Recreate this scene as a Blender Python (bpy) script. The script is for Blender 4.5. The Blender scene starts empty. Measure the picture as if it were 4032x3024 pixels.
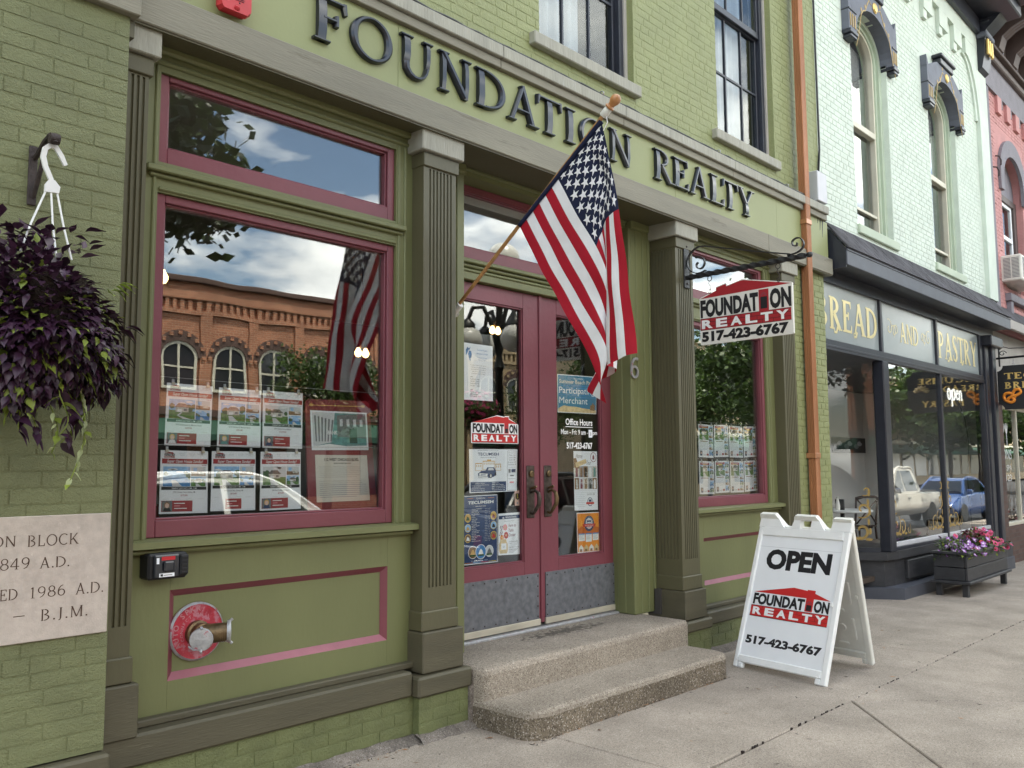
import bpy, bmesh, math, random
from math import sin, cos, pi, radians, sqrt, floor
from mathutils import Vector, Matrix

S = bpy.context.scene
COL = S.collection
RND = random.Random(7)

# ---------------------------------------------------------------- camera
cd = bpy.data.cameras.new('camera')
cam = bpy.data.objects.new('camera', cd)
COL.objects.link(cam)
S.camera = cam
cd.sensor_width = 36.0
cd.lens = 30.536
cd.clip_start = 0.05
cd.clip_end = 600
yaw, pitch, roll = radians(46.569), radians(5.369), radians(-0.335)
f_ = Vector((sin(yaw)*cos(pitch), cos(yaw)*cos(pitch), sin(pitch)))
r_ = Vector((cos(yaw), -sin(yaw), 0))
u_ = r_.cross(f_)
r2 = r_*cos(roll) + u_*sin(roll)
u2 = -r_*sin(roll) + u_*cos(roll)
CAMP = Vector((0, -3, 1.6))
cam.matrix_world = Matrix(((r2.x, u2.x, -f_.x, CAMP.x), (r2.y, u2.y, -f_.y, CAMP.y),
                           (r2.z, u2.z, -f_.z, CAMP.z), (0, 0, 0, 1)))

# ---------------------------------------------------------------- sky and sun
SUN_EL, SUN_AZ = radians(68), radians(10)          # azimuth from +Y towards +X
W = bpy.data.worlds.new('World')
S.world = W
W.use_nodes = True
nt = W.node_tree
bg = nt.nodes['Background']
sky = nt.nodes.new('ShaderNodeTexSky')
sky.sky_type = 'NISHITA'
sky.sun_disc = False
sky.sun_elevation = SUN_EL
sky.sun_rotation = SUN_AZ
tc = nt.nodes.new('ShaderNodeTexCoord')
sep = nt.nodes.new('ShaderNodeSeparateXYZ')
nt.links.new(tc.outputs['Generated'], sep.inputs[0])
zz = nt.nodes.new('ShaderNodeMath'); zz.operation = 'ADD'; zz.inputs[1].default_value = 0.22
zm = nt.nodes.new('ShaderNodeMath'); zm.operation = 'MAXIMUM'; zm.inputs[1].default_value = 0.0
nt.links.new(sep.outputs['Z'], zm.inputs[0]); nt.links.new(zm.outputs[0], zz.inputs[0])
dv = nt.nodes.new('ShaderNodeVectorMath'); dv.operation = 'DIVIDE'
cmb = nt.nodes.new('ShaderNodeCombineXYZ')
for i in range(3): nt.links.new(zz.outputs[0], cmb.inputs[i])
nt.links.new(tc.outputs['Generated'], dv.inputs[0]); nt.links.new(cmb.outputs[0], dv.inputs[1])
cn = nt.nodes.new('ShaderNodeTexNoise'); cn.inputs['Scale'].default_value = 1.45
cn.inputs['Detail'].default_value = 7; cn.inputs['Roughness'].default_value = 0.55
cmap = nt.nodes.new('ShaderNodeMapping'); cmap.inputs['Location'].default_value = (3.1, 1.7, 0.4)
nt.links.new(dv.outputs[0], cmap.inputs[0]); nt.links.new(cmap.outputs[0], cn.inputs['Vector'])
cr = nt.nodes.new('ShaderNodeValToRGB')
cr.color_ramp.elements[0].position = 0.46; cr.color_ramp.elements[0].color = (0, 0, 0, 1)
cr.color_ramp.elements[1].position = 0.55; cr.color_ramp.elements[1].color = (1, 1, 1, 1)
nt.links.new(cn.outputs['Fac'], cr.inputs[0])
cn2 = nt.nodes.new('ShaderNodeTexNoise'); cn2.inputs['Scale'].default_value = 2.6; cn2.inputs['Detail'].default_value = 5
nt.links.new(cmap.outputs[0], cn2.inputs['Vector'])
cc = nt.nodes.new('ShaderNodeValToRGB')
cc.color_ramp.elements[0].position = 0.32; cc.color_ramp.elements[0].color = (7.5, 7.8, 8.4, 1)
cc.color_ramp.elements[1].position = 0.68; cc.color_ramp.elements[1].color = (17, 17, 17, 1)
nt.links.new(cn2.outputs['Fac'], cc.inputs[0])
mx = nt.nodes.new('ShaderNodeMix'); mx.data_type = 'RGBA'
nt.links.new(cr.outputs['Color'], mx.inputs['Factor'])
nt.links.new(sky.outputs[0], mx.inputs[6]); nt.links.new(cc.outputs['Color'], mx.inputs[7])
nt.links.new(mx.outputs[2], bg.inputs['Color'])
bg.inputs['Strength'].default_value = 0.14

sd = bpy.data.lights.new('sun', 'SUN')
sd.energy = 4.0
sd.angle = radians(0.5)
sd.color = (1.0, 0.95, 0.88)
sun = bpy.data.objects.new('sun', sd)
COL.objects.link(sun)
sdir = Vector((sin(SUN_AZ)*cos(SUN_EL), cos(SUN_AZ)*cos(SUN_EL), sin(SUN_EL)))
sun.rotation_euler = sdir.to_track_quat('Z', 'Y').to_euler()
sun.location = (0, 10, 30)

S.view_settings.view_transform = 'Standard'
S.view_settings.look = 'None'
S.view_settings.gamma = 1.0
S.view_settings.use_curve_mapping = False
S.view_settings.exposure = 1.62
S.view_settings.use_white_balance = True
S.view_settings.white_balance_temperature = 6900
S.view_settings.white_balance_tint = 4
S.cycles.max_bounces = 10
S.cycles.transparent_max_bounces = 16
S.cycles.caustics_reflective = False
S.cycles.caustics_refractive = False

# ---------------------------------------------------------------- materials
def lin(c):
    return tuple((v/255/12.92 if v/255 <= 0.04045 else ((v/255+0.055)/1.055)**2.4) for v in c)

MATS = {}
def paint(name, rgb, rough=0.55, metal=0.0, var=0.10, vscale=5.0, bump=0.0, bscale=60.0, stretch=(1, 1, 1),
          bump2=0.0, bscale2=9.0, spec=0.5, patch=None, patch_amt=0.0, patch_scale=3.0, coat=0.0, dist=0.01, warp=0.0):
    """procedural paint-like surface: colour mottling, two scales of relief, optional wear patches"""
    m = bpy.data.materials.new(name); MATS[name] = m
    m.use_nodes = True
    t = m.node_tree; N = t.nodes; L = t.links
    b = N['Principled BSDF']
    b.inputs['Roughness'].default_value = rough
    b.inputs['Metallic'].default_value = metal
    b.inputs['Specular IOR Level'].default_value = spec
    b.inputs['Coat Weight'].default_value = coat
    g = N.new('ShaderNodeNewGeometry')
    mp = N.new('ShaderNodeMapping'); mp.inputs['Scale'].default_value = stretch
    L.new(g.outputs['Position'], mp.inputs['Vector'])
    n = N.new('ShaderNodeTexNoise'); n.inputs['Scale'].default_value = vscale; n.inputs['Detail'].default_value = 5
    L.new(mp.outputs[0], n.inputs['Vector'])
    mix = N.new('ShaderNodeMix'); mix.data_type = 'RGBA'
    mr = N.new('ShaderNodeMapRange'); mr.inputs['From Min'].default_value = 0.3; mr.inputs['From Max'].default_value = 0.7
    L.new(n.outputs['Fac'], mr.inputs['Value']); L.new(mr.outputs[0], mix.inputs['Factor'])
    mix.inputs[6].default_value = tuple(max(0, c*(1-var)) for c in rgb) + (1,)
    mix.inputs[7].default_value = tuple(min(1, c*(1+var)) for c in rgb) + (1,)
    out = mix.outputs[2]
    if patch is not None:
        pn = N.new('ShaderNodeTexNoise'); pn.inputs['Scale'].default_value = patch_scale; pn.inputs['Detail'].default_value = 8
        pn.inputs['Roughness'].default_value = 0.7
        L.new(mp.outputs[0], pn.inputs['Vector'])
        pr = N.new('ShaderNodeValToRGB')
        pr.color_ramp.elements[0].position = 0.62 - 0.25*patch_amt
        pr.color_ramp.elements[1].position = 0.68 - 0.25*patch_amt
        L.new(pn.outputs['Fac'], pr.inputs[0])
        pm = N.new('ShaderNodeMix'); pm.data_type = 'RGBA'
        L.new(pr.outputs[0], pm.inputs['Factor']); L.new(out, pm.inputs[6])
        pm.inputs[7].default_value = tuple(patch) + (1,)
        out = pm.outputs[2]
    L.new(out, b.inputs['Base Color'])
    last = None
    for st, sc in ((bump2, bscale2), (bump, bscale)):
        if st <= 0: continue
        bn = N.new('ShaderNodeTexNoise'); bn.inputs['Scale'].default_value = sc; bn.inputs['Detail'].default_value = 6
        bn.inputs['Distortion'].default_value = warp
        L.new(mp.outputs[0], bn.inputs['Vector'])
        bp = N.new('ShaderNodeBump'); bp.inputs['Strength'].default_value = st; bp.inputs['Distance'].default_value = dist
        L.new(bn.outputs['Fac'], bp.inputs['Height'])
        if last: L.new(last, bp.inputs['Normal'])
        last = bp.outputs[0]
    if last: L.new(last, b.inputs['Normal'])
    return m

def flat(name, rgb, rough=0.6, metal=0.0, emit=0.0, spec=0.4):
    m = bpy.data.materials.new(name); MATS[name] = m
    m.use_nodes = True
    b = m.node_tree.nodes['Principled BSDF']
    b.inputs['Base Color'].default_value = tuple(rgb) + (1,)
    b.inputs['Roughness'].default_value = rough
    b.inputs['Metallic'].default_value = metal
    b.inputs['Specular IOR Level'].default_value = spec
    if emit:
        b.inputs['Emission Color'].default_value = tuple(rgb) + (1,)
        b.inputs['Emission Strength'].default_value = emit
    return m

def glass_mat(name, f0=0.09, tint=(0.9, 0.93, 0.93), power=4.0, wav=0.0, gain=0.95, rough=0.0, film=None, film_amt=0.0):
    m = bpy.data.materials.new(name); MATS[name] = m
    m.use_nodes = True
    t = m.node_tree; N = t.nodes; L = t.links
    N.remove(N['Principled BSDF'])
    o = N['Material Output']
    g = N.new('ShaderNodeNewGeometry')
    dt = N.new('ShaderNodeVectorMath'); dt.operation = 'DOT_PRODUCT'
    L.new(g.outputs['Incoming'], dt.inputs[0]); L.new(g.outputs['True Normal'], dt.inputs[1])
    ab = N.new('ShaderNodeMath'); ab.operation = 'ABSOLUTE'; L.new(dt.outputs['Value'], ab.inputs[0])
    om = N.new('ShaderNodeMath'); om.operation = 'SUBTRACT'; om.inputs[0].default_value = 1.0; L.new(ab.outputs[0], om.inputs[1])
    pw = N.new('ShaderNodeMath'); pw.operation = 'POWER'; pw.inputs[1].default_value = power; L.new(om.outputs[0], pw.inputs[0])
    ma = N.new('ShaderNodeMath'); ma.operation = 'MULTIPLY_ADD'; ma.inputs[1].default_value = gain*(1-f0); ma.inputs[2].default_value = f0
    L.new(pw.outputs[0], ma.inputs[0])
    tr = N.new('ShaderNodeBsdfTransparent'); tr.inputs['Color'].default_value = tuple(tint) + (1,)
    gl = N.new('ShaderNodeBsdfGlossy'); gl.inputs['Roughness'].default_value = rough
    if wav:
        mp = N.new('ShaderNodeTexNoise'); mp.inputs['Scale'].default_value = 2.2; mp.inputs['Detail'].default_value = 1
        L.new(g.outputs['Position'], mp.inputs['Vector'])
        bp = N.new('ShaderNodeBump'); bp.inputs['Strength'].default_value = wav; bp.inputs['Distance'].default_value = 0.02
        L.new(mp.outputs['Fac'], bp.inputs['Height']); L.new(bp.outputs[0], gl.inputs['Normal'])
    base = tr.outputs[0]
    if film is not None:
        df = N.new('ShaderNodeBsdfDiffuse'); df.inputs['Color'].default_value = tuple(film) + (1,)
        fm = N.new('ShaderNodeMixShader'); fm.inputs[0].default_value = film_amt
        L.new(tr.outputs[0], fm.inputs[1]); L.new(df.outputs[0], fm.inputs[2]); base = fm.outputs[0]
    mxs = N.new('ShaderNodeMixShader')
    L.new(ma.outputs[0], mxs.inputs[0]); L.new(base, mxs.inputs[1]); L.new(gl.outputs[0], mxs.inputs[2])
    L.new(mxs.outputs[0], o.inputs['Surface'])
    return m

def speckle(name, base, dark, light, vor=160.0, rough=0.9, stain=(0.8, 1.1), stain_scale=0.9, bump=0.3, wet=None, gum=False):
    """concrete with exposed grains: voronoi cells coloured between dark and light grains, broad stains"""
    m = bpy.data.materials.new(name); MATS[name] = m
    m.use_nodes = True
    t = m.node_tree; N = t.nodes; L = t.links
    b = N['Principled BSDF']; b.inputs['Roughness'].default_value = rough; b.inputs['Specular IOR Level'].default_value = 0.25
    g = N.new('ShaderNodeNewGeometry')
    v = N.new('ShaderNodeTexVoronoi'); v.inputs['Scale'].default_value = vor
    L.new(g.outputs['Position'], v.inputs['Vector'])
    sp = N.new('ShaderNodeSeparateColor'); L.new(v.outputs['Color'], sp.inputs[0])
    rp = N.new('ShaderNodeValToRGB'); e = rp.color_ramp.elements
    e[0].position = 0.0; e[0].color = tuple(dark) + (1,)
    e[1].position = 1.0; e[1].color = tuple(light) + (1,)
    k = rp.color_ramp.elements.new(0.28); k.color = tuple(base) + (1,)
    k = rp.color_ramp.elements.new(0.82); k.color = tuple(base) + (1,)
    L.new(sp.outputs[0], rp.inputs[0])
    n = N.new('ShaderNodeTexNoise'); n.inputs['Scale'].default_value = stain_scale; n.inputs['Detail'].default_value = 7
    n.inputs['Roughness'].default_value = 0.6
    L.new(g.outputs['Position'], n.inputs['Vector'])
    mr = N.new('ShaderNodeMapRange'); mr.inputs['From Min'].default_value = 0.3; mr.inputs['From Max'].default_value = 0.7
    mr.inputs['To Min'].default_value = stain[0]; mr.inputs['To Max'].default_value = stain[1]
    L.new(n.outputs['Fac'], mr.inputs['Value'])
    n2 = N.new('ShaderNodeTexNoise'); n2.inputs['Scale'].default_value = vor*0.35; n2.inputs['Detail'].default_value = 6
    L.new(g.outputs['Position'], n2.inputs['Vector'])
    mr2 = N.new('ShaderNodeMapRange'); mr2.inputs['From Min'].default_value = 0.3; mr2.inputs['From Max'].default_value = 0.7
    mr2.inputs['To Min'].default_value = 0.86; mr2.inputs['To Max'].default_value = 1.12
    L.new(n2.outputs['Fac'], mr2.inputs['Value'])
    mm = N.new('ShaderNodeMath'); mm.operation = 'MULTIPLY'; L.new(mr.outputs[0], mm.inputs[0]); L.new(mr2.outputs[0], mm.inputs[1])
    mul = N.new('ShaderNodeVectorMath'); mul.operation = 'SCALE'
    L.new(rp.outputs[0], mul.inputs[0]); L.new(mm.outputs[0], mul.inputs['Scale'])
    out = mul.outputs[0]
    if gum:                                            # trodden gum and small drips
        gv = N.new('ShaderNodeTexVoronoi'); gv.inputs['Scale'].default_value = 3.6; L.new(g.outputs['Position'], gv.inputs['Vector'])
        gc = N.new('ShaderNodeSeparateColor'); L.new(gv.outputs['Color'], gc.inputs[0])
        gm = N.new('ShaderNodeMath'); gm.operation = 'MULTIPLY_ADD'; gm.inputs[1].default_value = 0.13; gm.inputs[2].default_value = -0.045
        L.new(gc.outputs[1], gm.inputs[0])
        gs = N.new('ShaderNodeMath'); gs.operation = 'SUBTRACT'; L.new(gv.outputs['Distance'], gs.inputs[0]); L.new(gm.outputs[0], gs.inputs[1])
        gr = N.new('ShaderNodeMapRange'); gr.inputs['From Min'].default_value = 0.0; gr.inputs['From Max'].default_value = 0.03
        gr.inputs['To Min'].default_value = 0.68; gr.inputs['To Max'].default_value = 1.0; L.new(gs.outputs[0], gr.inputs['Value'])
        m3 = N.new('ShaderNodeVectorMath'); m3.operation = 'SCALE'; L.new(out, m3.inputs[0]); L.new(gr.outputs[0], m3.inputs['Scale']); out = m3.outputs[0]
    if wet:                                            # damp, dirty blot worn into the tread: (centre, size)
        c, s = wet
        mp = N.new('ShaderNodeMapping'); mp.vector_type = 'TEXTURE'
        mp.inputs['Location'].default_value = c; mp.inputs['Scale'].default_value = s
        L.new(g.outputs['Position'], mp.inputs[0])
        ln = N.new('ShaderNodeVectorMath'); ln.operation = 'LENGTH'; L.new(mp.outputs[0], ln.inputs[0])
        nn = N.new('ShaderNodeTexNoise'); nn.inputs['Scale'].default_value = 22; nn.inputs['Detail'].default_value = 4
        L.new(g.outputs['Position'], nn.inputs['Vector'])
        ad = N.new('ShaderNodeMath'); ad.operation = 'MULTIPLY_ADD'; ad.inputs[1].default_value = 2.6
        L.new(nn.outputs['Fac'], ad.inputs[0]); L.new(ln.outputs['Value'], ad.inputs[2])
        rr = N.new('ShaderNodeValToRGB'); rr.color_ramp.elements[0].position = 0.0
        ms = N.new('ShaderNodeMapRange'); ms.inputs['From Min'].default_value = 1.7; ms.inputs['From Max'].default_value = 2.0
        ms.inputs['To Min'].default_value = 0.42; ms.inputs['To Max'].default_value = 1.0
        L.new(ad.outputs[0], ms.inputs['Value'])
        m2 = N.new('ShaderNodeVectorMath'); m2.operation = 'SCALE'
        L.new(out, m2.inputs[0]); L.new(ms.outputs[0], m2.inputs['Scale']); out = m2.outputs[0]
    L.new(out, b.inputs['Base Color'])
    bp = N.new('ShaderNodeBump'); bp.inputs['Strength'].default_value = bump; bp.inputs['Distance'].default_value = 0.004
    L.new(v.outputs['Distance'], bp.inputs['Height']); L.new(bp.outputs[0], b.inputs['Normal'])
    return m

def brickmat(name, c1, c2, mortar, scale=1.0, rough=0.9, axis='xz', bw=0.215, bh=0.075):
    m = bpy.data.materials.new(name); MATS[name] = m
    m.use_nodes = True
    t = m.node_tree; N = t.nodes; L = t.links
    b = N['Principled BSDF']; b.inputs['Roughness'].default_value = rough
    g = N.new('ShaderNodeNewGeometry'); sp = N.new('ShaderNodeSeparateXYZ'); L.new(g.outputs['Position'], sp.inputs[0])
    cb = N.new('ShaderNodeCombineXYZ')
    ad = N.new('ShaderNodeMath'); ad.operation = 'ADD'; L.new(sp.outputs['X'], ad.inputs[0]); L.new(sp.outputs['Y'], ad.inputs[1])
    L.new(ad.outputs[0], cb.inputs[0]); L.new(sp.outputs['Z'], cb.inputs[1])
    br = N.new('ShaderNodeTexBrick'); br.inputs['Scale'].default_value = scale
    br.inputs['Color1'].default_value = tuple(c1) + (1,); br.inputs['Color2'].default_value = tuple(c2) + (1,)
    br.inputs['Mortar'].default_value = tuple(mortar) + (1,)
    br.inputs['Brick Width'].default_value = bw; br.inputs['Row Height'].default_value = bh; br.inputs['Mortar Size'].default_value = 0.007
    L.new(cb.outputs[0], br.inputs['Vector'])
    n = N.new('ShaderNodeTexNoise'); n.inputs['Scale'].default_value = 1.3; n.inputs['Detail'].default_value = 6
    L.new(g.outputs['Position'], n.inputs['Vector'])
    mr = N.new('ShaderNodeMapRange'); mr.inputs['To Min'].default_value = 0.65; mr.inputs['To Max'].default_value = 1.35
    L.new(n.outputs['Fac'], mr.inputs['Value'])
    ml = N.new('ShaderNodeVectorMath'); ml.operation = 'SCALE'; L.new(br.outputs['Color'], ml.inputs[0]); L.new(mr.outputs[0], ml.inputs['Scale'])
    L.new(ml.outputs[0], b.inputs['Base Color'])
    bp = N.new('ShaderNodeBump'); bp.inputs['Strength'].default_value = 0.5; bp.inputs['Distance'].default_value = 0.01; bp.invert = True
    L.new(br.outputs['Fac'], bp.inputs['Height']); L.new(bp.outputs[0], b.inputs['Normal'])
    return m

def leafmat(name, rgb, var=0.35, rough=0.45, trans=0.25):
    m = bpy.data.materials.new(name); MATS[name] = m
    m.use_nodes = True
    t = m.node_tree; N = t.nodes; L = t.links
    b = N['Principled BSDF']; b.inputs['Roughness'].default_value = rough
    g = N.new('ShaderNodeNewGeometry')
    mr = N.new('ShaderNodeMapRange'); mr.inputs['To Min'].default_value = 1-var; mr.inputs['To Max'].default_value = 1+var
    L.new(g.outputs['Random Per Island'], mr.inputs['Value'])
    n = N.new('ShaderNodeTexNoise'); n.inputs['Scale'].default_value = 35; L.new(g.outputs['Position'], n.inputs['Vector'])
    m2 = N.new('ShaderNodeMapRange'); m2.inputs['To Min'].default_value = 0.7; m2.inputs['To Max'].default_value = 1.3
    L.new(n.outputs['Fac'], m2.inputs['Value'])
    mm = N.new('ShaderNodeMath'); mm.operation = 'MULTIPLY'; L.new(mr.outputs[0], mm.inputs[0]); L.new(m2.outputs[0], mm.inputs[1])
    ml = N.new('ShaderNodeVectorMath'); ml.operation = 'SCALE'; ml.inputs[0].default_value = rgb; L.new(mm.outputs[0], ml.inputs['Scale'])
    L.new(ml.outputs[0], b.inputs['Base Color'])
    o = N['Material Output']
    tl = N.new('ShaderNodeBsdfTranslucent'); L.new(ml.outputs[0], tl.inputs['Color'])
    ms = N.new('ShaderNodeMixShader'); ms.inputs[0].default_value = trans
    L.new(b.outputs[0], ms.inputs[1]); L.new(tl.outputs[0], ms.inputs[2]); L.new(ms.outputs[0], o.inputs['Surface'])
    return m

GREEN = (0.232, 0.252, 0.108)
OLIVE = (0.086, 0.078, 0.041)
GREYO = (0.205, 0.190, 0.145)
PINK = (0.175, 0.043, 0.058)
paint('green_brick', GREEN, 0.6, var=0.07, vscale=3, bump=0.7, bscale=38, bump2=0.5, bscale2=11, dist=0.008, warp=1.2)
paint('green_rough', (0.168, 0.181, 0.084), 0.6, var=0.14, vscale=4, bump=0.7, bscale=85, bump2=0.6, bscale2=24, stretch=(0.8, 1, 1.1), dist=0.008, warp=2.2)
paint('green_wood', (0.148, 0.157, 0.066), 0.5, var=0.07, vscale=3, bump=0.12, bscale=60, stretch=(1, 1, 0.3), patch=(0.118, 0.122, 0.054), patch_amt=-0.12, patch_scale=2.2)
paint('green_board', (0.262, 0.282, 0.128), 0.55, var=0.05, vscale=1.6, bump=0.06, bscale=45, patch=(0.27, 0.27, 0.13), patch_amt=-0.3, patch_scale=14)
paint('green_base', (0.128, 0.143, 0.058), 0.6, var=0.14, vscale=7, bump=0.6, bscale=60, bump2=0.6, bscale2=18, dist=0.009, warp=1.5)  # darker green for the bricks along the foot of the wall
paint('olive', OLIVE, 0.5, var=0.06, vscale=3, bump=0.12, bscale=60, stretch=(1, 1, 0.3))
paint('olive_worn', (0.080, 0.070, 0.042), 0.6, var=0.14, vscale=5, bump=0.5, bscale=60, stretch=(0.30, 1, 2.6), dist=0.004, patch=(0.135, 0.125, 0.085), patch_amt=-0.15, patch_scale=9)
paint('grey_beam', GREYO, 0.65, var=0.14, vscale=4, bump=0.6, bscale=55, stretch=(0.22, 1, 2.0), dist=0.005, patch=(0.145, 0.130, 0.092), patch_amt=0.1, patch_scale=5)
paint('grey_mould', (0.30, 0.29, 0.24), 0.65, var=0.12, vscale=6, bump=0.6, bscale=26, stretch=(2.5, 1, 0.4), dist=0.008, patch=(0.36, 0.35, 0.31), patch_amt=0.1, patch_scale=11)
paint('pink', PINK, 0.42, var=0.10, vscale=6, bump=0.18, bscale=60, stretch=(0.4, 1, 0.4))
paint('pink_lit', (0.30, 0.105, 0.135), 0.5, var=0.12, vscale=6, bump=0.1, bscale=60)  # lighter copy of the pink: light on the upward bevel put into its colour
paint('letter_black', (0.009, 0.011, 0.020), 0.28, var=0.2, vscale=8, coat=0.3)
paint('black_frame', (0.020, 0.022, 0.032), 0.38, var=0.2, vscale=7, bump=0.15, bscale=40)
paint('black_metal', (0.014, 0.014, 0.016), 0.45, var=0.3, vscale=14, bump=0.4, bscale=60, patch=(0.06, 0.03, 0.02), patch_amt=-0.25, patch_scale=18)
paint('rust_metal', (0.035, 0.024, 0.022), 0.7, var=0.4, vscale=25, bump=0.6, bscale=80)
paint('white_plastic', (0.80, 0.80, 0.79), 0.38, var=0.03, vscale=9)
paint('white_worn', (0.74, 0.73, 0.68), 0.5, var=0.07, vscale=9, bump=0.05, bscale=80)
paint('sign_white', (0.72, 0.70, 0.66), 0.45, var=0.05, vscale=6, patch=(0.50, 0.33, 0.16), patch_amt=-0.42, patch_scale=7)
paint('face_white', (0.80, 0.81, 0.83), 0.45, var=0.02, vscale=6)
paint('copper', (0.42, 0.19, 0.095), 0.32, metal=0.35, var=0.14, vscale=4, stretch=(1, 1, 0.3), bump=0.05, bscale=40)
paint('alarm_red', (0.48, 0.025, 0.035), 0.45, var=0.08, vscale=10)
paint('fdc_red', (0.42, 0.03, 0.05), 0.5, var=0.25, vscale=16, patch=(0.46, 0.16, 0.20), patch_amt=0.45, patch_scale=12, bump=0.3, bscale=60)
paint('worn_silver', (0.42, 0.42, 0.43), 0.5, metal=0.6, var=0.2, vscale=30, patch=(0.42, 0.10, 0.13), patch_amt=0.1, patch_scale=24, bump=0.3, bscale=90)
paint('brass_dark', (0.155, 0.105, 0.055), 0.42, metal=0.75, var=0.35, vscale=22, bump=0.2, bscale=60)
paint('bronze', (0.085, 0.065, 0.055), 0.42, metal=0.7, var=0.4, vscale=30, patch=(0.28, 0.16, 0.07), patch_amt=-0.15, patch_scale=20, bump=0.15, bscale=60)
paint('galvanised', (0.150, 0.155, 0.170), 0.5, metal=0.35, var=0.26, vscale=22, patch=(0.21, 0.22, 0.24), patch_amt=-0.05, patch_scale=40, bump=0.06, bscale=30)
paint('aluminium', (0.55, 0.50, 0.40), 0.4, metal=0.3, var=0.15, vscale=12, stretch=(0.3, 1, 1))
paint('stone', (0.47, 0.405, 0.355), 0.8, var=0.10, vscale=26, bump=0.15, bscale=140, patch=(0.56, 0.49, 0.44), patch_amt=0.0, patch_scale=40)
paint('engraved', (0.085, 0.050, 0.035), 0.85, var=0.25, vscale=40)
paint('pole_wood', (0.36, 0.185, 0.065), 0.38, var=0.25, vscale=16, stretch=(6, 2, 0.8), coat=0.2)
paint('finial_wood', (0.46, 0.205, 0.075), 0.4, var=0.15, vscale=12, coat=0.2)
paint('mint', (0.60, 0.665, 0.58), 0.7, var=0.06, vscale=4, bump=0.5, bscale=36, bump2=0.3, bscale2=10, dist=0.006, warp=1.0)
paint('mint_trim', (0.45, 0.52, 0.40), 0.65, var=0.05, vscale=4, bump=0.1, bscale=40)
paint('cream', (0.66, 0.62, 0.50), 0.55, var=0.05, vscale=6)
paint('salmon', (0.52, 0.245, 0.235), 0.75, var=0.10, vscale=3, bump=0.6, bscale=30, bump2=0.5, bscale2=10, patch=(0.42, 0.10, 0.075), patch_amt=-0.15, patch_scale=2.2)
paint('mauve_grey', (0.215, 0.20, 0.225), 0.8, var=0.10, vscale=5, bump=0.7, bscale=30)
paint('brown_cornice', (0.095, 0.068, 0.062), 0.6, var=0.15, vscale=5)
paint('hood_grey', (0.110, 0.118, 0.150), 0.6, var=0.16, vscale=5, bump=0.2, bscale=30)
paint('gold', (0.68, 0.47, 0.16), 0.35, metal=0.55, var=0.15, vscale=9)
paint('gold_pale', (0.80, 0.68, 0.36), 0.32, metal=0.5, var=0.12, vscale=5)
paint('gold_dull', (0.36, 0.24, 0.07), 0.5, metal=0.2, var=0.2, vscale=9)
paint('shingle', (0.060, 0.056, 0.064), 0.9, var=0.5, vscale=3.5, bump=0.5, bscale=120)
paint('awning_front', (0.055, 0.060, 0.078), 0.5, var=0.15, vscale=6)
paint('panel_grey', (0.40, 0.37, 0.34), 0.7, var=0.08, vscale=3)
paint('planter_black', (0.026, 0.026, 0.030), 0.55, var=0.25, vscale=9, stretch=(0.4, 1, 2), bump=0.3, bscale=30)
paint('asphalt', (0.045, 0.045, 0.048), 0.9, var=0.25, vscale=3, bump=0.5, bscale=150)
paint('interior_dark', (0.045, 0.040, 0.036), 0.8, var=0.2, vscale=1.0)
paint('interior_floor', (0.060, 0.042, 0.030), 0.5, var=0.2, vscale=2, stretch=(0.3, 4, 1))
paint('interior_grey', (0.58, 0.57, 0.55), 0.8, var=0.04, vscale=1.0)
paint('chair_brown', (0.055, 0.032, 0.024), 0.45, var=0.25, vscale=14)
paint('curtain', (0.38, 0.40, 0.45), 0.9, var=0.04, vscale=2)
paint('trunk', (0.085, 0.065, 0.050), 0.9, var=0.3, vscale=8, stretch=(1, 1, 0.3), bump=0.8, bscale=20)
paint('lamp_black', (0.012, 0.014, 0.013), 0.4, var=0.2, vscale=9)
paint('globe', (0.78, 0.77, 0.73), 0.25, var=0.03, vscale=6)
paint('tyre', (0.018, 0.018, 0.018), 0.85, var=0.2, vscale=20)
paint('chrome', (0.60, 0.60, 0.62), 0.15, metal=0.95, var=0.05)
paint('soil_dark', (0.030, 0.020, 0.016), 0.95, var=0.4, vscale=60, bump=0.8, bscale=120)
paint('ac_white', (0.66, 0.63, 0.57), 0.5, var=0.08, vscale=7)
paint('box_grey', (0.50, 0.50, 0.53), 0.45, var=0.04, vscale=6)
paint('tan_wall', (0.46, 0.36, 0.24), 0.85, var=0.1, vscale=2)
paint('awning_green', (0.018, 0.070, 0.045), 0.8, var=0.1, vscale=3)
speckle('sidewalk', (0.345, 0.294, 0.246), (0.180, 0.150, 0.125), (0.48, 0.43, 0.38), vor=230, stain=(0.70, 1.16), stain_scale=1.7, bump=0.12, gum=True)
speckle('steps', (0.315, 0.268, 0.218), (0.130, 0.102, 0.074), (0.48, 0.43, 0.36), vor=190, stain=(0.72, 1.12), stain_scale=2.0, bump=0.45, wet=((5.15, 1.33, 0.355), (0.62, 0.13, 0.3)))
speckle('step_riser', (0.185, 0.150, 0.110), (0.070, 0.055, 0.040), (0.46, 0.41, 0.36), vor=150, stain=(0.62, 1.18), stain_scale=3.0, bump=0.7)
speckle('mortar_fillet', (0.21, 0.18, 0.155), (0.11, 0.09, 0.075), (0.36, 0.32, 0.29), vor=210, stain=(0.40, 1.15), stain_scale=5, bump=0.4)
brickmat('brick_red', (0.47, 0.195, 0.105), (0.31, 0.115, 0.06), (0.50, 0.38, 0.28), bw=0.22, bh=0.08)
brickmat('brick_tan', (0.48, 0.36, 0.21), (0.40, 0.29, 0.16), (0.36, 0.30, 0.22), bw=0.22, bh=0.08)
brickmat('brick_dark', (0.13, 0.075, 0.06), (0.09, 0.05, 0.04), (0.10, 0.08, 0.07))
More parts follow.
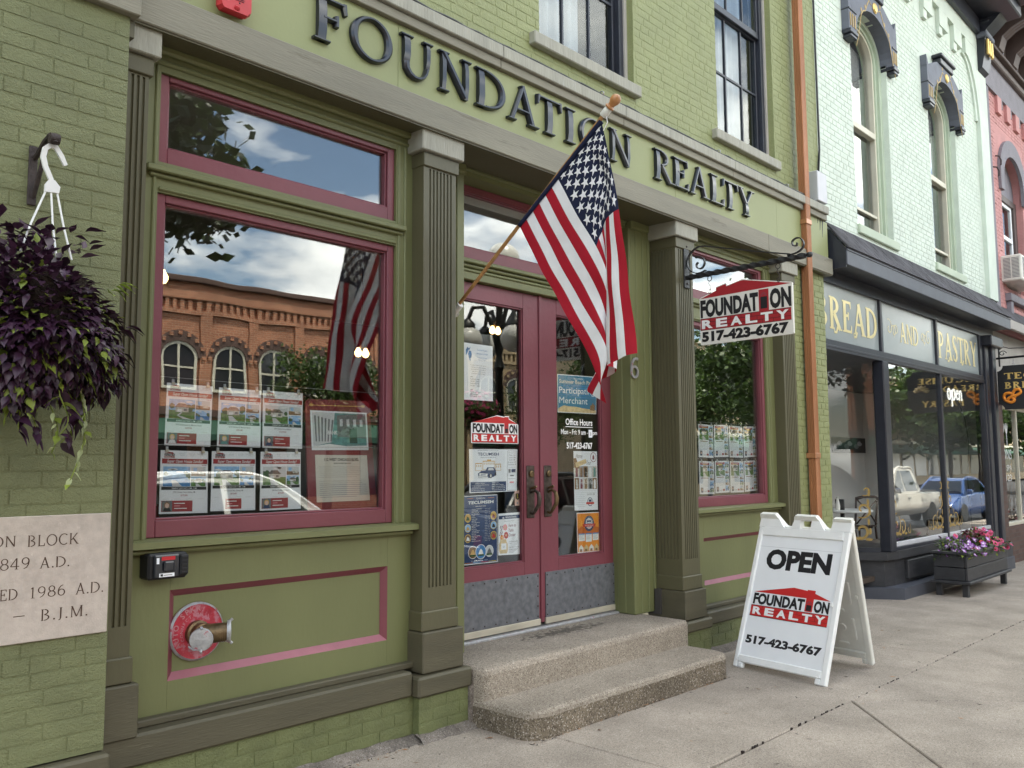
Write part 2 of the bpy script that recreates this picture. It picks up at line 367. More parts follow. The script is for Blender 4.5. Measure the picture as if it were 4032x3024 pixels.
glass_mat('glass', f0=0.14, tint=(0.97, 0.985, 0.98), power=3.0, wav=0.035, gain=0.9)
glass_mat('glass_door', f0=0.075, tint=(0.97, 0.985, 0.98), power=3.2, wav=0.03, gain=0.8)
glass_mat('glass_low', f0=0.028, tint=(0.98, 0.985, 0.985), power=4.0, gain=0.7)
flat('pane_dark', (0.03, 0.035, 0.04), 0.08, spec=0.8)
glass_mat('glass_clear', f0=0.07, tint=(0.97, 0.98, 0.98), power=3.6, wav=0.02, gain=0.8)
glass_mat('glass_frost', f0=0.05, power=3.6, gain=0.7, rough=0.22, film=(0.36, 0.40, 0.40), film_amt=0.85)
glass_mat('glass_upper', f0=0.04, power=4.5, wav=0.02, gain=0.6)
glass_mat('car_glass', f0=0.08, tint=(0.12, 0.13, 0.13), power=4)
flat('fdc_text', (0.44, 0.19, 0.21), 0.6)
flat('ink_black', (0.012, 0.012, 0.014), 0.5)
flat('ink_white', (0.82, 0.82, 0.82), 0.5)
flat('ink_red', (0.52, 0.022, 0.022), 0.5)
flat('ink_redsign', (0.34, 0.020, 0.028), 0.45)
flat('ink_flyer_red', (0.34, 0.03, 0.035), 0.5)
flat('ink_navy', (0.018, 0.045, 0.13), 0.5)
paint('ink_blue', (0.05, 0.22, 0.50), 0.5, var=0.22, vscale=45)
flat('ink_sea', (0.045, 0.20, 0.34), 0.5)
paint('ink_sky', (0.30, 0.52, 0.80), 0.5, var=0.22, vscale=45)
flat('ink_grey', (0.30, 0.30, 0.32), 0.6)
flat('ink_mid', (0.16, 0.16, 0.17), 0.6)
flat('ink_lightgrey', (0.60, 0.61, 0.63), 0.6)
flat('ink_gold', (0.60, 0.36, 0.10), 0.5)
paint('ink_sand', (0.66, 0.50, 0.27), 0.5, var=0.22, vscale=45)
paint('ink_grass', (0.09, 0.20, 0.045), 0.5, var=0.45, vscale=70, patch=(0.5, 0.5, 0.46), patch_amt=-0.3, patch_scale=55)
paint('ink_tree', (0.035, 0.09, 0.025), 0.5, var=0.45, vscale=70, patch=(0.5, 0.5, 0.46), patch_amt=-0.3, patch_scale=55)
paint('ink_house', (0.55, 0.52, 0.46), 0.5, var=0.45, vscale=70, patch=(0.5, 0.5, 0.46), patch_amt=-0.3, patch_scale=55)
paint('ink_roof', (0.13, 0.11, 0.10), 0.5, var=0.45, vscale=70, patch=(0.5, 0.5, 0.46), patch_amt=-0.3, patch_scale=55)
paint('ink_brown', (0.24, 0.13, 0.06), 0.5, var=0.45, vscale=70, patch=(0.5, 0.5, 0.46), patch_amt=-0.3, patch_scale=55)
flat('ink_orange', (0.80, 0.27, 0.03), 0.5)
flat('ink_deep_orange', (0.55, 0.13, 0.02), 0.5)
flat('ink_pinkflower', (0.78, 0.28, 0.30), 0.5)
flat('ink_plum', (0.22, 0.05, 0.07), 0.5)
paint('ink_teal', (0.12, 0.28, 0.27), 0.5, var=0.22, vscale=45)
flat('ink_pink_light', (0.70, 0.46, 0.38), 0.5)
flat('ink_yellow', (0.75, 0.55, 0.08), 0.5)
flat('paper', (0.84, 0.86, 0.90), 0.35, spec=0.6)
flat('paper_cream', (0.62, 0.58, 0.50), 0.6)
flat('burgundy', (0.20, 0.018, 0.028), 0.4)
paint('flag_red', (0.36, 0.012, 0.026), 0.8, var=0.06, vscale=9, spec=0.2, bump=0.25, bscale=16, bump2=0.3, bscale2=5, dist=0.012)
paint('flag_white', (0.76, 0.75, 0.77), 0.8, var=0.06, vscale=9, spec=0.2, bump=0.25, bscale=16, bump2=0.3, bscale2=5, dist=0.012)
paint('flag_blue', (0.012, 0.016, 0.045), 0.8, var=0.06, vscale=9, spec=0.2, bump=0.25, bscale=16, bump2=0.3, bscale2=5, dist=0.012)
flat('bulb_glow', (1.0, 0.62, 0.25), 0.5, emit=3.0)
flat('neon_white', (0.9, 0.9, 0.9), 0.5, emit=0.6)
flat('reflector_red', (0.50, 0.02, 0.03), 0.3)
flat('pearl_car', (0.80, 0.77, 0.70), 0.2, metal=0.1, spec=0.8)
flat('silver_car', (0.80, 0.80, 0.80), 0.22, metal=0.1, spec=0.8)
flat('dark_car', (0.10, 0.10, 0.10), 0.2, metal=0.5, spec=0.8)
flat('blue_car', (0.03, 0.085, 0.26), 0.2, metal=0.3, spec=0.8)
flat('tail_red', (0.35, 0.01, 0.01), 0.2)
leafmat('leaf_purple', (0.042, 0.014, 0.036), 0.5, rough=0.42, trans=0.12)
leafmat('leaf_lime', (0.22, 0.28, 0.045), 0.3, trans=0.25)
leafmat('leaf_pale', (0.42, 0.47, 0.24), 0.3, trans=0.25)
leafmat('leaf_tree', (0.060, 0.105, 0.022), 0.5, trans=0.3)
leafmat('leaf_tree_dark', (0.035, 0.062, 0.016), 0.5, trans=0.3)
leafmat('leaf_bed', (0.075, 0.12, 0.030), 0.4, trans=0.2)
leafmat('petal_violet', (0.38, 0.12, 0.50), 0.3, trans=0.2)
leafmat('petal_pink', (0.60, 0.07, 0.20), 0.3, trans=0.2)
leafmat('petal_red', (0.45, 0.01, 0.02), 0.3, trans=0.2)
leafmat('leaf_maroon', (0.10, 0.012, 0.02), 0.4, trans=0.15)
leafmat('grass_dry', (0.30, 0.20, 0.12), 0.4, trans=0.2)
leafmat('leaf_dead', (0.30, 0.13, 0.045), 0.4, trans=0.1)

# ---------------------------------------------------------------- mesh helpers
class MB:
    def __init__(self, T=None):
        self.V = []; self.F = []; self.M = []; self.mats = []; self.T = T
    def mi(self, m):
        if isinstance(m, str): m = MATS[m]
        if m not in self.mats: self.mats.append(m)
        return self.mats.index(m)
    def add(self, vs, fs, mat):
        o = len(self.V); k = self.mi(mat)
        if self.T: vs = [self.T(v) for v in vs]
        self.V.extend([tuple(v) for v in vs])
        for f in fs:
            self.F.append(tuple(i+o for i in f)); self.M.append(k)
    def box(self, x0, x1, y0, y1, z0, z1, mat):
        vs = [(x, y, z) for x in (x0, x1) for y in (y0, y1) for z in (z0, z1)]
        self.add(vs, [(0, 1, 3, 2), (4, 6, 7, 5), (0, 4, 5, 1), (2, 3, 7, 6), (0, 2, 6, 4), (1, 5, 7, 3)], mat)
    def cbox(self, x0, x1, y0, y1, z0, z1, mat, c=0.004):
        """box with chamfered edges"""
        c = min(c, (x1-x0)*0.45, (y1-y0)*0.45, (z1-z0)*0.45)
        X = (x0, x1); Y = (y0, y1); Z = (z0, z1); vs = []; idx = {}
        for i in (0, 1):
            for j in (0, 1):
                for k in (0, 1):
                    sx = c if i == 0 else -c; sy = c if j == 0 else -c; sz = c if k == 0 else -c
                    idx[i, j, k, 'x'] = len(vs); vs.append((X[i], Y[j]+sy, Z[k]+sz))
                    idx[i, j, k, 'y'] = len(vs); vs.append((X[i]+sx, Y[j], Z[k]+sz))
                    idx[i, j, k, 'z'] = len(vs); vs.append((X[i]+sx, Y[j]+sy, Z[k]))
        fs = []
        for i in (0, 1):
            fs.append([idx[i, 0, 0, 'x'], idx[i, 1, 0, 'x'], idx[i, 1, 1, 'x'], idx[i, 0, 1, 'x']])
            fs.append([idx[0, i, 0, 'y'], idx[1, i, 0, 'y'], idx[1, i, 1, 'y'], idx[0, i, 1, 'y']])
            fs.append([idx[0, 0, i, 'z'], idx[1, 0, i, 'z'], idx[1, 1, i, 'z'], idx[0, 1, i, 'z']])
        for a in (0, 1):
            for b in (0, 1):
                fs.append([idx[a, b, 0, 'x'], idx[a, b, 1, 'x'], idx[a, b, 1, 'y'], idx[a, b, 0, 'y']])
                fs.append([idx[a, 0, b, 'x'], idx[a, 1, b, 'x'], idx[a, 1, b, 'z'], idx[a, 0, b, 'z']])
                fs.append([idx[0, a, b, 'y'], idx[1, a, b, 'y'], idx[1, a, b, 'z'], idx[0, a, b, 'z']])
        for i in (0, 1):
            for j in (0, 1):
                for k in (0, 1):
                    fs.append([idx[i, j, k, 'x'], idx[i, j, k, 'y'], idx[i, j, k, 'z']])
        self.add(vs, fs, mat)
    def prism(self, pts, P0, P1, mat):
        """polygon pts mapped by P0 and P1 (functions (a,b)->xyz) joined by sides"""
        n = len(pts)
        vs = [P0(*p) for p in pts] + [P1(*p) for p in pts]
        fs = [tuple(range(n)), tuple(range(2*n-1, n-1, -1))]
        fs += [(i, (i+1) % n, n+(i+1) % n, n+i) for i in range(n)]
        self.add(vs, fs, mat)
    def extr(self, pts, fr, d0, d1, mat):
        self.prism(pts, lambda a, b: fr(a, b, d0), lambda a, b: fr(a, b, d1), mat)
    def poly(self, pts, fr, off, mat):
        self.add([fr(a, b, off) for a, b in pts], [tuple(range(len(pts)))], mat)
    def rect(self, a0, a1, b0, b1, fr, off, mat):
        self.poly([(a0, b0), (a1, b0), (a1, b1), (a0, b1)], fr, off, mat)
    def disc(self, a, b, ra, rb, fr, off, mat, n=20):
        self.poly([(a+ra*cos(2*pi*i/n), b+rb*sin(2*pi*i/n)) for i in range(n)], fr, off, mat)
    def tube(self, pts, rad, mat, n=8, cap=True):
        pts = [Vector(p) for p in pts]
        if not isinstance(rad, (list, tuple)): rad = [rad]*len(pts)
        vs = []; fs = []; up = None
        for i, p in enumerate(pts):
            d = (pts[min(i+1, len(pts)-1)] - pts[max(i-1, 0)])
            if d.length < 1e-9: d = Vector((0, 0, 1))
            d.normalize()
            if up is None:
                up = Vector((0, 0, 1)) if abs(d.z) < 0.9 else Vector((1, 0, 0))
            a = (up - d*up.dot(d)).normalized(); b = d.cross(a); up = a
            for k in range(n):
                t = 2*pi*k/n
                vs.append(p + (a*cos(t) + b*sin(t))*rad[i])
        for i in range(len(pts)-1):
            for k in range(n):
                fs.append((i*n+k, i*n+(k+1) % n, (i+1)*n+(k+1) % n, (i+1)*n+k))
        if cap:
            fs.append(tuple(range(n-1, -1, -1))); fs.append(tuple(range((len(pts)-1)*n, len(pts)*n)))
        self.add(vs, fs, mat)
    def lathe(self, prof, O, A, mat, n=20, cap=True):
        """prof: (radius, height along axis A from O)"""
        O = Vector(O); A = Vector(A).normalized()
        e = Vector((0, 0, 1)) if abs(A.z) < 0.9 else Vector((1, 0, 0))
        a = (e - A*e.dot(A)).normalized(); b = A.cross(a)
        vs = []; fs = []
        for r, h in prof:
            for k in range(n):
                t = 2*pi*k/n
                vs.append(O + A*h + (a*cos(t)+b*sin(t))*max(r, 1e-5))
        for i in range(len(prof)-1):
            for k in range(n):
                fs.append((i*n+k, i*n+(k+1) % n, (i+1)*n+(k+1) % n, (i+1)*n+k))
        if cap:
            fs.append(tuple(range(n-1, -1, -1))); fs.append(tuple(range((len(prof)-1)*n, len(prof)*n)))
        self.add(vs, fs, mat)
    def strip(self, pairs, fr, d0, d1, mat, ch=0.0):
        """ribbon of left/right pairs in a plane, from depth d0 (back) to d1 (front); ch = share of half width chamfered"""
        vs = []; fs = []
        for (l, r) in pairs:
            l = Vector(l); r = Vector(r)
            if ch > 0:
                li = l.lerp(r, ch); ri = r.lerp(l, ch); dm = d1 - abs(d1-d0)*0.35*(1 if d1 > d0 else -1)
                ring = [fr(l.x, l.y, d0), fr(l.x, l.y, dm), fr(li.x, li.y, d1), fr(ri.x, ri.y, d1), fr(r.x, r.y, dm), fr(r.x, r.y, d0)]
            else:
                ring = [fr(l.x, l.y, d0), fr(l.x, l.y, d1), fr(r.x, r.y, d1), fr(r.x, r.y, d0)]
            vs += ring; k = len(ring)
        n = len(pairs)
        for i in range(n-1):
            for j in range(k-1):
                fs.append((i*k+j, i*k+j+1, (i+1)*k+j+1, (i+1)*k+j))
            fs.append((i*k+k-1, i*k, (i+1)*k, (i+1)*k+k-1))
        fs.append(tuple(range(k))); fs.append(tuple(range((n-1)*k+k-1, (n-1)*k-1, -1)))
        self.add(vs, fs, mat)

ORG = {}
def frame(O, U, V, N):
    O = Vector(O); U = Vector(U); V = Vector(V); N = Vector(N)
    return lambda a, b, c=0.0: O + U*a + V*b + N*c
def fy(Y):                                    # facade plane at depth Y, seen from the street
    return frame((0, Y, 0), (1, 0, 0), (0, 0, 1), (0, -1, 0))

def make_mesh(name, mb, origin=(0, 0, 0), smooth=False, fixn=True):
    me = bpy.data.meshes.new(name)
    ox, oy, oz = origin
    me.from_pydata([(v[0]-ox, v[1]-oy, v[2]-oz) for v in mb.V], [], mb.F)
    for m in mb.mats: me.materials.append(m)
    me.polygons.foreach_set('material_index', mb.M)
    if fixn and len(mb.F) < 20000:
        bm = bmesh.new(); bm.from_mesh(me)
        bmesh.ops.recalc_face_normals(bm, faces=bm.faces)
        bm.to_mesh(me); bm.free()
    if smooth:
        me.polygons.foreach_set('use_smooth', [True]*len(me.polygons))
        if smooth is not True: me.set_sharp_from_angle(angle=radians(smooth))
    me.update()
    return me

def tag(o, label=None, cat=None, group=None, kind=None):
    if label: o['label'] = label
    if cat: o['category'] = cat
    if group: o['group'] = group
    if kind: o['kind'] = kind
    return o
def thing(name, label, cat, loc=(0, 0, 0), group=None):
    o = bpy.data.objects.new(name, None); COL.objects.link(o)
    o.location = loc; o.empty_display_size = 0.2
    ORG[o.name] = Vector(loc)
    return tag(o, label, cat, group)
def part(name, mb, parent=None, label=None, kind=None, smooth=False, origin=None, fixn=True):
    """mesh object from world-space geometry; parent is a thing or a part"""
    po = ORG[parent.name] if parent else Vector((0, 0, 0))
    og = Vector(origin) if origin is not None else po
    me = make_mesh(name, mb, og, smooth, fixn)
    o = bpy.data.objects.new(name, me); COL.objects.link(o)
    if parent: o.parent = parent
    o.location = og - po
    ORG[o.name] = og
    return tag(o, label, None, None, kind)
def solo(name, mb, label, cat, loc, group=None, smooth=False, kind=None, fixn=True):
    """a thing that is one mesh"""
    o = part(name, mb, None, None, kind, smooth, loc, fixn)
    return tag(o, label, cat, group)
def inst(me, name, parent, loc, rot=(0, 0, 0), scale=(1, 1, 1)):
    o = bpy.data.objects.new(name, me); COL.objects.link(o)
    po = ORG[parent.name] if parent else Vector((0, 0, 0))
    o.parent = parent; o.location = Vector(loc) - po
    o.rotation_euler = rot; o.scale = scale
    ORG[o.name] = Vector(loc)
    return o
def struct(name, mb, smooth=False):
    return part(name, mb, None, None, 'structure', smooth)

# ---------------------------------------------------------------- writing
_tc = {}
def text2d(s, bold=0.0, shear=0.0, res=3):
    key = (s, bold, shear, res)
    if key in _tc: return _tc[key]
    c = bpy.data.curves.new('t', 'FONT')
    c.body = s; c.size = 1.0; c.offset = bold; c.shear = shear; c.resolution_u = res
    o = bpy.data.objects.new('t', c); COL.objects.link(o)
    dg = bpy.context.evaluated_depsgraph_get()
    me = bpy.data.meshes.new_from_object(o.evaluated_get(dg))
    vs = [(v.co.x, v.co.y) for v in me.vertices]; fs = [tuple(p.vertices) for p in me.polygons]
    bpy.data.objects.remove(o); bpy.data.curves.remove(c); bpy.data.meshes.remove(me)
    xs = [v[0] for v in vs]; ys = [v[1] for v in vs]
    _tc[key] = (vs, fs, min(xs), max(xs), min(ys), max(ys))
    return _tc[key]
def text(mb, s, fr, a0, a1, b0, b1, off, mat, bold=0.0, shear=0.0, res=3):
    """fit the string's bounding box into a rectangle of the plane"""
    vs, fs, x0, x1, y0, y1 = text2d(s, bold, shear, res)
    kx = (a1-a0)/(x1-x0); ky = (b1-b0)/(y1-y0)
    mb.add([fr(a0+(x-x0)*kx, b0+(y-y0)*ky, off) for x, y in vs], fs, mat)
def line(mb, s, fr, a, b, h, off, mat, w=None, bold=0.0, shear=0.0, align='l', sx=1.0, res=2):
    """text on a baseline; h = cap height"""
    vs, fs, x0, x1, y0, y1 = text2d(s, bold, shear, res)
    k = h/0.68; kx = k*sx
    wid = (x1-x0)*kx
    if w and wid > w: kx *= w/wid; wid = w
    sh = {'l': 0, 'c': -wid/2, 'r': -wid}[align]
    mb.add([fr(a+sh+(x-x0)*kx, b+y*k, off) for x, y in vs], fs, mat)
def para(mb, lines, fr, a0, a1, btop, lead, h, off, mat, bold=0.0, align='l', sx=0.9):
    b = btop
    for s in lines:
        if s:
            a = {'l': a0, 'c': (a0+a1)/2, 'r': a1}[align]
            line(mb, s, fr, a, b-h, h, off, mat, w=a1-a0, bold=bold, align=align, sx=sx, res=1)
        b -= lead

# Roman letters drawn as ribbons (cap height 1)
def stroke(pts, ws):
    out = []
    n = len(pts)
    for i, p in enumerate(pts):
        q0 = pts[max(i-1, 0)]; q1 = pts[min(i+1, n-1)]
        dx, dy = q1[0]-q0[0], q1[1]-q0[1]; l = sqrt(dx*dx+dy*dy) or 1
        nx, ny = -dy/l, dx/l; w = ws[i]/2 if isinstance(ws, (list, tuple)) else ws/2
        out.append(((p[0]+nx*w, p[1]+ny*w), (p[0]-nx*w, p[1]-ny*w)))
    return out
def rc(x0, x1, y0, y1): return [((x0, y1), (x0, y0)), ((x1, y1), (x1, y0))]
def ring(cx, cy, rx, ry, a0, a1, thick, thin, n=18):
    """elliptic arc whose width follows the horizontal direction (thick at the sides)"""
    ps = []
    for i in range(n+1):
        a = radians(a0+(a1-a0)*i/n); w = thin+(thick-thin)*abs(cos(a))**1.4
        ps.append(((cx+(rx-w)*cos(a), cy+(ry-min(w, thin*1.3))*sin(a)), (cx+rx*cos(a), cy+ry*sin(a))))
    return ps
def glyph(ch, T=0.155, t=0.075, s=0.075, h=0.055):
    def st(x, w=T, top=True, bot=True, y0=0.0, y1=1.0):
        g = [rc(x, x+w, y0, y1)]
        if bot: g.append(rc(x-s, x+w+s, y0, y0+h))
        if top: g.append(rc(x-s, x+w+s, y1-h, y1))
        return g
    def ln(x0, y0, x1, y1, w): return stroke([(x0, y0), (x1, y1)], w)
    def foot(x, y=0.0, w=T): return rc(x-w/2-s, x+w/2+s, y, y+h)
    if ch == 'F': return 0.68, st(0.1)+[rc(.1, .62, 1-t, 1), [((.55, 1), (.66, 1)), ((.61, .76), (.66, .76))], rc(.2, .46, .50, .50+t), [((.42, .66), (.50, .66)), ((.42, .42), (.50, .42))]]
    if ch == 'E': return 0.72, st(0.1)+[rc(.1, .60, 1-t, 1), [((.53, 1), (.63, 1)), ((.59, .77), (.63, .77))], rc(.2, .44, .49, .49+t), [((.40, .65), (.48, .65)), ((.40, .40), (.48, .40))], rc(.1, .62, 0, t), [((.62, .25), (.66, .25)), ((.55, 0), (.66, 0))]]
    if ch == 'L': return 0.68, st(0.1)+[rc(.1, .60, 0, t), [((.60, .26), (.64, .26)), ((.53, 0), (.64, 0))]]
    if ch == 'T': return 0.78, st(0.32, top=False)+[rc(.04, .76, 1-t, 1), [((.02, 1), (.12, 1)), ((.02, .74), (.06, .74))], [((.68, 1), (.78, 1)), ((.74, .74), (.78, .74))]]
    if ch == 'I': return 0.36, st(0.1)
    if ch == 'N': return 0.90, st(0.12, t*1.25)+st(.72, t*1.25, bot=False)+[ln(.17, .97, .755, .03, T*0.95)]
    if ch == 'O': return 1.0, [ring(.5, .5, .47, .515, 0, 360, T, t, 36)]
    if ch == 'U': return 0.88, st(.10, bot=False, y0=.34)+st(.68, t*1.25, bot=False, y0=.34)+[stroke([(.1+T/2-.0, .35), (.19, .2), (.27, .09), (.38, .035), (.50, .035), (.60, .09), (.68, .2), (.725, .35)], [T, T*.98, T*.85, t*1.25, t*1.1, t*1.1, t*1.15, t*1.25])]
    if ch == 'D': return 0.92, st(.1)+[ring(.30, .5, .58, .5, -90, 90, T, t, 24)]
    if ch == 'A': return 0.92, [ln(.15, .02, .47, 1.0, t*1.2), ln(.76, .02, .45, 1.02, T), rc(.27, .64, .30, .30+t), foot(.14, 0, t), foot(.77, 0, T)]
    if ch == 'R': return 0.86, st(.1)+[ring(.30, .74, .36, .26, -90, 90, T, t, 18), ln(.36, .50, .72, .02, T*.95), rc(.66, .86, 0, h)]
    if ch == 'Y': return 0.84, [ln(.13, .98, .43, .46, T*.95), ln(.74, .98, .45, .46, t*1.2), foot(.12, 1-h, T*.9), foot(.75, 1-h, t)]+st(.42-T/2+.01, top=False, y1=.5)
    if ch == 'B': return 0.80, st(.1)+[ring(.30, .755, .33, .245, -90, 90, T, t, 18), ring(.30, .27, .40, .27, -90, 90, T, t, 18)]
    if ch == 'P': return 0.74, st(.1)+[ring(.28, .72, .38, .28, -90, 90, T, t, 18)]
    if ch == 'C': return 0.88, [ring(.5, .5, .46, .515, 48, 312, T, t, 30)]
    if ch == 'K': return 0.90, st(.1)+[ln(.22, .38, .70, .97, t*1.2), ln(.36, .56, .76, .03, T), foot(.72, 1-h, t), foot(.78, 0, T*.8)]
    if ch == 'J': return 0.46, [rc(.2, .2+T, .1, 1), rc(.2-s, .2+T+s, 1-h, 1), stroke([(.2+T/2, .12), (.22, -.03), (.10, -.10)], [T, t*1.3, t])]
    if ch == 'M': return 1.08, st(.12, t*1.1)+st(.86, T)+[ln(.17, .97, .53, .04, T*.9), ln(.90, .97, .55, .04, t*1.1)]
    if ch == 'S': return 0.66, [stroke([(.56, .80), (.50, .93), (.35, .97), (.19, .92), (.14, .77), (.22, .62), (.38, .50), (.52, .36), (.55, .20), (.46, .07), (.30, .03), (.15, .09), (.10, .24)], [t, t, t, T*.8, T, T*1.1, T*1.15, T*1.1, T, T*.8, t, t, t])]
    if ch == '8': return 0.66, [ring(.34, .745, .25, .27, 0, 360, T*.75, t, 24), ring(.34, .26, .30, .28, 0, 360, T*.8, t, 24)]
    if ch == '4': return 0.70, [rc(.42, .42+T*.8, 0, 1), ln(.44, .96, .06, .30, t), rc(.04, .66, .24, .24+t), rc(.36, .60, 0, h)]
    if ch == '9': return 0.68, [ring(.34, .70, .28, .32, 0, 360, T*.75, t, 24), stroke([(.58, .68), (.55, .38), (.42, .13), (.22, .02)], [T*.8, T*.7, t*1.1, t*.8])]
    if ch == '6': return 0.68, [ring(.34, .31, .28, .32, 0, 360, T*.75, t, 24), stroke([(.10, .33), (.13, .62), (.26, .87), (.46, .99)], [T*.8, T*.7, t*1.1, t*.8])]
    if ch == '1': return 0.44, [rc(.16, .16+T*.75, 0, 1), stroke([(.18, .96), (.08, .86)], t), rc(.08, .36, 0, h)]
    if ch == '.': return 0.24, [rc(.06, .19, 0, .13)]
    if ch == '-': return 0.80, [rc(.06, .72, .40, .47)]
    return 0.36, []
def roman_width(string, sp=0.0, **k): return sum(glyph(c, **k)[0]+sp for c in string)
def roman(mb, string, fr, a0, a1, b, ht, off, mat, sp=0.03, hs=None, **k):
    """flat Roman lettering fitted between a0 and a1; every ribbon a hair above the last"""
    wid = roman_width(string, sp, **k)-sp; kx = (a1-a0)/wid; x = a0; j = 0
    hs = hs or (lambda i: 1.0)
    for i, c in enumerate(string):
        adv, gs = glyph(c, **k)
        for g in gs:
            pr = [((x+l[0]*kx, b+l[1]*ht*hs(i)), (x+r[0]*kx, b+r[1]*ht*hs(i))) for l, r in g]
            vs = []
            for l, r in pr: vs += [fr(l[0], l[1], off+j*0.0001), fr(r[0], r[1], off+j*0.0001)]
            mb.add(vs, [(2*q, 2*q+1, 2*q+3, 2*q+2) for q in range(len(pr)-1)], mat); j += 1
        x += (adv+sp)*kx

# ---------------------------------------------------------------- walls of single bricks
def holes_rects(x0, x1, z0, z1, holes):
    xs = sorted(set([x0, x1]+[min(max(h[i], x0), x1) for h in holes for i in (0, 1)]))
    out = []
    for i in range(len(xs)-1):
        a, b = xs[i], xs[i+1]; m = (a+b)/2
        cuts = sorted((max(h[2], z0), min(h[3], z1)) for h in holes if h[0] < m < h[1] and h[3] > z0 and h[2] < z1)
        z = z0
        for c0, c1 in cuts:
            if c0 > z+1e-6: out.append((a, b, z, c0))
            z = max(z, c1)
        if z < z1-1e-6: out.append((a, b, z, z1))
    return out
def brick_variants(mat, n=7, seed=3, rough=1.0):
    R = random.Random(seed); res = []
    for _ in range(n):
        mb = MB(); nx, nz = 4, 2
        g = {}
        vs = []
        for i in range(nx+1):
            for j in range(nz+1):
                x = -.5+i/nx; z = -.5+j/nz
                ex = i in (0, nx); ez = j in (0, nz)
                y = R.uniform(-.0014, .0014)*rough
                if ex: x *= .985+R.uniform(-.008, .006)*rough
                if ez: z *= .94+R.uniform(-.05, .04)*rough
                if ex or ez: y += .0018
                g[i, j] = len(vs); vs.append((x, y, z))
        fs = [(g[i, j], g[i+1, j], g[i+1, j+1], g[i, j+1]) for i in range(nx) for j in range(nz)]
        ringi = [(i, 0) for i in range(nx)]+[(nx, j) for j in range(nz)]+[(i, nz) for i in range(nx, 0, -1)]+[(0, j) for j in range(nz, 0, -1)]
        k0 = len(vs)
        for (i, j) in ringi: vs.append((-.5+i/nx, .011, -.5+j/nz))
        m = len(ringi)
        for q in range(m):
            a, b = g[ringi[q]], g[ringi[(q+1) % m]]
            fs.append((a, b, k0+(q+1) % m, k0+q))
        fs.append(tuple(range(k0, k0+m)))
        mb.add(vs, fs, mat)
        res.append(make_mesh('brick', mb, (0, 0, 0), smooth=12))
    return res
def brick_list(x0, x1, z0, z1, holes=(), L=0.203, H=0.0585, J=0.010, seed=1, keep=None):
    R = random.Random(seed); out = []
    z = z0; row = 0
    while z+H*0.6 < z1:
        hh = min(H, z1-z)
        hdr = row % 7 == 5
        l = (L-J)/2 if hdr else L
        x = x0-(l+J)*(0.5 if row % 2 else 0)+R.uniform(-.02, .02)
        while x < x1:
            ll = l+R.uniform(-.012, .012)
            segs = [(max(x, x0), min(x+ll, x1))]
            for h in holes:
                if h[2] < z+hh*0.5 < h[3]:
                    ns = []
                    for a, b in segs:
                        if b <= h[0] or a >= h[1]: ns.append((a, b))
                        else:
                            if a < h[0]: ns.append((a, h[0]))
                            if b > h[1]: ns.append((h[1], b))
                    segs = ns
            for a, b in segs:
                if b-a > 0.03 and (keep is None or keep((a+b)/2, z+hh/2)):
                    out.append(((a+b)/2, z+hh/2, b-a, hh))
            x += ll+J
        z += H+J; row += 1
    return out
def lay_bricks(walls, limit=300, seed=5, proud=0.008):
    """walls: list of (wall part, Y of brick face, bricks, variants, material). Nearest ones single, the rest one mesh per wall"""
    R = random.Random(seed); allb = []
    for wi, (w, Y, bl, var, mat) in enumerate(walls):
        for b in bl: allb.append(((Vector((b[0], Y, b[1]))-CAMP).length/(b[2]**0.5), wi, b))
    allb.sort(key=lambda q: q[0])
    rest = {}
    for n, (d, wi, b) in enumerate(allb):
        w, Y, bl, var, mat = walls[wi]
        y = Y+R.uniform(-.0005, .0005); rz = R.uniform(-.003, .003); rx = R.uniform(-.008, .008)
        me = R.choice(var)
        if n < limit:
            inst(me, 'brick', w, (b[0], y, b[1]), (rx, R.uniform(-.006, .006), rz), (b[2], 1, b[3]))
        else:
            mb = rest.setdefault(wi, MB())
            vs = [(b[0]+v.co.x*b[2], y+v.co.y+v.co.x*b[2]*rz, b[1]+v.co.z*b[3]) for v in me.vertices]
            mb.add(vs, [tuple(p.vertices) for p in me.polygons], mat)
    for wi, mb in rest.items():
        part('brickwork', mb, walls[wi][0], kind='stuff', smooth=12, fixn=False)
def gz(x): return -0.011*max(0.0, x-5.0)
# ================================================================ setting: ground
def inset(P, d):
    n = len(P); out = []
    A = sum(P[i][0]*P[(i+1) % n][1]-P[(i+1) % n][0]*P[i][1] for i in range(n))
    sg = 1 if A > 0 else -1
    for i in range(n):
        p0, p1, p2 = Vector(P[i-1]), Vector(P[i]), Vector(P[(i+1) % n])
        e0 = (p1-p0).normalized(); e1 = (p2-p1).normalized()
        n0 = Vector((-e0.y, e0.x))*sg; n1 = Vector((-e1.y, e1.x))*sg
        k = 1+n0.dot(n1)
        q = p1+(n0+n1)*(d/max(k, 0.2))
        out.append((q.x, q.y))
    return out
mb = MB(); mb.box(-60, 140, -80, 1.3, -0.60, -0.55, 'asphalt'); mb.box(-60, 140, 15, 60, -0.60, -0.55, 'asphalt')
struct('ground', mb)
mb = MB()
xs = [-60]+list(range(-10, 60, 5))+[140]
for a, b in zip(xs[:-1], xs[1:]):
    v = []
    for y in (-18.6, -3.47):
        for x in (a, b): v += [(x, y, gz(x)-0.14), (x, y, gz(x)-0.3)]
    mb.add(v, [(0, 2, 6, 4), (1, 5, 7, 3), (0, 4, 5, 1), (2, 3, 7, 6), (0, 1, 3, 2), (4, 6, 7, 5)], 'asphalt')
struct('road', mb)
mb = MB()
for y in (-6.0, -16.0):
    for k in range(16):
        x = -4+k*2.9
        pass
    for a, b in ((-30, 60),):
        mb.add([(x, yy, gz(x)-0.136) for x in (a, 5, b) for yy in (y, y+0.1)], [(0, 1, 3, 2), (2, 3, 5, 4)], 'face_white')
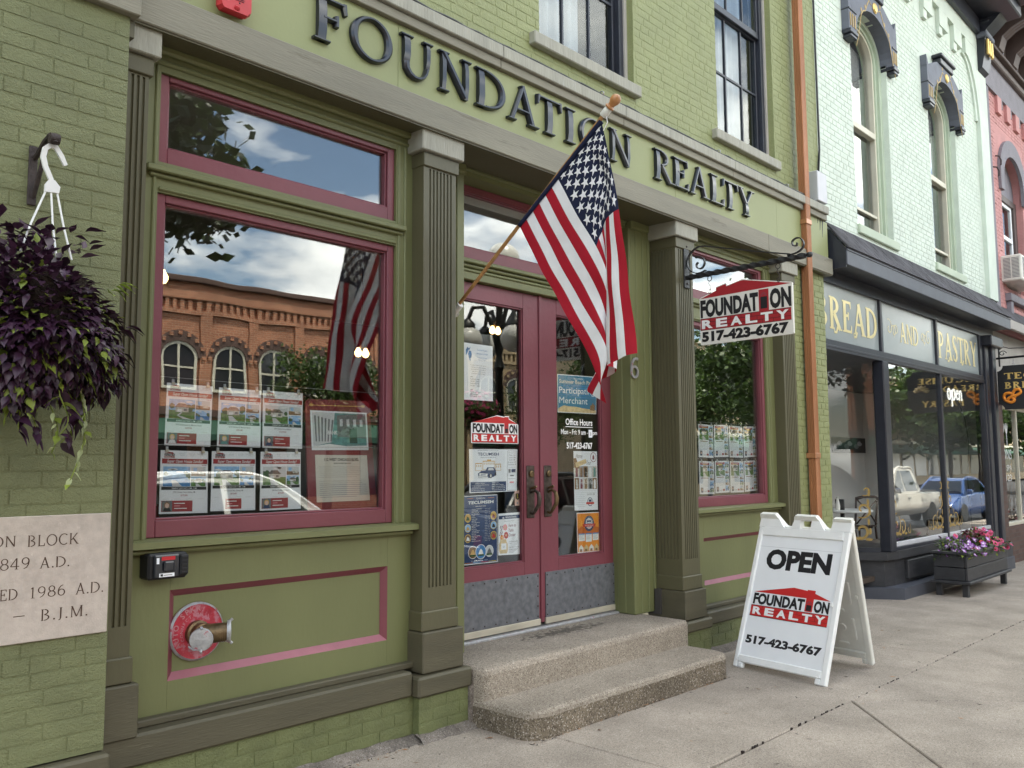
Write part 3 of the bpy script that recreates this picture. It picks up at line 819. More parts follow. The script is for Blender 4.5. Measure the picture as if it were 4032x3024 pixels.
struct('road_markings', mb)
mb = MB()
for (y0, y1) in ((-3.47, -3.32), (-18.75, -18.6)):
    for a, b in zip(xs[:-1], xs[1:]):
        v = []
        for y in (y0, y1):
            for x in (a, b): v += [(x, y, gz(x)-0.002), (x, y, gz(x)-0.3)]
        mb.add(v, [(0, 2, 6, 4), (1, 5, 7, 3), (0, 4, 5, 1), (2, 3, 7, 6), (0, 1, 3, 2), (4, 6, 7, 5)], 'sidewalk')
struct('kerb', mb)
mb = MB()
for a, b in zip(xs[:-1], xs[1:]):
    for y0, y1 in ((-3.32, 1.9), (-26, -18.75)):
        v = []
        for y in (y0, y1):
            for x in (a, b): v += [(x, y, gz(x)-0.022), (x, y, gz(x)-0.3)]
        mb.add(v, [(0, 2, 6, 4), (1, 5, 7, 3), (0, 4, 5, 1), (2, 3, 7, 6), (0, 1, 3, 2), (4, 6, 7, 5)], 'soil_dark')
side = struct('sidewalk', mb)
slabs = []
JY = -0.465
ex = [-10, -4, 0.0, 4.02, 8.09, 12.1, 16.1, 20.1, 24.1, 28.1, 34, 40, 48, 58]
for a, b in zip(ex[:-1], ex[1:]): slabs.append([(a, JY), (b, JY), (b, 1.85), (a, 1.85)])
slabs += [[(-10, -3.32), (2.83, -3.32), (6.03, JY), (-10, JY)],
          [(6.03, JY), (8.09, -2.72), (8.09, JY)],
          [(2.83, -3.32), (8.09, -3.32), (8.09, -2.72), (6.03, JY)]]
for a, b in zip(ex[4:-1], ex[5:]): slabs.append([(a, -3.32), (b, -3.32), (b, JY), (a, JY)])
for P in slabs:
    mb = MB()
    rings = [(0.005, -0.10), (0.005, -0.006), (0.011, 0.0)]
    n = len(P); vs = []
    for d, z in rings:
        for x, y in inset(P, d): vs.append((x, y, gz(x)+z))
    fs = [(i+k*n, (i+1) % n+k*n, (i+1) % n+(k+1)*n, i+(k+1)*n) for k in range(2) for i in range(n)]
    fs.append(tuple(range(2*n, 3*n)))
    mb.add(vs, fs, 'sidewalk')
    part('concrete_slab', mb, side)
# crack filler and litter in the main joint
mb = MB(); R = random.Random(3)
for k in range(110):
    x = R.uniform(3.0, 12); y = JY+R.uniform(-.006, .006); r = R.uniform(.002, .005)
    mb.box(x-r*1.6, x+r*1.6, y-r, y+r, gz(x)-.02, gz(x)-.002+R.uniform(0, .003), 'soil_dark')
part('joint_dirt', mb, side, kind='stuff')
# ================================================================ entrance steps
def rounded(x0, x1, y0, y1, r, n=6):
    """rectangle whose two street-side corners (y0) are rounded"""
    P = [(x1, y1), (x0, y1)]
    P += [(x0+r-r*cos(pi/2*i/n), y0+r-r*sin(pi/2*i/n)) for i in range(n+1)]
    P += [(x1-r+r*sin(pi/2*i/n), y0+r-r*cos(pi/2*i/n)) for i in range(n+1)]
    return P[::-1]
steps = thing('entrance_steps', 'two worn concrete steps with pebbly edges in front of the double doors', 'steps', (5.0, .9, 0))
def step(P, z0, z1, name):
    mb = MB(); n = len(P); R = random.Random(int(z1*1000))
    rr = [(0, z0), (0, z1-.040), (.006, z1-.018), (.020, z1-.004), (.050, z1)]
    vs = []
    for d, z in rr:
        for x, y in inset(P, d): vs.append((x+R.uniform(-.002, .002), y+R.uniform(-.003, .003), z+R.uniform(-.0015, .0015)))
    for k in range(4):
        fs = [(i, (i+1) % n, n+(i+1) % n, n+i) for i in range(n)]
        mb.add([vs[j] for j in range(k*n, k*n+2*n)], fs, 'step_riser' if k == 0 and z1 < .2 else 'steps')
    mb.add(vs[4*n:], [tuple(range(n))], 'steps')
    part(name, mb, steps, smooth=40)
def dens(P, m=.22):
    out = []
    for i in range(len(P)):
        a, b = Vector(P[i]), Vector(P[(i+1) % len(P)]); k = max(1, int((b-a).length/m))
        for j in range(k):
            q = a.lerp(b, j/k); out.append((q.x, q.y))
    return out
step(dens(rounded(3.838, 6.118, .48, 1.0, .13)), -.02, .166, 'lower_step')
step(dens(rounded(3.848, 6.17, .88, 1.60, .05, 3)), .0, .355, 'upper_step')

# ================================================================ the green building
BLD = thing('commercial_building', 'olive green painted brick building with burgundy window frames and raised black letters above the door', 'building', (5.5, 1.2, 0))
VG = brick_variants('green_brick', 7, 3, 0.5)
VR = brick_variants('green_rough', 7, 5, 0.5)
VD = brick_variants('green_base', 5, 9, 0.35)
def wall_mesh(name, x0, x1, z0, z1, Y, th, holes, mat, parent=BLD):
    mb = MB()
    for a, b, c, d in holes_rects(x0, x1, z0, z1, holes): mb.box(a, b, Y, Y+th, c, d, mat)
    return part(name, mb, parent)
UH = [(4.65, 5.855, 4.775, 7.5), (7.225, 8.395, 4.775, 7.5)]
upper = wall_mesh('upper_wall', 1.62, 9.48, 4.47, 10.0, 1.104, .25, UH, 'green_brick')
def vis_upper(x, z): return z < 7.4 and x > 2.9
ub = brick_list(1.62, 9.47, 4.49, 7.3, UH, seed=2, keep=vis_upper)
pier = wall_mesh('brick_pier', -10, 1.585, .40, 3.68, .9240, .5, [], 'green_rough')
pb = brick_list(.2, 1.583, .425, 3.67, [(.2, 1.574, .897, 1.405)], seed=4, H=.0640, J=.0045, L=.207, keep=lambda x, z: x > .75)
base = wall_mesh('base_wall', 1.585, 3.42, -.02, .253, 1.0548, .2, [], 'green_base')
bb = brick_list(1.6, 3.415, .035, .25, seed=6, L=.217, H=.066, J=.006)
cbase = wall_mesh('base_wall', 3.42, 3.822, -.02, .25, 1.0048, .25, [], 'green_base')
cb = brick_list(3.42, 3.82, .03, .243, seed=8, L=.217, H=.066, J=.006)
rbase = wall_mesh('base_wall', 6.285, 8.62, -.1, .215, 1.056, .2, [], 'green_base')
rb = brick_list(6.69, 8.60, -.02, .21, seed=10, H=.062)
rcb = brick_list(6.285, 6.68, -.02, .21, seed=12, H=.062)
rpier = wall_mesh('brick_pier', 8.62, 9.40, -.1, 3.71, 1.066, .3, [], 'green_brick')
rp = brick_list(8.62, 9.396, -.06, 3.70, seed=14)
wall_rc = wall_mesh('base_wall', 6.275, 6.69, -.1, .212, 1.006, .25, [], 'green_base')
lay_bricks([(upper, 1.10, ub, VG, 'green_brick'), (pier, .92, pb, VR, 'green_rough'), (base, 1.05, bb, VD, 'green_base'),
            (cbase, 1.0, cb, VD, 'green_base'), (rbase, 1.05, rb, VD, 'green_base'), (wall_rc, 1.0, rcb, VD, 'green_base'), (rpier, 1.06, rp, VG, 'green_brick')])
# pier plinth and the beam above it
mb = MB(); mb.cbox(-10, 1.60, .875, 1.06, -.02, .392, 'olive_worn', .012); part('pier_plinth', mb, BLD)
mb = MB(); mb.cbox(-10, 1.622, .885, 1.10, 3.682, 4.05, 'grey_beam', .006); mb.box(1.56, 1.618, .95, 1.10, 3.60, 3.68, 'olive'); part('pier_beam', mb, BLD)
mb = MB(); mb.box(-10, 1.62, 1.0, 1.3, 4.05, 10, 'green_brick'); part('upper_wall', mb, BLD)
# mortar fillet along the foot of the wall
mb = MB(); R = random.Random(2)
def fillet(x0, x1, yb, dy, dz):
    n = max(2, int((x1-x0)/.06)); vs = []
    for i in range(n+1):
        x = x0+(x1-x0)*i/n
        vs += [(x, yb-dy+R.uniform(-.012, .012), gz(x)-.004), (x, yb-dy*.45, gz(x)+dz*.6+R.uniform(-.006, .006)), (x, yb+.02, gz(x)+dz+R.uniform(-.008, .008)), (x, yb+.03, gz(x)-.01)]
    fs = [(i*4+j, i*4+(j+1) % 4, i*4+4+(j+1) % 4, i*4+4+j) for i in range(n) for j in range(4)]
    mb.add(vs, fs, 'mortar_fillet')
for fa in ((1.55, 3.44, 1.045, .07, .042), (3.40, 3.86, .995, .06, .045), (6.12, 6.75, .995, .06, .05), (6.6, 8.75, 1.045, .08, .05)):
    mb = MB(); fillet(*fa); part('mortar_fillet', mb, BLD, smooth=50)
mb = MB(); mb.box(3.815, 3.85, .985, 1.06, 0, .25, 'mortar_fillet'); part('mortar_joint', mb, BLD)

# entablature
mb = MB()
for a, b in ((1.624, 4.898), (4.901, 7.948), (7.951, 9.47)): mb.cbox(a, b, .98, 1.16, 3.712, 3.893, 'grey_beam', .006)
mb.box(1.624, 9.47, 1.16, 1.56, 3.716, 3.88, 'olive')
part('fascia_beam', mb, BLD)
mb = MB(); mb.box(1.626, 9.468, .992, 1.158, 3.7025, 3.7105, 'olive'); mb.box(3.76, 6.34, 1.162, 1.33, 3.7045, 3.7145, 'olive'); part('soffit_shade_board', mb, BLD)  # dark olive boards added under the beam; their colour deepens the shade there
mb = MB()
for a, b in ((1.62, 3.254), (3.256, 6.34), (6.342, 8.236), (8.238, 9.475)): mb.cbox(a, b, 1.03, 1.12, 3.897, 4.322, 'green_board', .0015)
part('sign_board', mb, BLD)
mb = MB()
for a, b in ((1.62, 4.128), (4.13, 5.548), (5.551, 7.30), (7.303, 9.40)):
    mb.cbox(a, b, .995, 1.12, 4.324, 4.386, 'grey_beam', .004)
    mb.cbox(a, b, .968, 1.12, 4.389, 4.478, 'grey_mould', .006)
part('cornice_moulding', mb, BLD)
mb = MB(); R = random.Random(4)
for o, rr in ((0, .011), (.018, .008)):
    pts = [(2.6+i*.1, .99+o*1.4+R.uniform(-.004, .004), 4.490+o*.3+R.uniform(-.005, .006)) for i in range(66)]
    mb.tube(pts, rr, 'black_metal', 6)
for x in (5.25, 7.02, 8.4): mb.tube([(x, .97, 4.478), (x, .965, 4.50), (x, .985, 4.513), (x, 1.03, 4.50)], .005, 'worn_silver', 6)
part('cable', mb, BLD, smooth=True)
# raised letters
F = fy(1.03)
for ch, a0, a1 in (('F', 2.632, 2.856), ('O', 2.886, 3.196), ('U', 3.258, 3.512), ('N', 3.570, 3.850), ('D', 3.898, 4.186), ('A', 4.208, 4.522), ('T', 4.512, 4.782), ('I', 4.828, 4.936),
                   ('O', 4.998, 5.312), ('N', 5.372, 5.656), ('R', 5.992, 6.272), ('E', 6.276, 6.516), ('A', 6.540, 6.862), ('L', 6.892, 7.134), ('T', 7.112, 7.392), ('Y', 7.396, 7.712)):
    adv, gs = glyph(ch, T=.155, t=.078, h=.058)
    xs_ = [p[0] for g in gs for pr in g for p in pr]; x0, x1 = min(xs_), max(xs_); k = (a1-a0)/(x1-x0)
    mb = MB()
    for j, g in enumerate(gs):
        mb.strip([((a0+(l[0]-x0)*k, 3.998+l[1]*.268), (a0+(r[0]-x0)*k, 3.998+r[1]*.268)) for l, r in g], F, 0, .034+.0006*j, 'letter_black', ch=.28)
    part('letter', mb, BLD, smooth=30)

# pilasters
def fluted(mb, x0, x1, yf, yb, z0, z1, f0, f1, nf, fz0, fz1, mat='olive', side=0, ns=0):
    """shaft with rounded grooves on the front (and, with side, on the left face)"""
    mb.box(x0, x1, yf, yb, z0, fz0, mat); mb.box(x0, x1, yf, yb, fz1, z1, mat)
    gw = (f1-f0)/nf; g = gw*.52
    P = [(x0, yb), (x1, yb), (x1, yf)]
    for i in range(nf-1, -1, -1):
        c = f0+gw*(i+.5)
        P += [(c+g/2, yf), (c+g*.42, yf+.007), (c+g*.2, yf+.011), (c-g*.2, yf+.011), (c-g*.42, yf+.007), (c-g/2, yf)]
    P += [(x0, yf)]
    if side:
        gw2 = (yb-.03-(yf+.025))/ns; g2 = gw2*.52
        for i in range(ns):
            c = yf+.025+gw2*(i+.5)
            P += [(x0, c-g2/2), (x0+.007, c-g2*.42), (x0+.011, c-g2*.2), (x0+.011, c+g2*.2), (x0+.007, c+g2*.42), (x0, c+g2/2)]
    mb.prism(P, lambda a, b: (a, b, fz0), lambda a, b: (a, b, fz1), mat)
def pilaster(x0, x1, f0, f1, nf, zb, yb=1.18, side=0, ns=0, left_open=True):
    mb = MB()
    fluted(mb, x0, x1, 1.05, yb, zb+.34, 3.575, f0, f1, nf, zb+.50, 3.474, side=side, ns=ns)
    p = part('pilaster', mb, BLD)
    m = MB(); m.cbox(x0-.012, x1+.014, 1.038, yb-.002, zb+.245, zb+.362, 'olive', .006); part('pilaster_block', m, p)
    m = MB(); m.cbox(x0-.006, x1+.018, 1.036, yb-.004, 3.484, 3.574, 'olive', .005)
    m.cbox(x0-.040, x1+.042, 1.01, yb-.001, 3.576, 3.710, 'grey_mould', .006); part('capital', m, p)
    m = MB(); m.cbox(x0-.020, x1+.036, 1.015, yb-.003, zb+.004, zb+.243, 'olive_worn', .007); part('plinth', m, p)
    return p
pilaster(1.60, 1.737, 1.645, 1.725, 3, .385)
pilaster(3.482, 3.757, 3.522, 3.728, 7, .366, yb=1.40)
pilaster(6.345, 6.620, 6.385, 6.591, 7, .302, yb=1.40, side=1, ns=9)
pilaster(8.32, 8.60, 8.35, 8.57, 6, .25)
mb = MB(); mb.cbox(3.40, 3.836, .98, 1.2, .247, .364, 'olive_worn', .012); part('belt_stone', mb, BLD)
mb = MB(); mb.cbox(1.60, 3.398, 1.03, 1.2, .255, .398, 'olive_worn', .012); part('belt_stone', mb, BLD)
mb = MB(); mb.cbox(6.272, 6.695, .98, 1.2, .214, .300, 'olive_worn', .012); part('belt_stone', mb, BLD)
mb = MB(); mb.cbox(6.697, 8.62, 1.03, 1.2, .217, .330, 'olive_worn', .012); part('belt_stone', mb, BLD)

# shop windows
def four(mb, x0, x1, z0, z1, wl, wr, wt, wb, y0, y1, mat, c=.004):
    mb.cbox(x0, x0+wl, y0, y1, z0, z1, mat, c); mb.cbox(x1-wr, x1, y0, y1, z0, z1, mat, c)
    mb.cbox(x0+wl, x1-wr, y0, y1, z1-wt, z1, mat, c); mb.cbox(x0+wl, x1-wr, y0, y1, z0, z0+wb, mat, c)
def window(name, x0, x1, z0, z1, ws, wt, wb, Yf, parent, glass='glass', gy=.044):
    mb = MB(); four(mb, x0, x1, z0, z1, ws, ws, wt, wb, Yf, Yf+.07, 'pink')
    four(mb, x0+ws-.001, x1-ws+.001, z0+wb-.001, z1-wt+.001, .012, .012, .012, .012, Yf+.016, Yf+.06, 'pink', .003)
    w = part(name, mb, parent)
    m = MB(); m.box(x0+ws-.006, x1-ws+.006, Yf+gy, Yf+gy+.006, z0+wb-.006, z1-wt+.006, glass); part('pane', m, w)
    return w
def bay(xa, xb, fx0, fx1, zb0, zb1, tz0, tz1, sz, px0, px1, pz0, pz1, stripz):
    mb = MB(); g = 'green_wood'
    mb.box(xa, fx0, 1.16, 1.25, sz, 3.714, g); mb.box(fx1, xb, 1.16, 1.25, sz, 3.714, g)
    mb.box(fx0, fx1, 1.162, 1.25, zb1, tz0, g); mb.box(fx0, fx1, 1.162, 1.25, tz1, 3.714, g)
    for x0, x1 in ((fx0-.030, fx0-.010), (fx1+.010, fx1+.030), (fx1+.060, fx1+.078)):
        mb.cbox(x0, x1, 1.150, 1.17, sz+.002, tz1+.03, g, .006)
    mb.cbox(xa+.002, xb-.002, 1.146, 1.17, tz1+.035, tz1+.060, g, .008)
    mb.cbox(xa+.002, xb-.002, 1.125, 1.17, tz1+.085, 3.713, g, .012)
    mb.cbox(fx0+.002, fx1-.002, 1.150, 1.17, zb1+.008, zb1+.028, g, .006)
    part('casing', mb, BLD)
    mb = MB(); mb.cbox(fx0-.072, fx1+.054, 1.118, 1.175, tz0-.062, tz0-.030, g, .006); mb.cbox(fx0-.05, fx1+.04, 1.140, 1.175, tz0-.085, tz0-.064, g, .006)
    part('ledge', mb, BLD)
    window('transom_window', fx0, fx1, tz0, tz1, .052, .028, .085, 1.18, BLD)
    w = window('shop_window', fx0, fx1, zb0, zb1, .050, .042, .082, 1.18, BLD)
    mb = MB()
    mb.prism([(1.08, sz-.034), (1.08, sz-.004), (1.10, sz+.002), (1.24, sz+.012), (1.24, sz-.034)], lambda a, b: (xa+.004, a, b), lambda a, b: (xb+.003, a, b), 'green_wood')
    mb.cbox(xa+.004, xb-.01, 1.115, 1.2, sz-.062, sz-.036, g, .008)
    part('sill', mb, BLD)
    # panelled bulkhead
    mb = MB()
    mb.box(xa, px0, 1.16, 1.24, stripz, sz-.062, g); mb.box(px1, xb, 1.16, 1.24, stripz, sz-.062, g)
    mb.box(px0+.0012, px1-.0012, 1.16, 1.24, pz1, sz-.062, g); mb.box(px0+.0012, px1-.0012, 1.16, 1.24, stripz, pz0, g)
    bk = part('bulkhead', mb, BLD)
    m = MB(); m.box(px0+.030, px1-.030, 1.192, 1.23, pz0+.030, pz1-.030, g); part('panel', m, bk)
    m = MB(); fr = 0.034
    o = [(px0, pz0), (px1, pz0), (px1, pz1), (px0, pz1)]; i = [(px0+fr, pz0+fr), (px1-fr, pz0+fr), (px1-fr, pz1-fr), (px0+fr, pz1-fr)]
    for k in range(4):
        a, b = o[k], o[(k+1) % 4]; c, d = i[(k+1) % 4], i[k]
        m.add([(a[0], 1.161, a[1]), (b[0], 1.161, b[1]), (c[0], 1.190, c[1]), (d[0], 1.190, d[1])], [(0, 1, 2, 3)], 'pink_lit' if k == 0 else 'pink')
    part('panel_moulding', m, bk, fixn=False)
    mb = MB(); mb.cbox(xa+.004, xb-.004, 1.105, 1.2, stripz-.034, stripz, 'olive_worn', .006); part('base_strip', mb, BLD)
bay(1.737, 3.482, 1.845, 3.353, 1.262, 2.965, 3.120, 3.583, 1.252, 1.970, 3.305, .577, 1.008, .432)
bay(6.620, 8.320, 6.720, 8.146, 1.216, 2.905, 3.115, 3.575, 1.208, 6.868, 8.06, .530, .945, .366)

# door recess
mb = MB(); g = 'green_wood'
mb.cbox(3.757, 4.10, 1.33, 1.56, .355, 3.714, g, .006)
mb.cbox(6.05, 6.345, 1.33, 1.56, .355, 3.714, g, .006)
for x0, x1, y in ((6.14, 6.345, 1.322), (6.235, 6.345, 1.312), (6.068, 6.085, 1.324), (6.30, 6.33, 1.300)): mb.cbox(x0, x1, y, 1.34, .36, 3.71, g, .005)
for x0, x1, y in ((4.02, 4.085, 1.322), (3.76, 3.80, 1.312)): mb.cbox(x0, x1, y, 1.34, .36, 3.71, g, .005)
mb.cbox(6.045, 6.075, 1.42, 1.50, .36, 3.65, g, .004)
mb.box(4.10, 6.05, 1.36, 1.56, 3.655, 3.714, g)
mb.cbox(4.10, 6.05, 1.34, 1.40, 3.690, 3.713, g, .006); mb.cbox(4.10, 6.05, 1.40, 1.48, 3.672, 3.70, g, .006)
mb.cbox(3.757, 4.10, 1.30, 1.34, 3.64, 3.713, g, .01); mb.cbox(6.05, 6.345, 1.29, 1.34, 3.64, 3.713, g, .01)
part('door_casing', mb, BLD)
mb = MB()
mb.cbox(4.10, 6.05, 1.45, 1.58, 3.064, 3.094, g, .006); mb.cbox(4.10, 6.05, 1.475, 1.58, 3.036, 3.062, g, .008)
mb.cbox(4.10, 6.05, 1.50, 1.60, 2.952, 3.034, g, .004); mb.cbox(4.10, 6.05, 1.488, 1.55, 3.008, 3.03, g, .006)
part('ledge', mb, BLD)
w = window('transom_window', 4.10, 6.05, 3.096, 3.652, .04, .050, .094, 1.50, BLD)
m = MB(); m.box(4.14, 6.01, 1.56, 1.575, 3.535, 3.60, 'interior_grey'); part('blind', m, w)
def door(x0, x1, gx0, gx1, hx, label):
    mb = MB(); y0, y1 = 1.55, 1.595; z0, z1 = .425, 2.946
    mb.cbox(x0, gx0, y0, y1, z0, z1, 'pink', .003); mb.cbox(gx1, x1, y0, y1, z0, z1, 'pink', .003)
    mb.cbox(gx0, gx1, y0, y1, 2.822, z1, 'pink', .003); mb.cbox(gx0, gx1, y0, y1, z0, .868, 'pink', .003)
    four(mb, gx0-.001, gx1+.001, .867, 2.823, .013, .013, .013, .013, y0+.010, y1-.005, 'pink', .003)
    if x0 < 4.5: mb.cbox(5.112, 5.150, 1.538, 1.56, .395, 2.95, 'pink', .005)
    d = part('door', mb, BLD, label)
    m = MB(); m.box(gx0-.004, gx1+.004, 1.583, 1.589, .864, 2.826, 'glass_door'); part('pane', m, d)
    m = MB(); m.cbox(x0+.015, x1-.025 if x0 < 4.5 else x1-.01, 1.541, 1.551, .428, .772, 'galvanised', .001)
    xa, xb = x0+.03, x1-.04
    for k in range(9):
        x = xa+(xb-xa)*k/8
        for z in (.448, .752): m.lathe([(.006, 0), (.006, .003), (.002, .005)], (x, 1.541, z), (0, -1, 0), 'rust_metal', 6)
    for k in range(1, 4):
        for x in (xa, xb): m.lathe([(.006, 0), (.006, .003), (.002, .005)], (x, 1.541, .45+.3*k/4), (0, -1, 0), 'rust_metal', 6)
    part('kick_plate', m, d)
    m = MB(); m.cbox(x0+.01, x1-.01, 1.535, 1.56, .378, .426, 'aluminium', .004); part('door_sweep', m, d)
    # pull handle: back plate, cylinder lock, curved grip with thumb piece
    m = MB(); br = 'bronze'
    m.cbox(hx-.044, hx+.044, 1.541, 1.552, 1.198, 1.600, br, .004)
    m.lathe([(.026, 0), (.026, .010), (.018, .014), (.018, .012)], (hx+.004, 1.541, 1.535), (0, -1, 0), 'brass_dark', 16)
    m.tube([(hx, 1.541, 1.395), (hx+.004, 1.50, 1.408), (hx+.006, 1.472, 1.39), (hx+.010, 1.462, 1.345), (hx+.008, 1.468, 1.30), (hx, 1.492, 1.262), (hx-.004, 1.505, 1.238), (hx-.004, 1.52, 1.23), (hx-.004, 1.541, 1.236)],
           [.011, .012, .015, .018, .017, .014, .011, .010, .011], br if x0 < 4.5 else 'brass_dark', 8)
    m.tube([(hx, 1.541, 1.425), (hx+.002, 1.505, 1.432), (hx+.004, 1.488, 1.44)], [.009, .013, .009], 'brass_dark', 8)
    part('handle', m, d, smooth=40)
    return d
door(4.12, 5.112, 4.28, 4.935, 5.004, 'left burgundy glazed door')
door(5.153, 6.078, 5.335, 5.925, 5.207, 'right burgundy glazed door')
mb = MB(); mb.cbox(4.10, 6.05, 1.49, 1.62, .350, .372, 'worn_silver', .006); part('threshold', mb, BLD)

# upper sash windows
def sash_window(x0, x1, zs, drape):
    mb = MB(); Y = 1.20; z0, z1 = zs+.035, 7.47; zm = 6.15
    mb.box(x0, x0+.035, 1.165, 1.34, zs, 7.5, 'olive'); mb.box(x1-.035, x1, 1.165, 1.34, zs, 7.5, 'panel_grey')
    four(mb, x0+.035, x1-.035, z0, z1, .055, .055, .05, .05, Y-.02, Y+.10, 'black_frame')
    a, b = x0+.09, x1-.09
    four(mb, a, b, z0+.05, zm, .03, .03, .045, .05, Y+.03, Y+.065, 'black_frame')
    four(mb, a, b, zm+.002, z1-.05, .03, .03, .03, .045, Y+.0, Y+.028, 'black_frame')
    mb.cbox(a, b, Y-.005, Y+.05, zm-.03, zm+.03, 'black_frame', .006)
    w = part('sash_window', mb, BLD)
    m = MB()
    for i in (1, 2):
        x = a+(b-a)*i/3; m.box(x-.010, x+.010, Y+.034, Y+.06, z0+.08, zm-.03, 'black_frame'); m.box(x-.010, x+.010, Y+.003, Y+.026, zm+.03, z1-.07, 'black_frame')
    for z in (zs+.035+.05+(zm-z0-.05)/2,): m.box(a+.02, b-.02, Y+.036, Y+.058, z-.011, z+.011, 'black_frame')
    m.box(a+.02, b-.02, Y+.005, Y+.024, 6.79, 6.812, 'black_frame')
    part('glazing_bars', m, w)
    m = MB(); m.box(a+.01, b-.01, Y+.046, Y+.050, z0+.06, zm-.01, 'glass_upper'); m.box(a+.01, b-.01, Y+.012, Y+.016, zm+.01, z1-.06, 'glass_upper'); part('pane', m, w)
    m = MB(); vs = []; fs = []; n = 60
    for i in range(n+1):
        t = i/n; x = a+(b-a)*t
        gap = .0
        y = 1.34+.022*sin(t*46)+.012*sin(t*19+1)
        vs += [(x, y, zs), (x, y, 7.45)]
        if i < n and drape(t): fs.append((2*i, 2*i+2, 2*i+3, 2*i+1))
    m.add(vs, fs, 'curtain'); part('curtain', m, w, smooth=True, fixn=False)
    m = MB(); m.cbox(x0-.11, x1+.035, 1.045, 1.30, zs-.10, zs-.002, 'grey_mould', .008); part('window_sill', m, w)
    return w
sash_window(4.65, 5.855, 4.778, lambda t: t < .62)
sash_window(7.225, 8.395, 4.778, lambda t: t < .86)
# body of the building behind its front: party walls, roof, rooms
mb = MB()
mb.box(-12, 9.47, 1.36, 1.42, 3.89, 4.40, 'interior_dark')
mb.box(1.40, 1.50, 1.5, 9, -.1, 10, 'interior_dark'); mb.box(9.38, 9.47, 1.37, 14, -.1, 10, 'interior_dark'); mb.box(-12, -11.9, 1.3, 14, 0, 10, 'interior_dark')
mb.box(-12, 9.47, 13.9, 14, -.1, 10, 'interior_dark'); mb.box(-12, 9.47, 1.36, 14, 10.0, 10.15, 'interior_dark')
mb.box(1.5, 9.38, 1.52, 9, 3.72, 3.80, 'interior_grey'); mb.box(1.5, 9.38, 1.37, 9, 4.44, 4.5, 'interior_dark')
part('shell', mb, BLD)
mb = MB(); mb.box(1.5, 9.38, 1.6, 9, .28, .34, 'interior_floor'); part('room_floor', mb, BLD)
mb = MB(); mb.box(1.5, 9.38, 7.5, 7.6, .34, 3.72, 'interior_dark')
mb.box(1.5, 4.0, 1.25, 1.6, .34, .55, 'interior_dark'); mb.box(6.3, 9.38, 1.25, 1.6, .34, .55, 'interior_dark')
part('room_wall', mb, BLD)
mb = MB(); mb.box(1.62, 3.45, 1.25, 1.95, .78, .83, 'interior_floor'); mb.box(6.66, 8.4, 1.25, 1.95, .78, .83, 'interior_floor'); part('window_shelf', mb, BLD)
# ================================================================ things in and on the storefront
def quadfr(tl, tr, br, bl, Y):
    """plane frame on depth Y whose unit square is the given corners (x,z)"""
    tl, tr, br, bl = map(Vector, (tl, tr, br, bl))
    def P(a, b, c=0.0):
        p = (bl*(1-a)+br*a)*(1-b)+(tl*(1-a)+tr*a)*b
        return Vector((p.x, Y-c, p.y))
    return P
LO = 0.0007
def logo(mb, fr, x0, x1, y0, y1, off, flip=False, red='ink_red', white=None, band=None):
    """house-shaped emblem: red roof with chimney, FOUNDAT(door)ON, REALTY on a brick band"""
    X = lambda a: x0+(x1-x0)*a; Yy = lambda b: y0+(y1-y0)*b
    f = lambda a, b, c=0: fr(X(a), Yy(b), c)
    roof = [(0, .735), (.525, 1.0), (.70, .955), (.70, .985), (.80, .985), (.80, .90), (1.0, .735)] if not flip else \
           [(0, .735), (.185, .80), (.185, .935), (.30, .965), (.30, .93), (.48, 1.0), (1.0, .745)]
    if white:
        o = [(-.02, .71)] + [(a+(-.02 if a < .4 else .02)*(1 if a not in (.70, .80) else .5), b+.035) for a, b in roof[1:-1]] + [(1.02, .71), (1.02, -.03), (-.02, -.03)]
        mb.poly(o, f, off, white)
    mb.poly(roof, f, off+LO, red)
    dx0, dx1 = (.70, .795) if not flip else (.695, .80)
    mb.poly([(dx0, .735), (dx0, .355), (dx1, .355), (dx1, .735)], f, off+LO*1.5, red)
    mb.poly([(dx0+.015, .38), (dx1-.015, .38), (dx1-.015, .55), (dx0+.015, .55)], f, off+LO*2, 'ink_black')
    for k in range(5):
        a = radians(18+36*k); c = ((dx0+dx1)/2, .575)
        mb.poly([(c[0]+.035*cos(a+.25), c[1]+.09*sin(a+.25)), (c[0]+.035*cos(a-.25), c[1]+.09*sin(a-.25)), (c[0]+.008*cos(a), c[1]+.02*sin(a))], f, off+LO*2, 'ink_plum')
    text(mb, 'FOUNDAT', f, .012, dx0-.01, .36, .705, off+LO*2, 'ink_black', bold=.048)
    text(mb, 'ON', f, dx1+.015, .995, .36, .705, off+LO*2, 'ink_black', bold=.048)
    mb.poly([(0, 0), (1, 0), (1, .33), (0, .33)], f, off+LO, red)
    for r, zs in ((0, .11), (1, .22)):
        mb.poly([(0, zs-.004), (1, zs-.004), (1, zs+.004), (0, zs+.004)], f, off+LO*1.6, 'ink_black')
    for r in range(3):
        for k in range(7):
            a = (k+.5*(r % 2))/6.5
            if a < 1: mb.poly([(a-.002, r*.11), (a+.002, r*.11), (a+.002, r*.11+.11), (a-.002, r*.11+.11)], f, off+LO*1.6, 'ink_black')
    mb.poly([(0, -.006), (1, -.006), (1, .008), (0, .008)], f, off+LO*1.7, 'ink_black'); mb.poly([(0, .322), (1, .322), (1, .336), (0, .336)], f, off+LO*1.7, 'ink_black')
    n = len('REALTY')
    for i, c in enumerate('REALTY'):
        a = .03+i*.163
        text(mb, c, f, a, a+.125, .055, .285, off+LO*2.3, 'ink_white', bold=.045)
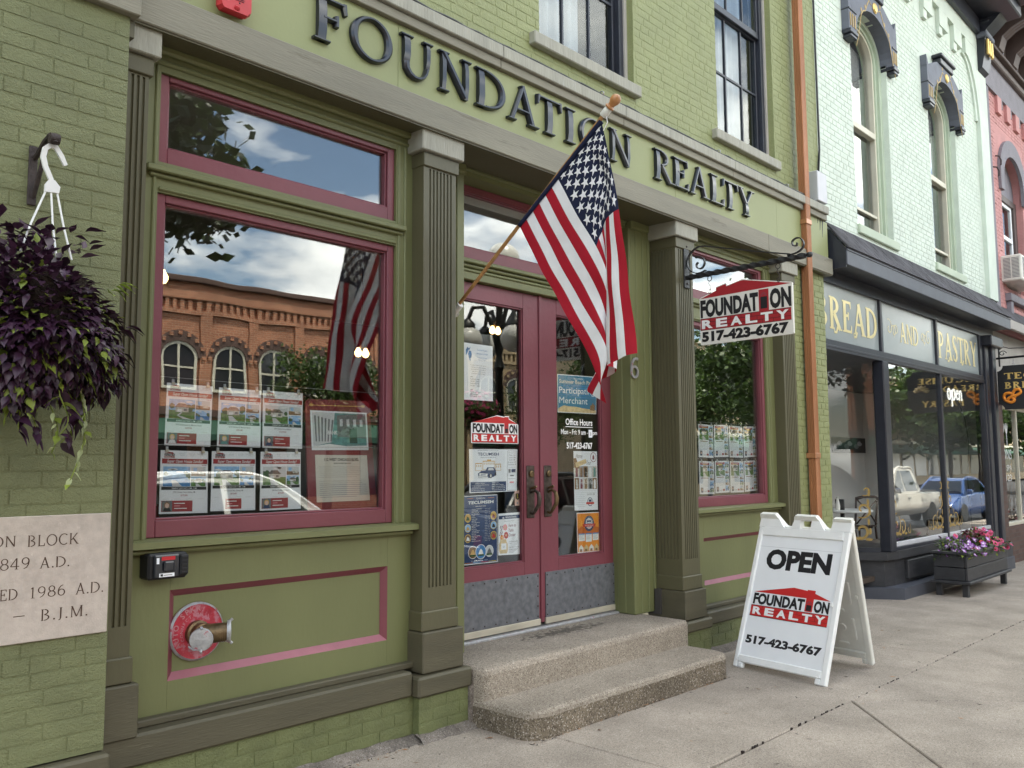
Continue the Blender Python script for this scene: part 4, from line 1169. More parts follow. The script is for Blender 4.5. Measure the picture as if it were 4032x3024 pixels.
def photo(mb, fr, x0, x1, y0, y1, off, kind, seed=0):
    """small printed picture of a house, room or lake assembled from flat patches of ink"""
    R = random.Random(seed); X = lambda a: x0+(x1-x0)*a; Yy = lambda b: y0+(y1-y0)*b
    f = lambda a, b, c=0: fr(X(a), Yy(b), c)
    if kind == 'room':
        mb.poly([(0, 0), (1, 0), (1, 1), (0, 1)], f, off, 'ink_lightgrey'); mb.poly([(0, 0), (1, 0), (1, .35), (0, .45)], f, off+LO, 'ink_brown')
        mb.poly([(.15, .5), (.4, .5), (.4, .9), (.15, .9)], f, off+LO, 'ink_sky'); mb.poly([(.5, .2), (.9, .15), (.9, .5), (.5, .5)], f, off+LO*1.5, 'ink_house'); return
    sky = 'ink_sky' if kind != 'dusk' else 'ink_lightgrey'
    mb.poly([(0, 0), (1, 0), (1, 1), (0, 1)], f, off, sky)
    for _ in range(3):
        a, b = R.uniform(.1, .9), R.uniform(.72, .95)
        mb.poly([(min(1, max(0, a+.14*cos(t*.785))), min(1, b+.05*sin(t*.785))) for t in range(8)], f, off+LO*.5, 'ink_white')
    mb.poly([(0, 0), (1, 0), (1, .42), (0, .45)], f, off+LO*.8, 'ink_grass' if kind != 'lake' else 'ink_blue')
    for _ in range(5):
        a, b, r = R.choice([R.uniform(.02, .25), R.uniform(.72, .98)]), R.uniform(.45, .7), R.uniform(.07, .15)
        mb.poly([(min(1, max(0, a+r*(.8+.3*R.random())*cos(t*.628))), max(0, min(1, b+1.3*r*(.8+.3*R.random())*sin(t*.628)))) for t in range(10)], f, off+LO*(1+.05*_), 'ink_tree')
    if kind != 'lake':
        mb.poly([(.25, .36), (.75, .36), (.75, .60), (.25, .60)], f, off+LO*1.5, 'ink_house')
        mb.poly([(.20, .60), (.80, .60), (.62, .80), (.36, .80)], f, off+LO*1.6, 'ink_roof')
        mb.poly([(.32, .36), (.48, .36), (.48, .50), (.32, .50)], f, off+LO*1.8, 'ink_white'); mb.poly([(.56, .42), (.68, .42), (.68, .54), (.56, .54)], f, off+LO*1.8, 'ink_mid')
    mb.poly([(.30, .30), (.46, .30), (.70, 0), (.34, 0)] if kind != 'path' else [(.45, .34), (.52, .34), (.40, .18), (.85, 0), (.55, 0), (.30, .18)], f, off+LO*2, 'ink_lightgrey')
def portrait(mb, fr, x0, x1, y0, y1, off, hair, coat):
    X = lambda a: x0+(x1-x0)*a; Yy = lambda b: y0+(y1-y0)*b
    f = lambda a, b, c=0: fr(X(a), Yy(b), c)
    mb.poly([(0, 0), (1, 0), (1, 1), (0, 1)], f, off, 'ink_mid')
    mb.poly([(.1, 0), (.9, 0), (.75, .34), (.25, .34)], f, off+LO*.6, coat)
    mb.disc(.5, .62, .27, .30, f, off+LO*.8, hair, 12); mb.disc(.5, .56, .19, .24, f, off+LO*1.1, 'ink_pink_light', 12)
wires = thing('display_wire', 'thin steel wires strung across the inside of the big shop window', 'wire', (2.6, 1.285, 1.9), 'wires the flyers hang from')
mb = MB(); mb.tube([(1.90, 1.287, 2.060), (2.5, 1.287, 2.052), (3.30, 1.287, 2.050)], .0012, 'worn_silver', 5); mb.cbox(3.285, 3.32, 1.28, 1.30, 2.04, 2.06, 'ink_black', .003); part('wire', mb, wires)
mb = MB(); mb.tube([(1.90, 1.287, 1.716), (2.5, 1.287, 1.712), (3.30, 1.287, 1.715)], .0012, 'worn_silver', 5); mb.cbox(3.285, 3.32, 1.28, 1.30, 1.706, 1.726, 'ink_black', .003); part('wire', mb, wires)
def clip(mb, x, z, Y=1.284): mb.cbox(x-.007, x+.007, Y-.003, Y+.006, z-.012, z+.016, 'worn_silver', .002); mb.cbox(x-.009, x+.009, Y-.006, Y-.002, z-.014, z, 'aluminium', .001)
GF = 'open house flyers clipped in the big window'
HR = [('f1', (1.983, 2.030), (2.231, 2.025), (2.226, 1.709), (1.979, 1.713), 'path', '1 PM - 2:30 PM', '3575 Robinwood Ct, Manitou Beach', '$329,900', 'open house flyer with winding path photo, upper left of six in the big window', 'ink_gold', 'ink_white'),
      ('f2', (2.267, 2.023), (2.517, 2.019), (2.518, 1.707), (2.263, 1.711), 'house', '11 AM - 12:30 PM', '2575 Parkway St, Manitou Beach', '$307,000', 'open house flyer priced $307,000, upper middle of the six in the big window', 'ink_gold', 'ink_teal'),
      ('f3', (2.527, 2.022), (2.782, 2.019), (2.784, 1.703), (2.531, 1.707), 'dusk', '11 AM - 1 PM', '8076 Clarks Cove, Addison', '$1,299,000', 'open house flyer priced $1,299,000, upper right of the six beside the red board', 'ink_black', 'ink_navy'),
      ('f4', (1.962, 1.688), (2.214, 1.683), (2.219, 1.365), (1.962, 1.370), 'lake', '1 PM - 3 PM', '2759 Wisner Hwy, Adrian, MI', '$375,000', 'open house flyer priced $375,000, lower left of the six in the big window', 'ink_brown', 'ink_black'),
      ('f5', (2.236, 1.685), (2.490, 1.684), (2.495, 1.368), (2.236, 1.372), 'house', '1 PM - 3 PM', '979 Lincoln Ave, Adrian, MI', '$275,000', 'open house flyer priced $275,000, lower middle of the six in the big window', None, None),
      ('f6', (2.521, 1.684), (2.775, 1.684), (2.781, 1.364), (2.523, 1.363), 'dusk', '1 PM - 3 PM', '360 Park St, Manitou Beach', '$599,000', 'open house flyer priced $599,000, lower right of the six beside the red board', 'ink_gold', 'ink_navy')]
for q, (nm, tl, tr, br, bl, kind, hrs, adr, price, lab, hair, coat) in enumerate(HR):
    fr = quadfr(tl, tr, br, bl, 1.288)
    t = thing('flyer', lab, 'flyer', (tl[0]+.12, 1.288, bl[1]), GF)
    mb = MB(); mb.prism([(0, 0), (1, 0), (1, 1), (0, 1)], lambda a, b: fr(a, b, 0), lambda a, b: fr(a, b, -.0015), 'paper'); part('sheet', mb, t)
    mb = MB(); logo(mb, fr, .07, .29, .885, .975, LO, red='ink_flyer_red')
    for i, s in enumerate(('Adrian Office', 'Tecumseh Office', 'Manitou Beach Office')):
        line(mb, s, fr, .44+i*.21, .945, .014, LO, 'ink_grey', w=.19, align='c', res=1); line(mb, '517-423-6767', fr, .44+i*.21, .920, .011, LO, 'ink_grey', w=.15, align='c', res=1)
    mb.rect(.03, .985, .79, .87, fr, LO, 'ink_flyer_red'); line(mb, 'Super Open House Sunday!', fr, .51, .808, .046, LO*2, 'ink_white', w=.84, bold=.012, shear=.28, align='c')
    for k in range(3): mb.disc(.88+k*.035, .768, .010, .008, fr, LO, 'ink_flyer_red', 8)
    mb.rect(.03, .97, .375, .425, fr, LO, 'ink_black'); line(mb, 'SUNDAY, JULY 21ST | '+hrs, fr, .5, .388, .024, LO*2, 'ink_white', w=.88, bold=.012, align='c')
    line(mb, adr, fr, .5, .325, .026, LO, 'ink_mid', w=.82, bold=.012, align='c'); line(mb, price, fr, .5, .275, .026, LO, 'ink_flyer_red', bold=.01, align='c')
    for k in range(4): mb.rect(.06+k*.24, .06+k*.24+.13, .226, .232, fr, LO, 'ink_lightgrey')
    if hair: mb.rect(.04, .68, .03, .205, fr, LO, 'ink_flyer_red')
    else: mb.rect(.32, .68, .03, .205, fr, LO, 'ink_flyer_red')
    x0 = .30 if hair else .35
    for k, (w, m) in enumerate(((.22, 'ink_white'), (.12, 'ink_pinkflower'), (.26, 'ink_white'))): mb.rect(x0, x0+w, .155-k*.04, .167-k*.04, fr, LO*2, m)
    if hair: portrait(mb, fr, .05, .26, .035, .20, LO*2, hair, coat)
    part('print', mb, t, fixn=False)
    mb = MB(); photo(mb, fr, .06, .62, .43, .745, LO, kind, q); photo(mb, fr, .64, .95, .60, .745, LO, 'room', q+9); photo(mb, fr, .64, .95, .43, .585, LO, 'house' if q % 2 else 'lake', q+20)
    part('photo', mb, t, fixn=False)
    mb = MB()
    for a in (.12, .88): p = fr(a, 1.0); clip(mb, p.x, p.z+.004)
    part('clip', mb, t)
# red history board with bank photograph and story sheet
t = thing('history_board', 'red display board with an old bank photograph and a printed story sheet', 'board', (3.05, 1.30, 1.34))
B = quadfr((2.806, 1.990), (3.263, 2.000), (3.334, 1.325), (2.841, 1.338), 1.300)
mb = MB(); mb.prism([(0, 0), (1, 0), (1, .97), (.95, 1), (.05, 1), (0, .97)], lambda a, b: B(a, b, 0), lambda a, b: B(a, b, -.012), 'burgundy')
part('panel', mb, t)
mb = MB(); mb.rect(.12, .86, .945, .951, B, LO, 'ink_gold'); mb.disc(.09, .95, .035, .012, B, LO, 'ink_gold', 10); mb.disc(.89, .95, .035, .012, B, LO, 'ink_gold', 10); part('gold_line', mb, t, fixn=False)
PF = quadfr((2.839, 1.926), (3.243, 1.927), (3.261, 1.700), (2.855, 1.696), 1.297)
mb = MB(); mb.rect(0, 1, 0, 1, PF, 0, 'paper'); mb.rect(.03, .97, .05, .96, PF, LO, 'ink_teal')
mb.poly([(.03, .96), (.42, .96), (.34, .20), (.03, .10)], PF, LO*1.5, 'ink_lightgrey')
for k in range(6): mb.poly([(.06+k*.06, .88-k*.02), (.09+k*.06, .87-k*.02), (.09+k*.05, .22), (.07+k*.05, .22)], PF, LO*2, 'ink_mid')
mb.poly([(.45, .90), (.97, .96), (.97, .30), (.45, .35)], PF, LO*1.5, 'ink_mid')
for k in range(4): mb.poly([(.50+k*.12, .80), (.55+k*.12, .81), (.55+k*.12, .62), (.50+k*.12, .62)], PF, LO*2, 'ink_lightgrey')
mb.poly([(.66, .54), (.80, .58), (.80, .18), (.66, .18)], PF, LO*2, 'ink_black'); mb.poly([(.03, .05), (.97, .05), (.97, .12), (.6, .10), (.3, .16), (.03, .10)], PF, LO*2.2, 'ink_white')
text(mb, 'BANK', PF, .28, .45, .40, .50, LO*2.5, 'ink_white', bold=.03)
part('photo', mb, t, fixn=False)
SF = quadfr((2.877, 1.669), (3.248, 1.668), (3.275, 1.395), (2.894, 1.395), 1.297)
mb = MB(); mb.rect(0, 1, 0, 1, SF, 0, 'paper_cream')
text(mb, '112 WEST CHICAGO BLVD.', SF, .17, .83, .87, .935, LO, 'ink_black', bold=.035); text(mb, '(SOUTHWEST BLOCK)', SF, .34, .67, .80, .835, LO, 'ink_black', bold=.03, shear=.2)
para(mb, ['This building was built in 1849. Mr. C.A. Stacy and Mr. Perley Bills formed', 'the Union Hall Association to erect this building. This three-story, painted', 'brick commercial block is the oldest business block in Tecumseh. Although',
          'it began as the town\'s post office, the east half of this block is best', 'remembered for its banking history. Preceded by other short-lived banks,', 'the Lilley State Bank prospered at this location from 1893 to 1933.', '',
          'In the 1970\'s, The Chocolate Vault and the Cake Shoppe was located here.', 'People came from all over to learn the art of cake decorating and chocolate'],
     SF, .06, .95, .755, .043, .020, LO, 'ink_mid')
for k in range(7): mb.rect(.06, .95-(.2 if k == 6 else 0), .355-k*.043, .366-k*.043, SF, LO, 'ink_grey')
part('story_sheet', mb, t, fixn=False)
# furled flag standing inside the window's left edge
t = thing('small_flag', 'furled stars and stripes flag standing inside the left edge of the big window', 'flag', (1.90, 1.40, 1.3))
mb = MB(); n = 14
def fl(s, z): return (1.935+.07*s+.03*sin(z*5+s*3), 1.40+.035*sin(s*9+z*4), z)
for i in range(n):
    for j in range(16):
        s0, s1 = i/n*2-1, (i+1)/n*2-1; z0, z1 = 1.30+j*.058, 1.30+(j+1)*.058
        w = lambda s, z: s*(1-.7*max(0, (z-1.9)/.35)) if z > 1.9 else s*(1-.25*(z-1.3))
        m = 'flag_blue' if z0 > 1.78 else ('flag_red' if int((i+j*.55)/2) % 2 else 'flag_white')
        mb.add([fl(w(s0, z0), z0), fl(w(s1, z0), z0), fl(w(s1, z1), z1), fl(w(s0, z1), z1)], [(0, 1, 2, 3)], m)
part('cloth', mb, t, fixn=False)
mb = MB(); mb.tube([(1.935, 1.42, .83), (1.935, 1.42, 2.35)], .009, 'pole_wood', 6); mb.lathe([(.05, 0), (.05, .02), (.012, .03)], (1.935, 1.42, .83), (0, 0, 1), 'brass_dark', 12); part('staff', mb, t)
# eight listing sheets in the right window
GR = 'listing sheets clipped in the right window'
for q in range(8):
    r, c = divmod(q, 4)
    x0 = 7.040+c*.281; w = .262
    zt = 1.977 if r == 0 else 1.633; zb = 1.668 if r == 0 else 1.328
    sk = (-.006, .004, -.003, .008)[c]
    fr = quadfr((x0, zt), (x0+w, zt+sk), (x0+w-.004, zb+sk), (x0-.004, zb), 1.288)
    pos = ('leftmost', 'second from the left', 'third from the left', 'rightmost')[c]
    t = thing('listing_sheet', 'house listing sheet, %s of the %s row in the right window' % (pos, ('upper', 'lower')[r]), 'flyer', (x0+.13, 1.288, zb), GR)
    mb = MB(); mb.prism([(0, 0), (1, 0), (1, 1), (0, 1)], lambda a, b: fr(a, b, 0), lambda a, b: fr(a, b, -.0015), 'paper'); part('sheet', mb, t)
    mb = MB(); mb.rect(.06, .66, .885, .955, fr, LO*2.6, 'ink_flyer_red'); mb.rect(.14, .58, .925, .938, fr, LO*3, 'ink_white'); mb.rect(.22, .48, .86 if q % 2 else .885, .90, fr, LO*3.2, 'ink_yellow')
    mb.rect(.10, .60, .475, .50, fr, LO, 'ink_brown')
    for k in range(8): mb.rect(.08, .66-(.1 if k == 7 else 0), .44-k*.03, .450-k*.03, fr, LO, 'ink_lightgrey')
    portrait(mb, fr, .08, .24, .05, .20, LO, ('ink_black', 'ink_brown')[q % 2], 'ink_navy'); mb.rect(.30, .48, .06, .10, fr, LO, 'ink_lightgrey'); mb.rect(.52, .66, .06, .12, fr, LO, 'ink_flyer_red')
    part('print', mb, t, fixn=False)
    mb = MB(); photo(mb, fr, .06, .68, .53, .955, LO*.5, ('house', 'path', 'dusk', 'house')[c], q+40)
    for k in range(5): photo(mb, fr, .71, .95, .06+k*.18, .225+k*.18, LO, ('lake', 'room', 'house', 'room', 'house')[(k+q) % 5], q*5+k)
    part('photo', mb, t, fixn=False)
    mb = MB()
    for a in (.14, .86): p = fr(a, 1.0); clip(mb, p.x, p.z+.004)
    part('clip', mb, t)
wr = thing('display_wire', 'thin steel wires strung across the inside of the right window', 'wire', (7.5, 1.285, 1.9), 'wires the flyers hang from')
for z in (1.992, 1.650):
    mb = MB(); mb.tube([(6.80, 1.287, z+.006), (7.6, 1.287, z), (8.10, 1.287, z+.004)], .0012, 'worn_silver', 5); mb.cbox(8.05, 8.085, 1.28, 1.30, z-.006, z+.012, 'ink_black', .003); part('wire', mb, wr)

# ---------------------------------------------------------------- notices on the doors (behind the glass)
def sheet(name, label, cat, tl, tr, br, bl, mat='paper', Y=1.5925, group='notices taped inside the door glass'):
    fr = quadfr(tl, tr, br, bl, Y)
    t = thing(name, label, cat, (tl[0]/2+tr[0]/2, Y, bl[1]), group)
    mb = MB(); mb.prism([(0, 0), (1, 0), (1, 1), (0, 1)], lambda a, b: fr(a, b, 0), lambda a, b: fr(a, b, -.0012), mat); part('sheet', mb, t)
    return t, fr
t, fr = sheet('notice', 'white exhibit notice with blue headdress emblem, topmost on the left door', 'notice', (4.330, 2.502), (4.640, 2.501), (4.641, 2.084), (4.330, 2.081))
mb = MB()
for k in range(9): mb.poly([(.10+k*.017, .78+.02*k), (.115+k*.017, .78+.02*k), (.12+k*.012, .93-abs(k-4)*.012), (.095+k*.012, .93-abs(k-4)*.012)], fr, LO, 'ink_blue')
mb.poly([(.20, .72), (.27, .74), (.29, .80), (.27, .86), (.20, .87), (.17, .80)], fr, LO*1.4, 'ink_blue'); mb.poly([(.20, .70), (.26, .69), (.24, .76)], fr, LO*1.6, 'ink_sky')
line(mb, 'Tecumseh Products', fr, .64, .885, .030, LO, 'ink_blue', w=.60, shear=.35, align='c'); line(mb, 'Retrospective Exhibit', fr, .64, .82, .030, LO, 'ink_blue', w=.60, shear=.35, align='c')
line(mb, 'In Conjunction with Tecumseh', fr, .64, .755, .018, LO, 'ink_blue', w=.58, shear=.2, align='c'); line(mb, 'Bicentennial Celebration', fr, .64, .715, .018, LO, 'ink_blue', w=.48, shear=.2, align='c')
para(mb, ['For decades, the Tecumseh Products Company was', 'the town\'s largest employer and a cornerstone of', 'the community. This Retrospective Exhibit brings', 'together photos, memorabilia, and personal', 'accounts to tell the story of "The Products."'], fr, .10, .93, .63, .037, .019, LO, 'ink_mid', align='c')
para(mb, ['WHEN:', 'Thursday, July 18:   2pm-8pm', 'Friday, July 19:       12pm-8pm', 'Saturday, July 20:  12pm-8pm', 'Sunday, July 21:       2pm-4pm', '', 'WHERE:', 'The Underwood-Orr Post', 'of the American Legion,', '101 W. Pottawatamie, Tecumseh'], fr, .24, .86, .42, .038, .020, LO, 'ink_mid', bold=.008)
part('print', mb, t, fixn=False)
t = thing('sticker', 'house shaped red and white realty sticker on the left door glass', 'sticker', (4.655, 1.5815, 1.76), 'notices taped inside the door glass')
mb = MB(); logo(mb, fy(1.5822), 4.412, 4.898, 1.772, 1.972, .0002, white='ink_white'); part('print', mb, t, fixn=False)
t, fr = sheet('poster', 'white classic car show poster with a navy convertible, on the left door', 'poster', (4.392, 1.722), (4.907, 1.725), (4.895, 1.405), (4.397, 1.403))
mb = MB(); nv = 'ink_navy'
line(mb, 'DOWNTOWN', fr, .17, .955, .025, LO, nv, w=.20); mb.rect(.38, .60, .962, .967, fr, LO, nv); text(mb, 'TECUMSEH', fr, .17, .60, .85, .92, LO, nv, bold=.02); line(mb, 'Classic Car and Bike Show', fr, .385, .80, .020, LO, nv, w=.32, shear=.2, align='c', bold=.01)
mb.rect(.02, .765, .02, .245, fr, LO, nv)
for (a, b, c, d) in ((.12, .26, .50, .68), (.27, .52, .52, .73), (.53, .65, .50, .66)):
    mb.rect(a, b, c, d, fr, LO, 'ink_gold'); mb.rect(a+.008, b-.008, c+.01, d-.02, fr, LO*1.5, 'paper')
    for k in range(int((b-a)/.04)): mb.rect(a+.02+k*.04, a+.035+k*.04, d-.09, d-.04, fr, LO*2, 'ink_gold')
mb.rect(.36, .44, .73, .76, fr, LO, 'ink_gold')
mb.poly([(.18, .34), (.17, .44), (.24, .50), (.33, .51), (.36, .58), (.50, .58), (.54, .50), (.55, .42), (.50, .36), (.40, .33)], fr, LO*2.5, nv)
mb.poly([(.37, .51), (.39, .565), (.48, .565), (.50, .51)], fr, LO*3, 'ink_lightgrey'); mb.poly([(.19, .39), (.36, .37), (.37, .43), (.20, .45)], fr, LO*3, 'ink_white'); mb.poly([(.18, .35), (.38, .33), (.38, .36), (.18, .38)], fr, LO*3.3, 'ink_white')
for k in range(5): mb.rect(.23+k*.02, .24+k*.02, .39, .43, fr, LO*3.5, nv)
mb.disc(.43, .38, .030, .055, fr, LO*3.5, 'ink_black', 14); mb.disc(.43, .38, .018, .034, fr, LO*4, 'ink_white', 12); mb.disc(.53, .42, .018, .045, fr, LO*3.5, 'ink_black', 12)
mb.rect(.79, .98, .02, .965, fr, LO, 'ink_mid'); mb.rect(.795, .975, .028, .957, fr, LO*1.4, 'paper')
line(mb, '2024 Show Dates', fr, .885, .905, .022, LO*2, 'ink_grey', w=.16, align='c', bold=.01)
for k, s in enumerate(('May 16', 'June 20', 'July 18', 'August 15', 'September 19')): line(mb, s, fr, .885, .845-k*.055, .032, LO*2, 'ink_mid', w=.17, align='c')
line(mb, 'Proud Sponsors', fr, .885, .56, .018, LO*2, 'ink_grey', w=.14, align='c'); mb.rect(.81, .86, .44, .53, fr, LO*2, 'ink_mid'); mb.rect(.875, .965, .45, .53, fr, LO*2, 'ink_navy'); mb.rect(.85, .93, .36, .39, fr, LO*2, 'ink_mid'); mb.rect(.81, .96, .295, .305, fr, LO*2, 'ink_grey'); mb.rect(.84, .93, .20, .235, fr, LO*2, 'ink_pinkflower')
for k, s in enumerate(('Time:  6:00pm to 8:00pm', 'Location:  Old National Bank parking lot', 'W. Chicago Blvd.', 'All participants required', 'For information, Contact:')): line(mb, s, fr, .04, .205-k*.04, .018, LO*2, 'ink_white', w=.36)
for k, s in enumerate(('FREE Event', 'FREE Dash Plaques', 'Please bring non-perishable food', 'items to be donated to the', 'Tecumseh Service Club')): line(mb, s, fr, .46, .205-k*.04, .022, LO*2, 'ink_white', w=.28, bold=.012)
part('print', mb, t, fixn=False)
t, fr = sheet('poster', 'dark navy downtown event schedule poster with round photos, low on the left door', 'poster', (4.332, 1.383), (4.684, 1.386), (4.683, .887), (4.332, .891))
mb = MB(); mb.rect(.012, .985, .012, .99, fr, LO, nv)
mb.rect(.12, .28, .957, .961, fr, LO*2, 'ink_orange'); mb.rect(.72, .90, .957, .961, fr, LO*2, 'ink_orange'); line(mb, 'DOWNTOWN', fr, .5, .942, .026, LO*2, 'ink_white', w=.40, align='c'); text(mb, 'TECUMSEH', fr, .14, .88, .875, .92, LO*2, 'ink_white', bold=.03, shear=.05)
line(mb, '2024 DOWNTOWN EVENT SCHEDULE', fr, .5, .835, .012, LO*2, 'ink_white', w=.48, align='c', bold=.015)
EV = ['10TH ANNUAL ICE SCULPTURE FESTIVAL', 'COOKIE CRAWL WALK', 'MUSIC ON THE BOULEVARD', 'CLASSIC CAR AND BIKE SHOW', 'ART WALK', 'APPLE FESTIVAL', 'ART TRAIL TECUMSEH', 'FARMERS MARKET', 'CLASSIC CAR AND BIKE SHOW', 'MUSIC IN THE PARK', 'BICENTENNIAL CELEBRATION', 'SUMMER BEACH', 'MUSIC IN THE PARK', 'CLASSIC CAR AND BIKE SHOW', 'BEATLES TRIBUTE CONCERT', 'TRUNK OR TREAT', 'WINE AND CHOCOLATE WALK', 'CHRISTMAS PARADE', 'MERRY MARKET', 'MOONLIGHT HOLIDAY SHOPPING']
for k, s in enumerate(EV):
    b = .795-k*.0245; line(mb, s, fr, .24, b, .011, LO*2, 'ink_white', w=.36, res=1, bold=.01); mb.rect(.62, .70, b+.001, b+.004, fr, LO*2, 'ink_lightgrey'); line(mb, ('January 20', 'May 16', 'June 8', 'July 18', 'August 15', 'October 13')[k % 6], fr, .78, b, .010, LO*2, 'ink_white', w=.10, align='r', res=1)
for k, (a, b, c1, c2) in enumerate(((.13, .675, 'ink_gold', 'ink_tree'), (.13, .53, 'ink_sky', 'ink_gold'), (.13, .38, 'ink_brown', 'ink_white'), (.88, .69, 'ink_gold', 'ink_plum'), (.88, .55, 'ink_sky', 'ink_black'), (.88, .40, 'ink_brown', 'ink_red'))):
    mb.disc(a, b, .092, .062, fr, LO*2, 'ink_yellow', 18); mb.disc(a, b, .082, .055, fr, LO*2.5, c1, 18); mb.poly([(a-.05, b-.03), (a+.05, b-.035), (a+.03, b+.01), (a-.02, b+.025)], fr, LO*3, c2)
for k, (a, r, c1, c2) in enumerate(((.27, .135, 'ink_brown', 'ink_gold'), (.75, .125, 'ink_lightgrey', 'ink_mid'), (.50, .155, 'ink_blue', 'ink_white'))):
    mb.disc(a, .175, r, r*.70, fr, LO*(2+k*.8), 'ink_white', 22); mb.disc(a, .175, r*.92, r*.64, fr, LO*(2.3+k*.8), c1, 22)
    mb.poly([(a-.08, .13), (a+.08, .13), (a+.04, .19), (a, .22), (a-.04, .19)], fr, LO*(2.6+k*.8), c2); mb.poly([(a-.09, .115), (a+.09, .115), (a+.085, .14), (a-.085, .14)], fr, LO*(2.8+k*.8), 'ink_tree')
for k, m in enumerate(('ink_orange', 'ink_sky', 'ink_red', 'ink_yellow')): mb.rect(.04+k*.23, .27+k*.23, .022, .028, fr, LO*2, m)
line(mb, 'downtowntecumseh.com', fr, .22, .045, .012, LO*2, 'ink_white', w=.34, res=1); line(mb, '517.424.6003', fr, .60, .045, .012, LO*2, 'ink_white', w=.18, res=1)
part('print', mb, t, fixn=False)
t, fr = sheet('poster', 'white dinner poster with pink flowers in a golden jar, low on the left door', 'poster', (4.694, 1.242), (4.932, 1.244), (4.945, .926), (4.692, .934))
mb = MB(); mb.rect(.02, .98, .86, .945, fr, LO, 'ink_navy'); line(mb, 'Habitat for Humanity', fr, .56, .885, .040, LO*2, 'ink_white', w=.62, bold=.015, align='c'); mb.poly([(.16, .88), (.22, .92), (.28, .88), (.25, .88), (.25, .87), (.19, .87), (.19, .88)], fr, LO*2, 'ink_white')
line(mb, 'Invites you to join our table at the', fr, .5, .80, .022, LO, 'ink_mid', w=.62, shear=.2, align='c')
for k, s in enumerate(('Farm to', 'Table', 'Dinner')): line(mb, s, fr, .45, .665-k*.115, .072, LO, 'ink_plum', w=.50, shear=.25, bold=.008)
for (a, b, r, m) in ((.30, .66, .085, 'ink_pinkflower'), (.34, .47, .09, 'ink_red'), (.16, .42, .07, 'ink_orange')):
    for k in range(8): mb.disc(a+r*.75*cos(k*.785), b+r*.6*sin(k*.785), r*.42, r*.34, fr, LO*(1+k*.05), m, 8)
    mb.disc(a, b, r*.4, r*.32, fr, LO*2, 'ink_sand', 8)
for k in range(14): mb.disc(.06+.02*(k % 5)+.03*(k // 5), .48+.035*(k % 7), .022, .015, fr, LO, 'ink_plum', 6)
mb.poly([(.06, .04), (.36, .04), (.40, .10), (.40, .26), (.34, .34), (.34, .38), (.08, .38), (.08, .34), (.03, .26), (.03, .10)], fr, LO*2.2, 'ink_sand'); mb.rect(.12, .34, .13, .28, fr, LO*2.6, 'paper'); line(mb, '$75', fr, .23, .18, .035, LO*3, 'ink_mid', w=.12, align='c')
para(mb, ['Saturday, August 24, 2024', '6:00 pm', '', 'Adrian College, Tobias Center', '110 Madison Street, Adrian'], fr, .45, .95, .33, .045, .028, LO, 'ink_mid')
for k in range(4): mb.rect(.45, .80-.05*k, .115-k*.024, .123-k*.024, fr, LO, 'ink_grey')
part('print', mb, t, fixn=False)
t, fr = sheet('sticker', 'small black and pink recruiting sticker by the left door handle', 'sticker', (4.874, 1.409), (4.934, 1.409), (4.936, 1.293), (4.875, 1.295), 'ink_pink_light')
mb = MB(); mb.poly([(.15, .82), (.85, .82), (.85, .50), (.5, .36), (.15, .50)], fr, LO, 'ink_black'); line(mb, 'ARMY', fr, .5, .68, .07, LO*2, 'ink_yellow', w=.6, align='c', bold=.02); line(mb, 'NATIONAL', fr, .5, .59, .05, LO*2, 'ink_yellow', w=.6, align='c'); line(mb, 'GUARD', fr, .5, .50, .06, LO*2, 'ink_yellow', w=.55, align='c', bold=.02); line(mb, 'Support Your', fr, .5, .90, .04, LO, 'ink_mid', w=.8, align='c'); mb.disc(.5, .18, .16, .08, fr, LO, 'ink_grey', 10); part('print', mb, t, fixn=False)
t, fr = sheet('poster', 'blue beach poster with sand and white lettering, topmost on the right door', 'poster', (5.391, 2.345), (5.912, 2.357), (5.900, 2.035), (5.391, 2.031))
mb = MB(); mb.rect(.012, .988, .02, .98, fr, LO, 'ink_sea')
for k in range(6): mb.poly([(.012, .40+k*.06), (.988, .42+k*.06), (.988, .425+k*.06), (.5, .43+k*.06), (.012, .41+k*.06)], fr, LO*1.4, 'ink_blue')
line(mb, 'TECUMSEH', fr, .52, .885, .045, LO*2, 'ink_white', w=.24, align='c'); line(mb, 'Summer Beach Party', fr, .04, .775, .095, LO*2, 'paper_cream', w=.92, bold=.022)
line(mb, 'Participating', fr, .04, .51, .165, LO*2, 'ink_white', w=.90); line(mb, 'Merchant', fr, .04, .245, .165, LO*2, 'ink_white', w=.72)
mb.poly([(.012, .02), (.988, .02), (.988, .10), (.80, .12), (.62, .14), (.45, .17), (.30, .17), (.15, .19), (.06, .14), (.012, .10)], fr, LO*2.4, 'ink_sand')
mb.poly([(.82, .10), (.95, .08), (.95, .24), (.92, .24), (.92, .28), (.88, .28), (.88, .23), (.84, .23)], fr, LO*2.8, 'ink_brown'); part('print', mb, t, fixn=False)
t = thing('window_lettering', 'white office hours lettering on the right door glass', 'lettering', (5.65, 1.582, 1.74))
mb = MB(); fw = fy(1.5826)
text(mb, 'Office Hours', fw, 5.478, 5.831, 1.930, 1.985, 0, 'ink_white', bold=.022); mb.rect(5.475, 5.833, 1.914, 1.920, fw, .0003, 'ink_white')
text(mb, 'Mon - Fri: 9 am -', fw, 5.418, 5.772, 1.853, 1.896, 0, 'ink_white', bold=.02); text(mb, 'pm', fw, 5.832, 5.895, 1.843, 1.880, 0, 'ink_white', bold=.02)
text(mb, '517-423-6767', fw, 5.488, 5.828, 1.735, 1.790, 0, 'ink_white', bold=.035); part('letters', mb, t, fixn=False)
